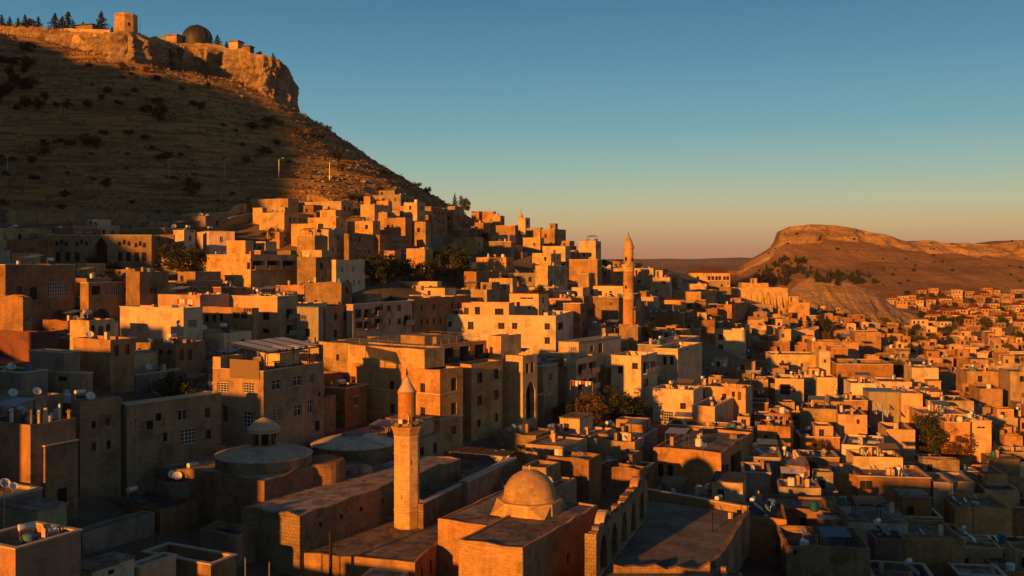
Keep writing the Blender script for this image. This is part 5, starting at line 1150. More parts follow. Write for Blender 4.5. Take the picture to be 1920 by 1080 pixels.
# ------------------------------------------------------------------ roof of the hall, buttresses
def hip(h):
    v = h.vols[0]; z = v['zt'] - h.zb + .18; x0, x1, y0, y1 = v['x0'] - .5, v['x1'] + .5, v['y0'] - .5, v['y1'] + .5; hy = (y0 + y1) / 2; rz = z + 2.4; i = (y1 - y0) / 2 * .9
    m = MB(); a, b, c, d = (x0, y0, z), (x1, y0, z), (x1, y1, z), (x0, y1, z); e, f = (x0 + i, hy, rz), (x1 - i, hy, rz)
    m.quad(a, b, f, e); m.poly([b, c, f]); m.quad(c, d, e, f); m.poly([d, a, e]); m.build('hip_roof', M['tile'], h.root)
e1.op(hip)
def butt(h):
    v = h.vols[0]; z = v['zt'] - h.zb; x0, x1 = v['x0'], v['x1']; n = 9
    for k in range(n):
        x = x0 + 4 + (x1 - x0 - 5) * k / (n - 1); w = .9; zb = z - 9.5; d = 1.0 + 3.2 * (k / n)
        m = MB(); m.quad((x, -d, zb), (x + w, -d, zb), (x + w, -.02, z - 1.2), (x, -.02, z - 1.2)); m.poly([(x, -d, zb), (x, -.02, z - 1.2), (x, 0, zb)]); m.poly([(x + w, -d, zb), (x + w, 0, zb), (x + w, -.02, z - 1.2)])
        m.build('buttress', M['gold'], h.root)
e2.op(butt)

# ------------------------------------------------------------------ tree spots (kept clear of houses)
TREES = [  # px, base py, height px, kind, width factor, label
 (340,528,78,'leaf_dark',1.25,'broad dark garden tree in front of the madrasa'),(178,516,40,'leaf_dark',1.2,'dark round tree at the foot of the madrasa arch'),(215,520,30,'leaf_dark',1.3,'small dark bush tree right of the madrasa arch'),
 (705,540,70,'leaf_dark',1.1,'dark tree at the left of the hillside grove'),(728,534,66,'leaf_dark',1.0,'second dark tree of the hillside grove'),(757,532,56,'leaf_dark',1.1,'low dark tree in the middle of the hillside grove'),(845,532,76,'leaf_dark',1.1,'tall dark tree at the right of the hillside grove'),(820,505,40,'leaf_olive',1.3,'olive brown tree above the hillside grove'),(862,524,56,'leaf_dark',0.8,'narrow dark tree right of the hillside grove'),
 (785,540,52,'leaf_dark',1.2,'dark tree in the lower right of the hillside grove'),(812,538,56,'leaf_dark',1.1,'dark tree before the tall tree of the hillside grove'),(682,524,46,'leaf_dark',1.0,'dark tree at the far left end of the hillside grove'),
 (876,472,16,'leaf_dark',1.1,'small dark tree against a golden wall on the ridge'),(508,462,40,'leaf_dark',1.1,'dark tree left of the loggia house among hillside roofs'),(430,445,24,'leaf_dark',1.3,'dark low tree beside the whitewashed shaded house'),
 (1104,810,76,'leaf_autumn',1.2,'yellowing autumn tree in the garden right of the hotel portal'),(1152,808,88,'leaf_dark',0.9,'dark tall tree right of the yellowing tree'),(1190,806,70,'leaf_dark',1.0,'dark shaded tree beside the white plastered house'),(1052,806,56,'leaf_dark',0.9,'dark tree behind the hotel portal'),
 (1310,806,38,'leaf_dark',1.6,'dark spreading tree above the house with two arched windows'),(1352,812,30,'leaf_dark',1.5,'low dark tree right of the spreading tree'),(1740,868,104,'leaf_dark',0.75,'tall dark garden tree at right before the blank golden house'),(1790,874,66,'leaf_rust',1.1,'rusty brown tree right of the tall dark garden tree'),(1852,868,46,'leaf_olive',1.0,'small olive tree at the right among lower roofs'),
 (1532,868,46,'leaf_autumn',0.9,'small orange tree right of the stepped ochre house'),(1528,905,40,'leaf_dark',1.2,'dark bush tree below the small orange tree'),(1500,938,34,'leaf_dark',1.5,'dark bush tree left of the wide grey roof'),(1548,656,24,'leaf_dark',1.2,'dark tree behind the long golden house'),(1575,652,30,'leaf_dark',1.0,'dark round tree right of the white tower house roofline'),
 (1706,648,24,'leaf_olive',1.0,'olive tree among the houses at right'),(1838,672,26,'leaf_dark',1.0,'dark tree among the far houses at right'),(1510,700,20,'leaf_olive',1.3,'olive bush at the foot of the long golden house'),(1765,700,16,'leaf_dark',1.4,'dark bush beside the cream houses at right'),(1880,612,22,'leaf_dark',1.2,'dark tree near the right edge below the suburb'),
 (1000,522,20,'leaf_dark',1.2,'dark bush tree between the ridge houses'),(1120,500,14,'leaf_dark',1.6,'dark bush at the crest left of the slender minaret'),(1135,485,18,'leaf_dark',1.4,'dark tree on the crest left of the slender minaret'),(1205,500,12,'leaf_dark',1.4,'dark tree on the skyline right of the slender minaret'),(1216,500,10,'leaf_dark',1.4,'small dark tree on the skyline beside it'),
 (870,404,36,'leaf_olive',0.9,'rounded tree on the skyline where the slope meets the houses'),(853,394,28,'leaf_pine',0.8,'pointed dark tree left of the rounded skyline tree'),(802,366,18,'leaf_olive',0.9,'small tree standing on the skyline slope'),(785,352,14,'leaf_olive',1.2,'low bushy tree on the skyline slope'),
 (975,420,14,'leaf_dark',1.2,'dark tree beside the small white turret on the ridge'),(1215,640,40,'leaf_dark',0.9,'dark tree right of the slender minaret plinth'),(1500,650,22,'leaf_dark',1.4,'dark bush above the long golden house'),(1215,720,50,'bare',0.9,'bare leafless tree in front of the bare tree apartment house'),
 (1880,878,30,'leaf_olive',1.2,'olive shrub tree at the far right edge'),(1760,960,24,'leaf_dark',1.2,'dark potted tree beside the long brown house'),(165,282,28,'leaf_rust',1.3,'rusty leaning tree on the castle slope'),(180,288,24,'leaf_rust',1.1,'second rusty tree on the castle slope'),
 (300,226,42,'leaf_dark',0.8,'dark tall bush in the middle of the castle slope'),(295,205,18,'leaf_olive',1.4,'olive bush above the tall slope bush'),(475,248,16,'leaf_dark',2.0,'wide dark bush on the right of the castle slope'),(378,222,22,'leaf_dark',.8,'slim dark bush right of the tall slope bush'),(390,178,14,'leaf_dark',1.0,'small dark bush below the cliff'),
 (605,256,18,'leaf_dark',.9,'small dark tree on the skyline below the cliff'),(635,280,26,'leaf_dark',.7,'dark tree on the skyline slope'),(230,140,20,'leaf_dark',.9,'dark bush under the castle tower cliff'),(340,180,12,'leaf_olive',1.4,'small olive bush on the upper slope'),(360,365,36,'leaf_rust',1.1,'rusty brown tree beside the slope road'),
]
TREE_PTS = []
for t in TREES:
    if t[1] < 300 and t[0] < 700 or t[0] < 900 and t[1] < 420: Y = ray_ground(t[0], t[1])
    else: Y = ray_ground(t[0], t[1])
    if Y is None: Y = 380.0
    TREE_PTS.append(((t[0] - PCX) * Y / F, Y, t[2] * Y / F * t[4] * 0.36))

# ------------------------------------------------------------------ fill the town between the placed houses
def sat(a, b):
    for poly in (a, b):
        for i in range(len(poly)):
            x1, y1 = poly[i]; x2, y2 = poly[(i + 1) % len(poly)]; nx_, ny_ = y2 - y1, x1 - x2
            pa = [nx_ * p[0] + ny_ * p[1] for p in a]; pb = [nx_ * p[0] + ny_ * p[1] for p in b]
            if max(pa) <= min(pb) or max(pb) <= min(pa): return False
    return True
def shrink(poly, f=.94):
    cx = sum(p[0] for p in poly) / len(poly); cy = sum(p[1] for p in poly) / len(poly); return [(cx + (p[0] - cx) * f, cy + (p[1] - cy) * f) for p in poly]
KEEP = []          # picture boxes of the placed houses, with depth
def picbox(s):
    bx = [1e9, -1e9, 1e9, -1e9]
    for v in s.vols:
        for x, y in ((v['x0'], v['y0']), (v['x1'], v['y0']), (v['x1'], v['y1'])):
            w = s.world(x, y, 0)
            if w.y < 20: continue
            for z in (v['zt'], max(v['zb'] + .8, v['zt'] - getattr(s, 'hvis', 6.5))):
                a, b = proj(w.x, w.y, z); bx = [min(bx[0], a), max(bx[1], a), min(bx[2], b), max(bx[3], b)]
    return bx
polys = []; cents = []; rads = []
def add_fp(poly):
    polys.append(poly); cx = sum(p[0] for p in poly) / len(poly); cy = sum(p[1] for p in poly) / len(poly)
    cents.append((cx, cy)); rads.append(max(math.hypot(p[0] - cx, p[1] - cy) for p in poly))
for s in ALL:
    add_fp(s.fpoly()); KEEP.append((picbox(s), s.Y))
for x, y, r in TREE_PTS: add_fp([(x + r * c, y + r * d) for c, d in ((-.7, -.7), (.7, -.7), (.7, .7), (-.7, .7))])
for px, py, Y, r in ((763, 985, 107, 2), (1178, 660, 230, 3), (1250, 1000, 108, 9), (1300, 990, 106, 8), (1215, 940, 118, 7), (1310, 950, 118, 8), (1170, 960, 100, 5)):
    x = (px - PCX) * Y / F; add_fp([(x - r, Y - r), (x + r, Y - r), (x + r, Y + r), (x - r, Y + r)])
n_hand = len(ALL)
KEEP += [((735, 791, 700, 985), 107), ((1165, 1193, 440, 648), 230), ((1112, 1216, 895, 1060), 100), ((1216, 1400, 925, 1060), 112), ((405, 640, 780, 1000), 112), ((585, 745, 800, 1000), 118), ((790, 960, 830, 950), 118), ((860, 1125, 880, 1080), 92), ((545, 850, 970, 1080), 98), ((1288, 1372, 500, 535), 480), ((1225, 1411, 835, 918), 141), ((1097, 1207, 815, 850), 145), ((1610, 1750, 890, 950), 149), ((1442, 1540, 662, 695), 262), ((1310, 1420, 612, 690), 300), ((388, 556, 475, 530), 213), ((830, 1075, 565, 665), 205), ((1145, 1275, 650, 735), 185), ((1380, 1480, 535, 575), 415), ((1040, 1215, 735, 808), 165)]
TOWN = [(-140, 1150), (-140, 470), (90, 450), (300, 445), (420, 430), (480, 418), (560, 410), (660, 408), (800, 416), (870, 430), (1000, 462), (1160, 508), (1380, 545), (1480, 592), (1560, 600), (1700, 592), (1990, 600), (2060, 1150)]
def inpoly(x, y, poly):
    c = False; j = len(poly) - 1
    for i in range(len(poly)):
        if (poly[i][1] > y) != (poly[j][1] > y) and x < (poly[j][0] - poly[i][0]) * (y - poly[i][1]) / (poly[j][1] - poly[i][1] + 1e-12) + poly[i][0]: c = not c
        j = i
    return c
FR = random.Random(5)
FWALLS = ['ochre', 'ochre', 'brown', 'brown', 'brown', 'tan', 'tan', 'rubble', 'rubble', 'grey', 'cream', 'pink']
def try_house(X, Y, wl, wr, h, th, need_pic=True):
    thr = math.radians(th); ex = (math.cos(thr), -math.sin(thr)); ey = (math.sin(thr), math.cos(thr))
    poly = [(X, Y), (X + ey[0] * wr, Y + ey[1] * wr), (X + ey[0] * wr - ex[0] * wl, Y + ey[1] * wr - ex[1] * wl), (X - ex[0] * wl, Y - ex[1] * wl)]
    cx = sum(p[0] for p in poly) / 4; cy = sum(p[1] for p in poly) / 4; rad = math.hypot(wl, wr) / 2
    sp = shrink(poly)
    for (a, b), r, pl in zip(cents, rads, polys):
        if abs(a - cx) < r + rad and abs(b - cy) < r + rad and sat(sp, pl): return None
    zs = T0(np.array([p[0] for p in poly]), np.array([p[1] for p in poly])); zg = float(zs.min()); zt = float(zs.mean()) + h
    px, py = proj(X, Y, zt)
    if need_pic:
        for _ in range(3):
            bad = 0
            l = proj(poly[3][0], poly[3][1], zt)[0]; r = max(proj(poly[1][0], poly[1][1], zt)[0], px); b = proj(X, Y, zg)[1]; top = min(py, proj(poly[3][0], poly[3][1], zt)[1])
            for (k0, k1, k2, k3), kY in KEEP:
                if kY < Y: continue
                ox = min(r, k1) - max(l, k0); oy = min(b, k3) - max(top, k2)
                if ox > 0 and oy > 0 and ox * oy > min(0.10 * (k1 - k0) * (k3 - k2), 260): bad = 1; break
            if not bad: break
            zt -= 1.3
            if zt < zg + 2.6: return None
            px, py = proj(X, Y, zt)
        if bad: return None
    s = House(px, py, Y, th, mat=FR.choice(FWALLS)); s.hand = False
    hh = zt - zg; par = FR.choice([.2, .35, .5, .7])
    p_l = FR.choice([.2, .4, .6, .8]); sp_ = FR.uniform(2.3, 3.2)
    L = [(a - wl, b - wl, c, d, *k) for a, b, c, d, *k in auto_holes(wl, zt, zg, FR, None, sp_, .95, 1.4, None, p_l, par=par)]
    R = auto_holes(wr, zt, zg, FR, None, sp_, .9, 1.35, None, FR.choice([.5, .7, .9]), par=par)
    v = s.vol(-wl, 0, 0, wr, zt, zg - .6, par, L, R, s.mat, FR.choice(ROOFS))
    if FR.random() < .3: s.coping(v)
    if need_pic:
        if FR.random() < .55:      # a lower wing in front of one face
            hw = FR.uniform(1.0, 2.2); q = FR.uniform(.35, .7); dpt = FR.uniform(2.0, 3.6)
            if FR.random() < .5: x0_ = -wl * FR.uniform(q, 1.0); s.vol(x0_, x0_ + wl * q * .98, -dpt, -.003, zt - hw, None, FR.choice([.2, .5, .9]), [(x0_ + .8, x0_ + 1.8, zt - hw - 2.3, zt - hw - 1.0, 'void')], [], FR.choice(FWALLS), FR.choice(ROOFS))
            else: y0_ = wr * FR.uniform(0, 1 - q); s.vol(.003, dpt, y0_, y0_ + wr * q, zt - hw, None, FR.choice([.2, .5, .9]), [], [], FR.choice(FWALLS), FR.choice(ROOFS))
        if FR.random() < .55 and wl > 6.5:      # an upper room on part of the roof
            q0 = FR.uniform(.0, .45); q1 = q0 + FR.uniform(.3, .5); x0_, x1_ = -wl * q1, -wl * q0 - .003; y0_ = wr * FR.uniform(.15, .5)
            s.vol(x0_, x1_, y0_, wr - .003, zt + FR.uniform(1.6, 2.4), zt - par - .1, FR.choice([0, .2, .4]), [(x0_ + .7, x0_ + 1.6, zt - .1, zt + 1.2, 'brown')], [], FR.choice([s.mat, s.mat, 'cream', 'tan']), FR.choice(ROOFS))
    elif FR.random() < .35 and wl > 6 and wr > 6:
        a1 = -wl * FR.uniform(.05, .45); a0 = a1 - FR.uniform(2.4, 3.6); b0 = wr * FR.uniform(.2, .5); b1 = b0 + FR.uniform(2.2, 3.2)
        if a0 > -wl + .4 and b1 < wr - .4: s.vol(a0, a1, b0, b1, zt + FR.uniform(1.7, 2.4), zt - par - .1, 0, [], [], FR.choice([s.mat, 'cream', 'white']), 'roof')
    s.wl, s.wr = wl, wr
    ALL.append(s); add_fp(poly); return s
import time as _t
# garden trees between the houses
GAPT = []
for _ in range(2500):
    if len(GAPT) >= 62: break
    Y = 120 + 430 * FR.random() ** 1.1; px = FR.uniform(860, 1950) if FR.random() < .8 else FR.uniform(200, 900); X = (px - PCX) * Y / F; zg = float(T0(np.array([X]), np.array([Y]))[0]); gp = proj(X, Y, zg)
    if not inpoly(gp[0], gp[1], TOWN): continue
    r = FR.uniform(1.6, 2.8)
    if any(abs(a - X) < q * .8 + r and abs(b - Y) < q * .8 + r for (a, b), q in zip(cents, rads)): continue
    tp = proj(X, Y, zg + r * 2.6)[1]; tw = r * F / Y * .8
    if any(kY > Y and min(gp[0] + tw, k1) - max(gp[0] - tw, k0) > 6 and min(gp[1], k3) - max(tp, k2) > 8 for (k0, k1, k2, k3), kY in KEEP): continue
    GAPT.append((X, Y, zg, r)); add_fp([(X - r, Y - r), (X + r, Y - r), (X + r, Y + r), (X - r, Y + r)]); KEEP.append(((gp[0] - tw, gp[0] + tw, tp, (tp + gp[1]) / 2), Y))
print('garden trees', len(GAPT))
_t0 = _t.time(); tries = 0
for size, n_try in ((1.2, 2400), (.95, 3200), (.75, 3600)):
    for _ in range(n_try):
        Y = 84 + (640 - 84) * FR.random() ** 1.45; px = FR.uniform(-60, 1990); X = (px - PCX) * Y / F
        zg = float(T0(np.array([X]), np.array([Y]))[0]); gpx, gpy = proj(X, Y, zg)
        if not inpoly(gpx, gpy, TOWN): continue
        if Y > 330 and px < 1250 and Y > 395: continue
        th = 26.5 if px < 1200 else (26.5 - 16.5 * min(1, (px - 1200) / 350)); th += FR.uniform(-1.2, 1.2)
        sz = size * (.68 if px > 1130 else 1.0)
        try_house(X, Y, FR.uniform(8, 15) * sz, FR.uniform(6, 9.5) * sz, FR.uniform(2.6, 3.9) if Y > 200 else FR.uniform(2.8, 4.4), th)
# unseen houses added just below and behind the camera's view to shade the foreground
back = []
def add_back(X, Y, wl, wr, zrel):
    zg = float(T0(np.array([X]), np.array([Y]))[0]); s = try_house(X, Y, wl, wr, CAMZ + zrel - zg, 30, need_pic=False)
    if s: s.behind = True; s.vols = s.vols[:1]; s.vols[0]['L'] = []; s.vols[0]['R'] = []; s.ops = []; back.append(s)
for X, Y, wl, wr, zr in ((2, 2, 11, 9, -6), (16, 4, 11, 9, -5.5), (30, 2, 11, 9, -6), (44, 6, 11, 10, -8), (58, 2, 11, 10, -11), (-12, -2, 11, 9, -6.5), (-26, -4, 11, 9, -9), (72, 14, 11, 10, -17), (86, 12, 11, 10, -22), (8, 20, 10, 8, -12), (24, 22, 10, 8, -12.5), (40, 24, 10, 8, -14), (56, 28, 10, 8, -18), (10, 38, 10, 8, -18.5), (30, 38, 10, 8, -18.5), (48, 42, 10, 8, -20),
        (-54, 58, 9, 9, -11), (-66, 64, 10, 9, -9), (-64, 42, 9, 10, -9), (-78, 48, 10, 10, -7), (-80, 72, 10, 9, -5), (-92, 60, 10, 10, -3), (-100, 84, 10, 10, -1), (-90, 30, 12, 10, -5), (-30, 58, 8, 7, -24), (-12, 56, 8, 8, -25), (4, 58, 8, 8, -24), (24, 58, 8, 8, -24.5), (44, 60, 9, 8, -25), (64, 66, 9, 8, -29)):
    add_back(X, Y, wl, wr, zr)
print('houses', n_hand, len(ALL), len(back), round(_t.time() - _t0, 1))

# ------------------------------------------------------------------ coarse depth buffer: drop fill houses nothing shows of, find where each shows
S_ = 2.0; BW, BH = int(1920 / S_), int(1080 / S_)
zbuf = np.full((BH, BW), 1e9); idb = np.full((BH, BW), -1, int)
def rast(tri, ident):
    (x0, y0, d0), (x1, y1, d1), (x2, y2, d2) = tri
    ax, bx = int(max(0, min(x0, x1, x2))), int(min(BW - 1, max(x0, x1, x2)) + 1); ay, by = int(max(0, min(y0, y1, y2))), int(min(BH - 1, max(y0, y1, y2)) + 1)
    if bx <= ax or by <= ay: return
    den = (y1 - y2) * (x0 - x2) + (x2 - x1) * (y0 - y2)
    if abs(den) < 1e-9: return
    gx_, gy_ = np.meshgrid(np.arange(ax, bx) + .5, np.arange(ay, by) + .5)
    a = ((y1 - y2) * (gx_ - x2) + (x2 - x1) * (gy_ - y2)) / den; b = ((y2 - y0) * (gx_ - x2) + (x0 - x2) * (gy_ - y2)) / den; c = 1 - a - b
    ok = (a >= 0) & (b >= 0) & (c >= 0); d = 1 / (a / d0 + b / d1 + c / d2)
    sub = zbuf[ay:by, ax:bx]; w = ok & (d < sub); sub[w] = d[w]; idb[ay:by, ax:bx][w] = ident
for i, s in enumerate(ALL):
    if getattr(s, 'behind', False): continue
    for v in s.vols:
        c = {}
        for kx in ('x0', 'x1'):
            for ky in ('y0', 'y1'):
                for kz in ('zb', 'zt'):
                    w = s.world(v[kx], v[ky], v[kz]); yy = max(w.y, 5); a, b = proj(w.x, yy, w.z); c[kx, ky, kz] = (a / S_, b / S_, yy)
        for q in (('x0y0zb', 'x1y0zb', 'x1y0zt', 'x0y0zt'), ('x1y0zb', 'x1y1zb', 'x1y1zt', 'x1y0zt'), ('x0y0zt', 'x1y0zt', 'x1y1zt', 'x0y1zt'), ('x0y0zb', 'x0y1zb', 'x0y1zt', 'x0y0zt')):
            q = [c[k[0:2], k[2:4], k[4:6]] for k in q]; rast((q[0], q[1], q[2]), i); rast((q[0], q[2], q[3]), i)
vis = np.bincount(idb[idb >= 0], minlength=len(ALL))
gyy, gxx = np.nonzero(idb >= 0); ids = idb[gyy, gxx]
sx = np.bincount(ids, gxx, len(ALL)); sy = np.bincount(ids, gyy, len(ALL))
kept = []
for i, s in enumerate(ALL):
    s.vis = int(vis[i]); s.behind = getattr(s, 'behind', False)
    if s.vis: s.pc = (sx[i] / vis[i] * S_, sy[i] / vis[i] * S_)
    else: s.pc = tuple(proj(s.C.x, max(s.C.y, 1), s.C.z))
    if s.hand or s.behind or s.vis >= 40: kept.append(s)
print('kept', len(kept), 'of', len(ALL))
ALL = kept
fill_ = sorted((s for s in ALL if not s.hand and not s.behind), key=lambda s: -s.vis); n_st = sum(1 for s in ALL if s.hand and s.name == 'stone_house')
REST = fill_[max(0, 296 - n_st):]; ALL = [s for s in ALL if s not in REST]      # the smallest ones read as one mass
print('single houses', len(ALL), 'in the mass', len(REST))

# ------------------------------------------------------------------ labels for houses without one
LM = [('the near minaret', 763, 850), ('the mosque dome', 993, 920), ('the sandstone hotel', 810, 740), ('the awning terrace house', 500, 730), ('the bath house', 500, 880), ('the white hotel', 950, 620), ('the slender far minaret', 1178, 560),
 ('the red roofed hall', 1330, 518), ('the buttressed wall', 1430, 557), ('the shadow banded white house', 1365, 650), ('the house with two arched windows', 1300, 880), ('the ruined arcade', 1165, 970), ('the long brown house', 1680, 925), ('the skylight house', 1625, 835),
 ('the white tower house', 1547, 675), ('the blank golden house', 1772, 795), ('the madrasa', 190, 470), ('the left edge mansion', 70, 560), ('the white cube house', 300, 610), ('the loggia house', 475, 515), ('the pink apartment block', 715, 590), ('the hillside grove', 740, 515),
 ('the long perimeter wall', 400, 405), ('the rounded skyline tree', 870, 390), ('the suburb trees', 1760, 610), ('the wide grey roof', 1650, 985), ('the walled stone yard', 1555, 1035), ('the diagonal shadow house', 1850, 965), ('the bright white block', 1680, 725), ('the recessed cream house', 1485, 725),
 ('the yellowing garden tree', 1105, 780), ('the pink corner house', 80, 1040), ('the house with the white roof', 280, 800), ('the cream terrace house', 1365, 745), ('the stepped ochre house', 1455, 825), ('the white railed roof', 1850, 705), ('the decorated cream house', 985, 565), ('the eroded pale spur', 1570, 580), ('the jutting balcony house', 1260, 690), ('the empty court', 1270, 1000)]
ORD = ['nearest', 'second', 'third', 'fourth', 'fifth', 'sixth', 'seventh', 'eighth', 'ninth', 'tenth', 'eleventh', 'twelfth', 'thirteenth', 'fourteenth', 'fifteenth', 'sixteenth', 'seventeenth', 'eighteenth', 'nineteenth', 'twentieth', 'twenty first', 'twenty second', 'twenty third', 'twenty fourth']
COLN = {'gold': 'golden stone', 'ochre': 'ochre stone', 'brown': 'brown stone', 'rubble': 'rubble stone', 'cream': 'cream plastered', 'white': 'whitewashed', 'pink': 'pinkish plastered', 'tan': 'tan plastered', 'grey': 'grey plastered', 'green': 'green plastered', 'red': 'reddish'}
buck = {}
for s in ALL:
    if s.label or s.behind: continue
    ds = sorted(((s.pc[0] - x) ** 2 + (s.pc[1] - y) ** 2 * 1.6, nm, x, y) for nm, x, y in LM)
    d, nm, x, y = ds[0]; dx, dy = s.pc[0] - x, (s.pc[1] - y) * 1.4
    dr = ('right of' if dx > 0 else 'left of') if abs(dx) > abs(dy) else ('below' if dy > 0 else 'above')
    buck.setdefault((nm, dr, s.mat), []).append((d, s))
for (nm, dr, mt), lst in buck.items():
    lst.sort(key=lambda t: t[0])
    for k, (d, s) in enumerate(lst):
        od = ORD[min(k, 17)] + ' '
        if k == 0 and len(lst) == 1: od = ''
        s.ref = f'the {od}{COLN[mt]} house {dr} {nm}'
        s.label = f'{od}flat roofed {COLN[mt]} house {dr} {nm} in the picture'.strip(); s.group = 'houses of the hillside town'
        if len(s.label.split()) > 16: s.label = s.label.replace(' in the picture', '')
for s in ALL:
    if s.behind: s.label = 'flat roofed stone house of the town just outside the view'; s.group = 'town houses outside the view'
    if not s.ref: s.ref = 'the ' + s.label.split(' with ')[0]
    s.group = s.group or 'houses of the hillside town'
for s in ALL: s.build()
def melt(roots, name):
    acc, rm = MB(), []
    for r in roots:
        stack = [(r, Matrix.Identity(4))]
        while stack:
            o, mw = stack.pop(); mo = mw @ Matrix.LocRotScale(o.location, o.rotation_euler, o.scale); rm.append(o)
            if o.type == 'MESH':
                b0 = len(acc.v); acc.v += [tuple(mo @ v.co) for v in o.data.vertices]; ms = [acc.mi(m) for m in o.data.materials]
                for p in o.data.polygons: acc.f.append(tuple(b0 + i for i in p.vertices)); acc.m.append(ms[p.material_index])
            stack += [(c, mo) for c in kids.get(o.name, ())]
    o = acc.build(name, acc.mats)
    for q in rm: bpy.data.objects.remove(q)
    return o
if REST:
    mass = [s.build() for s in REST]; kids = {}
    for o in bpy.data.objects:
        if o.parent: kids.setdefault(o.parent.name, []).append(o)
    tag(melt(mass, 'distant_houses'), kind='stuff')
landmarks()
print('built', round(_t.time() - _t0, 1))
# ------------------------------------------------------------------ trees
def leaf_cloud(mb, pts_, size, rnd, up=0.3):
    for p in pts_:
        n = Vector((rnd.gauss(0, 1), rnd.gauss(0, 1), rnd.gauss(0, 1) + up)).normalized(); a = n.orthogonal().normalized(); b = n.cross(a)
        t = rnd.uniform(0, 6.28); a, b = a * math.cos(t) + b * math.sin(t), b * math.cos(t) - a * math.sin(t)
        s = size * rnd.uniform(.6, 1.3); p = Vector(p); mb.quad(p - a * s * .5, p + b * s * .32, p + a * s * .5, p - b * s * .32)
TC = {}
def tree_meshes(kind, var):
    """unit tree: height 1, crown about 0.8 wide"""
    key = (kind, var)
    if key in TC: return TC[key]
    rnd = random.Random(hash(kind) % 1000 + var if False else sum(map(ord, kind)) + var * 17)
    cr, tr = MB(), MB()
    if kind == 'leaf_pine':
        for lev in range(15):
            t = lev / 14; z = .12 + .86 * t; r = (.30 * (1 - t) ** .8 + .02) * rnd.uniform(.8, 1.15)
            for k in range(max(4, int(11 * (1 - t)) + 3)):
                a = rnd.uniform(0, 6.28); rr = r * rnd.uniform(.7, 1.1); pts_ = []
                for q in range(9): f = rnd.random() ** .7; pts_.append((rr * f * math.cos(a) + rnd.gauss(0, .012), rr * f * math.sin(a) + rnd.gauss(0, .012), z - .05 * f + rnd.gauss(0, .012)))
                leaf_cloud(cr, pts_, .062, rnd)
        tr.tube([(0, 0, -.1), (0, 0, .5), (0, 0, .97)], [.028, .02, .006], 6)
    elif kind == 'bare':
        def br(p, d, L, r, n):
            e = p + d * L; tr.tube([p, p + d * L * .5 + Vector((rnd.gauss(0, .01), rnd.gauss(0, .01), 0)), e], [r, r * .8, r * .6], 5)
            if n == 0: return
            for k in range(3): br(e, (d + Vector((rnd.gauss(0, .45), rnd.gauss(0, .45), rnd.gauss(.1, .25)))).normalized(), L * .68, r * .6, n - 1)
        br(Vector((0, 0, -.05)), Vector((0, 0, 1)), .33, .03, 4)
        leaf_cloud(cr, [(rnd.gauss(0, .15), rnd.gauss(0, .15), rnd.uniform(.4, .9)) for _ in range(40)], .03, rnd)
    else:
        ncl = 24; cl = []
        for k in range(ncl):
            while True:
                p = Vector((rnd.uniform(-1, 1), rnd.uniform(-1, 1), rnd.uniform(-1, 1)))
                if .25 < p.length < 1: break
            c = Vector((p.x * .36, p.y * .36, .54 + p.z * .38)); rad = rnd.uniform(.09, .17); cl.append(c)
            pts_ = []
            for q in range(95):
                u = Vector((rnd.gauss(0, 1), rnd.gauss(0, 1), rnd.gauss(0, 1))).normalized() * rad * rnd.random() ** .4; pts_.append(c + u)
            leaf_cloud(cr, pts_, .055, rnd)
        tr.tube([(0, 0, -.1), (.01, 0, .2), (0, .01, .42)], [.035, .028, .02], 7)
        for c in cl[:9]: tr.tube([(0, 0, .3), c * .5 + Vector((0, 0, .22)), c], [.018, .012, .005], 5)
    mat = M['leaf_olive'] if kind == 'bare' else M[kind]
    TC[key] = (cr.mesh('crown', mat), tr.mesh('trunk', M['bark'])); return TC[key]
TR = random.Random(21)
def add_tree(x, y, z, h, wf, kind, label, group=None, name=None, cat='tree'):
    cm, tm = tree_meshes(kind, TR.randrange(3)); nm = name or ('pine_tree' if kind == 'leaf_pine' else 'leafy_tree')
    r = empty(nm, (x, y, z), TR.uniform(0, 6.28)); tag(r, label, cat, group)
    c = place('crown', cm, r); t = place('trunk', tm, r); w = h * wf
    for o in (c, t): o.scale = (w, w, h)
    return r
for t, (x, y, r_) in zip(TREES, TREE_PTS):
    add_tree(x, y, Ts(x, y) - .1, t[2] * y / F, t[4] * 1.1, t[3], t[5], 'trees of the town and slope')
for k, (px, py, Y, hp) in enumerate(((3, 46, 372, 22), (18, 48, 372, 20), (34, 50, 370, 20), (47, 50, 368, 26), (58, 50, 372, 20), (72, 52, 368, 24), (103, 57, 362, 36), (117, 57, 366, 30), (128, 58, 360, 40), (156, 57, 362, 20), (190, 58, 356, 40), (210, 60, 356, 14),
   (268, 76, 364, 16), (282, 78, 376, 12), (292, 80, 384, 16), (408, 86, 392, 24), (425, 88, 392, 14), (486, 104, 384, 12), (512, 112, 386, 16), (523, 118, 386, 10), (540, 132, 392, 9))):
    kind = 'leaf_pine' if k not in (4, 12, 13, 14, 17) else 'leaf_dark'; p = P(px, py, Y)
    add_tree(p.x, p.y, p.z - .6, hp * Y / F, 1.5 if kind == 'leaf_pine' else 1.4, kind, f'{"dark pine" if kind == "leaf_pine" else "dark round tree"} on the castle cliff top, {ORD[k] if k else "first"} from the left', 'trees along the castle cliff top')
gk = {}; GAPT.sort(key=lambda t: t[0] / t[1])
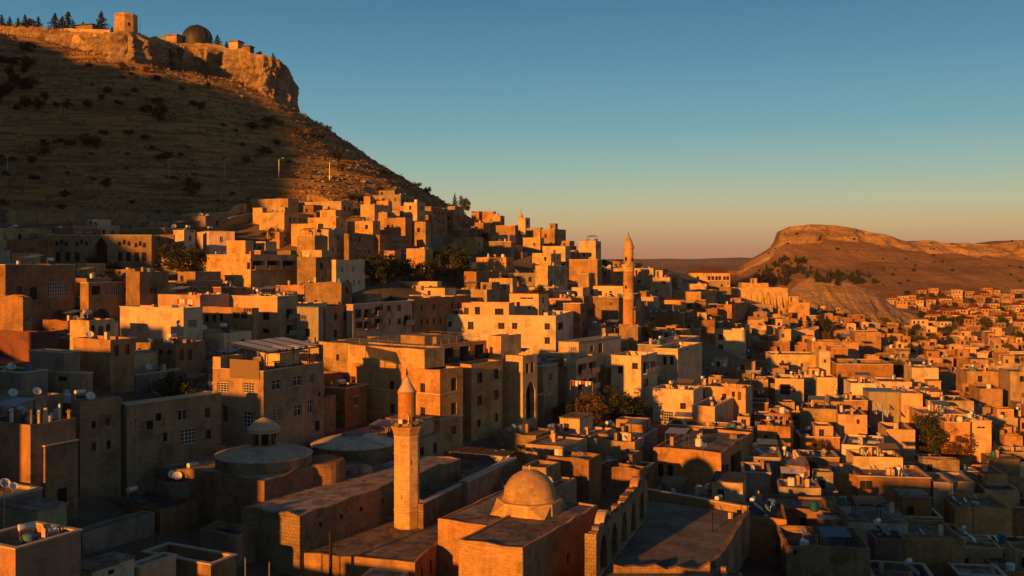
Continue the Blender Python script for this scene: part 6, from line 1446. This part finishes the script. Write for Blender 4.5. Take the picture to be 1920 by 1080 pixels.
for k, (x, y, z, r_) in enumerate(GAPT):
    px = PCX + F * x / y; nm = min(LM, key=lambda q: (q[1] - px) ** 2 + (q[2] - proj(x, y, z)[1]) ** 2)[0]
    gk[nm] = gk.get(nm, -1) + 1
    add_tree(x, y, z - .2, r_ * TR.uniform(2.2, 3.0), TR.uniform(.85, 1.2), TR.choice(['leaf_dark', 'leaf_dark', 'leaf_olive', 'leaf_autumn']), f'{ORD[gk[nm]] if gk[nm] else "leftmost"} small yard tree from the left near {nm}' if gk[nm] else f'leftmost small yard tree near {nm}', 'small trees in the town yards')
# shrubs over the slope: many look the same, only their spot differs
for k in range(150):
    px, py = TR.uniform(-10, 800), TR.uniform(90, 400)
    Y = ray_ground(px, py, 235)
    if Y is None or Y > 420: continue
    x = (px - PCX) * Y / F; z = Ts(x, Y)
    if z < CAMZ + 13 or (px < 560 and py < 60 + px * .32): continue
    if px < 110 and TR.random() < .0: continue
    h = TR.uniform(1.0, 3.2) * (1.4 if px < 120 and py < 200 else 1)
    add_tree(x, Y, z - .3, h, TR.uniform(1.2, 2.0), TR.choice(['leaf_dark', 'leaf_dark', 'leaf_olive', 'leaf_rust']), 'low shrub growing on the dry castle slope', 'shrubs on the castle slope', 'shrub', 'shrub')
for k in range(34):   # dark thicket at the left edge of the slope
    px, py = TR.uniform(-20, 100), TR.uniform(95, 215); 
    if px > 20 + (py - 90) * .75: continue
    Y = ray_ground(px, py, 235)
    if Y is None: continue
    x = (px - PCX) * Y / F; add_tree(x, Y, Ts(x, Y) - .4, TR.uniform(2.5, 5), 1.2, 'leaf_dark', 'dark bush in the thicket at the left edge of the slope', 'thicket bushes at the left edge', 'shrub', 'shrub')
# scrub and stones too many to count, one mass each
sc_m, st_m = MB(), MB(); gxs, gys, gpp = [], [], []
for k in range(15000):
    Y = TR.uniform(232, 395); px = TR.uniform(-60, 900); gxs.append((px - PCX) * Y / F); gys.append(Y)
gz = T(np.array(gxs), np.array(gys))
for x, y, z in zip(gxs, gys, gz):
    if hillmask(np.array([x]), np.array([y]), np.array([z]))[0] < TR.uniform(.5, 1.0): continue
    if any(abs(a - x) < r * .8 and abs(b - y) < r * .8 for (a, b), r in zip(cents, rads)): continue
    if TR.random() < .78:
        for q in range(4): leaf_cloud(sc_m, [(x + TR.gauss(0, .25), y + TR.gauss(0, .25), z + TR.uniform(.05, .45))], TR.uniform(.4, .9), TR, 0)
    else:
        r = TR.uniform(.15, .7) * (1.8 if TR.random() < .08 else 1); n0 = len(st_m.v); c = [(x + TR.uniform(.6, 1) * r * a, y + TR.uniform(.6, 1) * r * b, z + e * r * TR.uniform(.5, .9)) for e in (-.4, .7) for a, b in ((-1, -1), (1, -1), (1, 1), (-1, 1))]
        st_m.v += c
        for f in ((4, 5, 6, 7), (0, 1, 5, 4), (1, 2, 6, 5), (2, 3, 7, 6), (3, 0, 4, 7)): st_m.f.append(tuple(n0 + i for i in f)); st_m.m.append(0)
tag(sc_m.build('slope_scrub', M['scrub']), kind='stuff'); tag(st_m.build('slope_stones', M['cliff']), kind='stuff')
# mesa trees: heights read off the mesa mesh by ray
from mathutils.bvhtree import BVHTree
def bvh(ob): return BVHTree.FromPolygons([v.co[:] for v in ob.data.vertices], [p.vertices[:] for p in ob.data.polygons])
def hit_pix(px, py, objs):
    o = Vector((0, 0, CAMZ)); d = (P(px, py, 1000) - o).normalized(); best = None
    for ob in objs:
        loc = BV[ob.name].ray_cast(o, d)[0]
        if loc is not None and (best is None or (loc - o).length < (best - o).length): best = loc
    return best
spur = bpy.data.objects['eroded_spur']
BV = {o.name: bvh(o) for o in (mesa, spur)}
cnt = 0
for k in range(190):
    if k < 150:
        px = TR.uniform(1385, 1508); py = TR.uniform(488, 536)
        if py < 540 - (px - 1385) * .62 or (px > 1480 and py > 515): continue
    else:
        px = TR.uniform(1508, 1640); py = 516 + (px - 1508) * .14 + TR.gauss(0, 6)
    p = hit_pix(px, py, [mesa, spur])
    if p is None: continue
    cnt += 1; add_tree(p.x, p.y, p.z - .5, TR.uniform(4.5, 9), TR.uniform(.8, 1.2), 'leaf_pine' if TR.random() < .6 else 'leaf_dark', 'dark tree of the plantation on the mesa flank' if k < 150 else 'dark tree in the row above the eroded spur', 'plantation on the mesa flank' if k < 150 else 'row above the eroded spur')
for k in range(60):
    px, py = TR.uniform(1390, 1930), TR.uniform(440, 545); p = hit_pix(px, py, [mesa])
    if p is None: continue
    add_tree(p.x, p.y, p.z - .3, TR.uniform(1.5, 3.5), TR.uniform(1.2, 1.9), 'leaf_dark', 'small dark bush on the bare mesa slope', 'bushes on the mesa slope', 'shrub', 'shrub')

# ------------------------------------------------------------------ far suburb below the mesa
SR = random.Random(9); sub_fp = []
for k in range(1100):
    px = SR.uniform(1570, 1960); lo = 549 if px > 1690 else 560 + (1690 - px) * .3
    py = SR.uniform(lo, 640); Y = 88.0 * F / (py - HY) * .5 if False else None
    p = hit_pix(px, py, [mesa, spur]); yg = ray_ground(px, py, 300, 1400)
    if p is not None and (yg is None or p.y < yg): x, y, z = p.x, p.y, p.z
    elif yg: x, y = (px - PCX) * yg / F, yg; z = float(T0(np.array([x]), np.array([y]))[0])
    else: continue
    if y < 330 or any(abs(a - x) < 7.5 and abs(b - y) < 9 for a, b in sub_fp) or any(abs(a - x) < r + 5 and abs(b - y) < r + 5 for (a, b), r in zip(cents, rads)): continue
    sub_fp.append((x, y))
    if SR.random() < .30:
        add_tree(x, y, z - .3, SR.uniform(4, 8), SR.uniform(1, 1.5), SR.choice(['leaf_dark', 'leaf_dark', 'leaf_olive']), 'dark tree among the suburb houses below the mesa', 'trees in the far suburb'); continue
    w, d, h = SR.uniform(5.5, 9.5), SR.uniform(5, 8), SR.choice([3, 3.2, 3.6, 5.5]); red = SR.random() < .36
    r = empty('suburb_house', (x, y, z - .8), -math.radians(SR.uniform(-5, 25))); wm = SR.choice(['cream', 'tan', 'gold', 'pink', 'ochre', 'brown', 'ochre'])
    m = MB(); zt = h + .8
    hl = [(u, u + 1.1, zt - 2.2, zt - .9) for u in np.arange(1, w - 1.5, 2.4)]
    facade(m, (-w / 2, -d / 2, 0), (1, 0, 0), w, 0, zt, hl); facade(m, (w / 2, -d / 2, 0), (0, 1, 0), d, 0, zt, []); facade(m, (w / 2, d / 2, 0), (-1, 0, 0), w, 0, zt, []); facade(m, (-w / 2, d / 2, 0), (0, -1, 0), d, 0, zt, [])
    m.build('wall', M[wm], r)
    for u0, u1, a, b in hl: place('window', window_mesh(1.1, 1.3, 'brown')[1], r, (-w / 2 + (u0 + u1) / 2, -d / 2 + .15, a))
    m = MB()
    if red:
        x0, x1, y0, y1 = -w / 2 - .4, w / 2 + .4, -d / 2 - .4, d / 2 + .4; rz = zt + SR.uniform(1.5, 2.3); i = min(w, d) / 2 * .8; e, f = (x0 + i, 0, rz), (x1 - i, 0, rz); a, b, c, dd = (x0, y0, zt), (x1, y0, zt), (x1, y1, zt), (x0, y1, zt)
        m.quad(a, b, f, e); m.poly([b, c, f]); m.quad(c, dd, e, f); m.poly([dd, a, e]); m.build('roof', M['tile'], r)
    else: m.box(-w / 2 - .1, w / 2 + .1, -d / 2 - .1, d / 2 + .1, zt + .002, zt + .25); m.build('roof', M[SR.choice(['roof', 'roof_earth', 'roof_white'])], r)
    tag(r, 'small red roofed house in the far suburb below the mesa' if red else 'small flat roofed house in the far suburb below the mesa', 'house', 'red roofed suburb houses' if red else 'flat roofed suburb houses')

# ------------------------------------------------------------------ things on the roofs
def dish_meshes():
    r = MB(); prof = [(.02, 0)] + [(.6 * t, .18 * t * t) for t in (.25, .5, .75, 1)] + [(.57, .20), (.3, .07), (.02, .03)]
    r.lathe(prof, 18, caps=False); a = MB(); a.tube([(0, -.5, .18), (0, -.1, .62)], .02, 4); a.box(-.05, .05, -.12, 0, .58, .7)
    p = MB(); p.tube([(0, 0, 0), (0, 0, 1.0)], .035, 6); p.box(-.25, .25, -.25, .25, 0, .05)
    return r.mesh('reflector', M['white_metal']), a.mesh('feed_arm', M['steel']), p.mesh('mount', M['steel'])
DM = dish_meshes()
def dish(x, y, z, rz, sc, label, group='satellite dishes on the roofs'):
    e = empty('satellite_dish', (x, y, z), rz); e.scale = (sc,) * 3; place('mount', DM[2], e)
    q = place('reflector', DM[0], e, (0, -.08, .95)); q.rotation_euler = (math.radians(52), 0, 0); q2 = place('feed_arm', DM[1], e, (0, -.08, .95)); q2.rotation_euler = (math.radians(52), 0, 0)
    tag(e, label, 'satellite dish', group)
_m = MB(); _m.tube([(-.6, 0, 0), (.6, 0, 0)], .28, 14); _m.poly([(-.6, .28 * math.cos(t), .28 * math.sin(t)) for t in np.linspace(0, 6.28, 14)]); TK1 = _m.mesh('tank', M['white_metal'], True)
_m = MB(); _m.box(-.03, .03, -.03, .03, 0, .9); LG1 = _m.mesh('leg', M['steel']); _m = MB(); _m.box(-.03, .03, -.03, .03, 0, 1.4); LG2 = _m.mesh('leg', M['steel'])
_m = MB(); _m.quad((-.55, -1.3, .25), (.55, -1.3, .25), (.55, .1, 1.15), (-.55, .1, 1.15)); _m.quad((-.55, .1, 1.1), (.55, .1, 1.1), (.55, -1.3, .2), (-.55, -1.3, .2)); TK3 = _m.mesh('solar_panel', M['glass'])
def heater(x, y, z, rz, label):
    e = empty('solar_water_heater', (x, y, z), rz); place('tank', TK1, e, (0, .2, 1.6)); [place('leg', LG1, e, (a, -.22, 0)) for a in (-.5, .5)]; [place('leg', LG2, e, (a, .22, 0)) for a in (-.5, .5)]; place('solar_panel', TK3, e); tag(e, label, 'water heater', 'solar water heaters on the roofs')
_m = MB(); _m.lathe([(.5, 0), (.52, .1), (.52, 1.0), (.4, 1.15), (.15, 1.2)], 16); WT = {c: _m.mesh('water_tank', M[c]) for c in ('white_metal', 'blue', 'teal', 'steel')}
TN = {'white_metal': 'white', 'blue': 'blue', 'teal': 'teal', 'steel': 'grey metal'}
def tank(x, y, z, c, label):
    o = place('water_tank', WT[c], None, (x, y, z)); tag(o, label, 'water tank', 'water tanks on the roofs')
CH = {mt: boxmesh('chimney', .5, .5, 1.3, mt) for mt in ('cream', 'gold', 'white', 'tan')}
AM = MB(); AM.tube([(0, 0, 0), (0, 0, 2.6)], .025, 5)
for zz_ in (2.1, 2.3, 2.5): AM.tube([(-.45, 0, zz_), (.45, 0, zz_)], .015, 4)
ANT = AM.mesh('roof_aerial', M['metal'])
_m = MB(); _m.quad((-1.6, -1.2, 1.9), (1.6, -1.2, 1.9), (1.6, 1.2, 2.35), (-1.6, 1.2, 2.35)); _m.quad((-1.6, 1.2, 2.31), (1.6, 1.2, 2.31), (1.6, -1.2, 1.86), (-1.6, -1.2, 1.86)); SHT = {c: _m.mesh('sheet', M[c]) for c in ('tarp_blue', 'tin', 'canvas', 'awning')}
_m = MB(); _m.box(-.04, .04, -.04, .04, 0, 1.88); PL = _m.mesh('post', M['metal']); _m = MB(); _m.box(-.04, .04, -.04, .04, 0, 2.3); PH = _m.mesh('post', M['metal']); SHN = {'tarp_blue': 'blue tarp', 'tin': 'tin sheet', 'canvas': 'brown canvas', 'awning': 'white sheet'}
def shelter(x, y, z, rz, c, label):
    e = empty('roof_shelter', (x, y, z), rz); place('sheet', SHT[c], e); [place('post', PL, e, (a, -1.1, 0)) for a in (-1.5, 1.5)]; [place('post', PH, e, (a, 1.1, 0)) for a in (-1.5, 1.5)]; tag(e, label, 'shelter', 'sheet shelters on the roofs')
CRT = {c: boxmesh('roof_crate', .9, .7, .7, c) for c in ('tan', 'grey', 'white', 'blue')}
CRN = {'tan': 'tan', 'grey': 'grey', 'white': 'white', 'blue': 'blue'}
LINE = {}
CR = random.Random(33)
for s in ALL:
    if s.behind or s in (A, B, G, I, K) or s.vis < 60 or s.cat == 'madrasa': continue
    v = s.vols[0]; w, d = v['x1'] - v['x0'], v['y1'] - v['y0']
    if w < 3.5 or d < 3.5 or v['roof'] == 'tile': continue
    zr = v['zt'] - max(v['par'], -.18) if v['par'] > .05 else v['zt'] + .18
    spots = [(CR.uniform(v['x0'] + .9, v['x1'] - .9), CR.uniform(v['y0'] + .9, v['y1'] - .9)) for _ in range(12)]
    def free(x, y): return not any(o is not v and o['x0'] - .6 < x < o['x1'] + .6 and o['y0'] - .6 < y < o['y1'] + .6 for o in s.vols)
    spots = [q for q in spots if free(*q)]; n = 0
    near = s.Y < 260
    big = w * d > 60
    plan = []
    if CR.random() < .6: plan.append('dish')
    if CR.random() < (.5 if big else .25): plan.append('dish')
    if CR.random() < .35: plan.append('chimney')
    if CR.random() < .35: plan.append('chimney')
    if near and CR.random() < .35: plan.append('heater')
    if CR.random() < .4: plan.append('tank')
    if near and CR.random() < .35: plan.append('aerial')
    if w > 5.5 and d > 5 and CR.random() < (.4 if near else .2): plan.insert(0, 'shelter')
    if near and CR.random() < .5: plan.append('crate')
    if near and CR.random() < .5: plan.append('chimney')
    for it, (x, y) in zip(plan, spots):
        p = s.world(x, y, zr); ref = s.ref if len(s.ref.split()) <= 12 else s.ref.replace(' plastered', '').replace(' stone', '').replace(' far minaret', ' minaret')
        if it == 'dish': dish(p.x, p.y, p.z, math.radians(CR.uniform(35, 75)), CR.uniform(.6, .95), f'white satellite dish on {ref}')
        elif it == 'heater': heater(p.x, p.y, p.z, math.radians(CR.uniform(40, 70)), f'solar water heater on {ref}')
        elif it == 'tank': c = CR.choice(['white_metal', 'white_metal', 'blue', 'steel']); tank(p.x, p.y, p.z, c, f'{TN[c]} tank on {ref}')
        elif it == 'aerial': tag(place('roof_aerial', ANT, None, p, CR.uniform(0, 3)), f'thin roof aerial on {ref}', 'aerial', 'aerials on the roofs')
        elif it == 'shelter':
            c = CR.choice(['tarp_blue', 'tin', 'tin', 'canvas', 'awning']); x = min(max(x, v['x0'] + 2), v['x1'] - 2); y = min(max(y, v['y0'] + 1.6), v['y1'] - 1.6)
            if free(x - 1.2, y) and free(x + 1.2, y): p = s.world(x, y, zr); shelter(p.x, p.y, p.z, -s.th, c, f'{SHN[c]} shelter on {ref}')
        elif it == 'crate': c = CR.choice(list(CRT)); tag(place('roof_crate', CRT[c], None, p, CR.uniform(0, 3)), f'{CRN[c]} crate on {ref}', 'crate', 'crates on the roofs')
        elif it == 'chimney': place('chimney', CH[CR.choice(list(CH))], s.root, (x, y, zr - s.zb))
# dishes and roof things that stand out
def on(px, py, Y): return P(px, py, Y)
byref = {h.ref: h for h in ALL}
for ref, x, y, sc, rz, lab in (('the roof with two pale dishes', -2.2, 1.2, .85, 25, 'left of two pale dishes behind the bath house corner'), ('the roof with two pale dishes', -1.1, 1.0, .85, 25, 'right of two pale dishes behind the bath house corner'), ('the dark house left of the white screed roof', -.8, 1.6, .8, 40, 'small dish on the dark house left of the white screed roof'), ('the terrace with teal tables', -1.0, 21.5, 1.35, 20, 'left of the big paired dishes right of the near minaret'), ('the terrace with teal tables', .2, 22.6, 1.35, 20, 'right of the big paired dishes right of the near minaret')):
    h = byref[ref]; v = h.vols[0]; x = min(x, v['x1'] - .5); y = min(y, v['y1'] - 1); p = h.world(x, y, v['zt'] - v['par']); dish(p.x, p.y, p.z, math.radians(rz), sc, lab)
for px, py, Y, sc, lab in ((1655, 775, 190, 1.7, 'large sunlit dish beside the tall dark garden tree'), (1643, 762, 196, 1.3, 'smaller sunlit dish above the large sunlit dish'), (1599, 712, 232, 1.5, 'sunlit dish on the wide roof at right'), (1280, 792, 180, 1.3, 'white dish under the white plastered house')):
    p = P(px, py, Y); z = p.z - 1.0 * sc; dish(p.x, p.y, z, math.radians(55), sc, lab)
    e = MB(); e.tube([(0, 0, -3), (0, 0, .05)], .05, 6); e.build('mast', M['steel'], m_last().parent)
for px, py, Y, c, lab in ((1527, 958, 121, 'teal', 'left teal water tank on the wide grey roof'), (1580, 948, 124, 'teal', 'right teal water tank on the wide grey roof')):
    p = P(px, py, Y); tank(p.x, p.y, p.z, c, lab)
# teal tables on the terrace, chimney block on the annex, stove pipe
for px, py, Y, lab in ((825, 873, 122, 'left teal table on the terrace behind the compound wall'), (845, 877, 123, 'right teal table on the terrace behind the compound wall'), (793, 882, 119, 'blue table beside the near minaret')):
    p = P(px, py, Y); zf = Jr.vols[0]['zt'] - .3; e = empty('terrace_table', (p.x, p.y, zf), .4); tag(e, lab, 'table')
    m = MB(); m.box(-.75, .75, -.45, .45, .70, .76); m.build('table_top', M['teal' if 'teal' in lab else 'blue'], e)
    for a, b in ((-.6, -.35), (.6, -.35), (.6, .35), (-.6, .35)): m = MB(); m.box(a - .04, a + .04, b - .04, b + .04, 0, .70); m.build('leg', M['metal'], e)
p = P(832, 997, 103.5); tag(place('chimney_stack', boxmesh('chimney_stack', .6, .6, 1.5, 'cream'), None, (p.x, p.y, zK - .1), -.25), 'small sunlit chimney block on the mosque annex roof', 'chimney')
p = P(620, 1035, 93); m = MB(); m.tube([(0, 0, -3), (0, 0, 1.7)], .16, 8); m.lathe([(.26, 1.7), (.26, 1.8), (.1, 2.0)], 8); tag(m.build('stove_pipe', M['metal'], None, loc=p), 'tall dark stove pipe left of the mosque annex', 'stove pipe')
# reddish pergola roof behind the compound wall
p = P(905, 842, 132); e = empty('pergola', (p.x, p.y, Jr.vols[0]['zt'] - .3), -math.radians(24)); tag(e, 'reddish brown slatted pergola roof behind the dome', 'pergola')
for k in range(9):
    m = MB(); m.box(-4.2 + k * .95, -3.35 + k * .95, -2, 2, 1.95 + (k % 2) * .04, 2.03 + (k % 2) * .04); m.build('slat', M['wood'], e)
for a, b in ((-4, -1.8), (4, -1.8), (4, 1.8), (-4, 1.8)): m = MB(); m.box(a - .07, a + .07, b - .07, b + .07, 0, 1.95); m.build('post', M['wood'], e)
# pipes on the cluttered roof at left
zc_ = None
for s in ALL:
    if s.ref == 'the pipe cluttered roof':
        for k in range(26):
            x, y = CR.uniform(s.vols[0]['x0'] * .62, -.3), CR.uniform(.4, s.vols[0]['y1'] - .4); hh = CR.uniform(.5, 1.7); m = MB(); rr = CR.choice([.09, .14, .2]); m.tube([(0, 0, 0), (0, 0, hh)], rr, 8)
            if CR.random() < .5: m.lathe([(rr * 1.7, hh), (rr * 1.7, hh + .1), (.02, hh + .3)], 8)
            o = m.build('flue_pipe', M[CR.choice(['steel', 'cream', 'white_metal', 'tan'])], None, loc=s.world(x, y, s.vols[0]['zt'] - s.vols[0]['par'])); tag(o, 'flue pipe standing on the pipe cluttered roof at left', 'pipe', 'flue pipes on the cluttered roof')
    if s.ref == 'the skylight house':
        v = s.vols[0]
        for k in range(2):
            m = MB(); m.box(-1, 1, -.75, .75, 0, .22); m.build('skylight', M['awning'], s.root, loc=(v['x0'] * .62 + k * 2.5, 5.5, v['zt'] - v['par'] - s.zb))
# laundry on a few terraces
for px, py, Y, lab in ((346, 575, 158, 'washing line with red and white cloths on the white cube house'), (1090, 728, 163, 'washing hung on the stacked balcony house')):
    p = P(px, py, Y); e = empty('washing_line', p, -.5); tag(e, lab, 'washing'); m = MB(); m.tube([(-2, 0, 1.2), (2, 0, 1.2)], .02, 4); m.tube([(-2, 0, -.4), (-2, 0, 1.2)], .03, 4); m.tube([(2, 0, -.4), (2, 0, 1.2)], .03, 4); m.build('line', M['steel'], e)
    for k in range(6): m = MB(); x = -1.7 + k * .6; hh = CR.uniform(.5, .9); m.box(x, x + .45, -.01, .01, 1.18 - hh, 1.18); m.build('cloth', M['redcloth' if k % 3 == 0 else 'cloth'], e)

# small lantern turret on the ridge
p = P(976, 412, 388); e = empty('turret', p); tag(e, 'tiny pale turret with spire on the ridge skyline', 'turret'); m = MB(); m.lathe([(.9, -3), (.9, 1.2), (1.1, 1.3), (1.1, 1.5), (.7, 1.9)], 8); m.build('wall', M['cream'], e); m = MB(); m.lathe([(.72, 1.88), (.25, 3.2), (.05, 5)], 8); m.build('spire', M['coping'], e)
# electricity poles
for px, py, Y, hp, lab in ((1336, 1012, 108, 62, 'thin dark pole standing in the empty court'), (1558, 1075, 112, 48, 'thin pole in front of the walled stone yard'), (1825, 1000, 140, 55, 'thin pole beside the lane at lower right'), (1783, 960, 150, 58, 'thin pole right of the long brown house'), (8, 948, 84, 48, 'pale thin post at the left edge above the pink corner house'), (505, 1078, 88, 24, 'short brown post at the bottom left of the mosque annex'), (460, 1072, 88, 26, 'short pale post near the thick parapet roof')):
    p = P(px, py, Y); m = MB(); m.tube([(0, 0, -4), (0, 0, hp * Y / F)], [.08, .055], 7); m.box(*((-.3, .3) if hp > 40 else (-.05, .05)), -.03, .03, hp * Y / F - .35, hp * Y / F - .28); tag(m.build('utility_pole', M['metal'] if 'dark' in lab or 'thin pole' in lab else M['steel'], None, loc=p), lab, 'pole', 'poles between the roofs')
# air between here and the far hills
m = MB(); m.box(-12000, 12000, -3200, 9000, CAMZ - 110, CAMZ + 320); hz = m.build('haze', M['haze']); tag(hz, kind='stuff')
print('all', len(bpy.data.objects), round(_t.time() - _t0, 1))
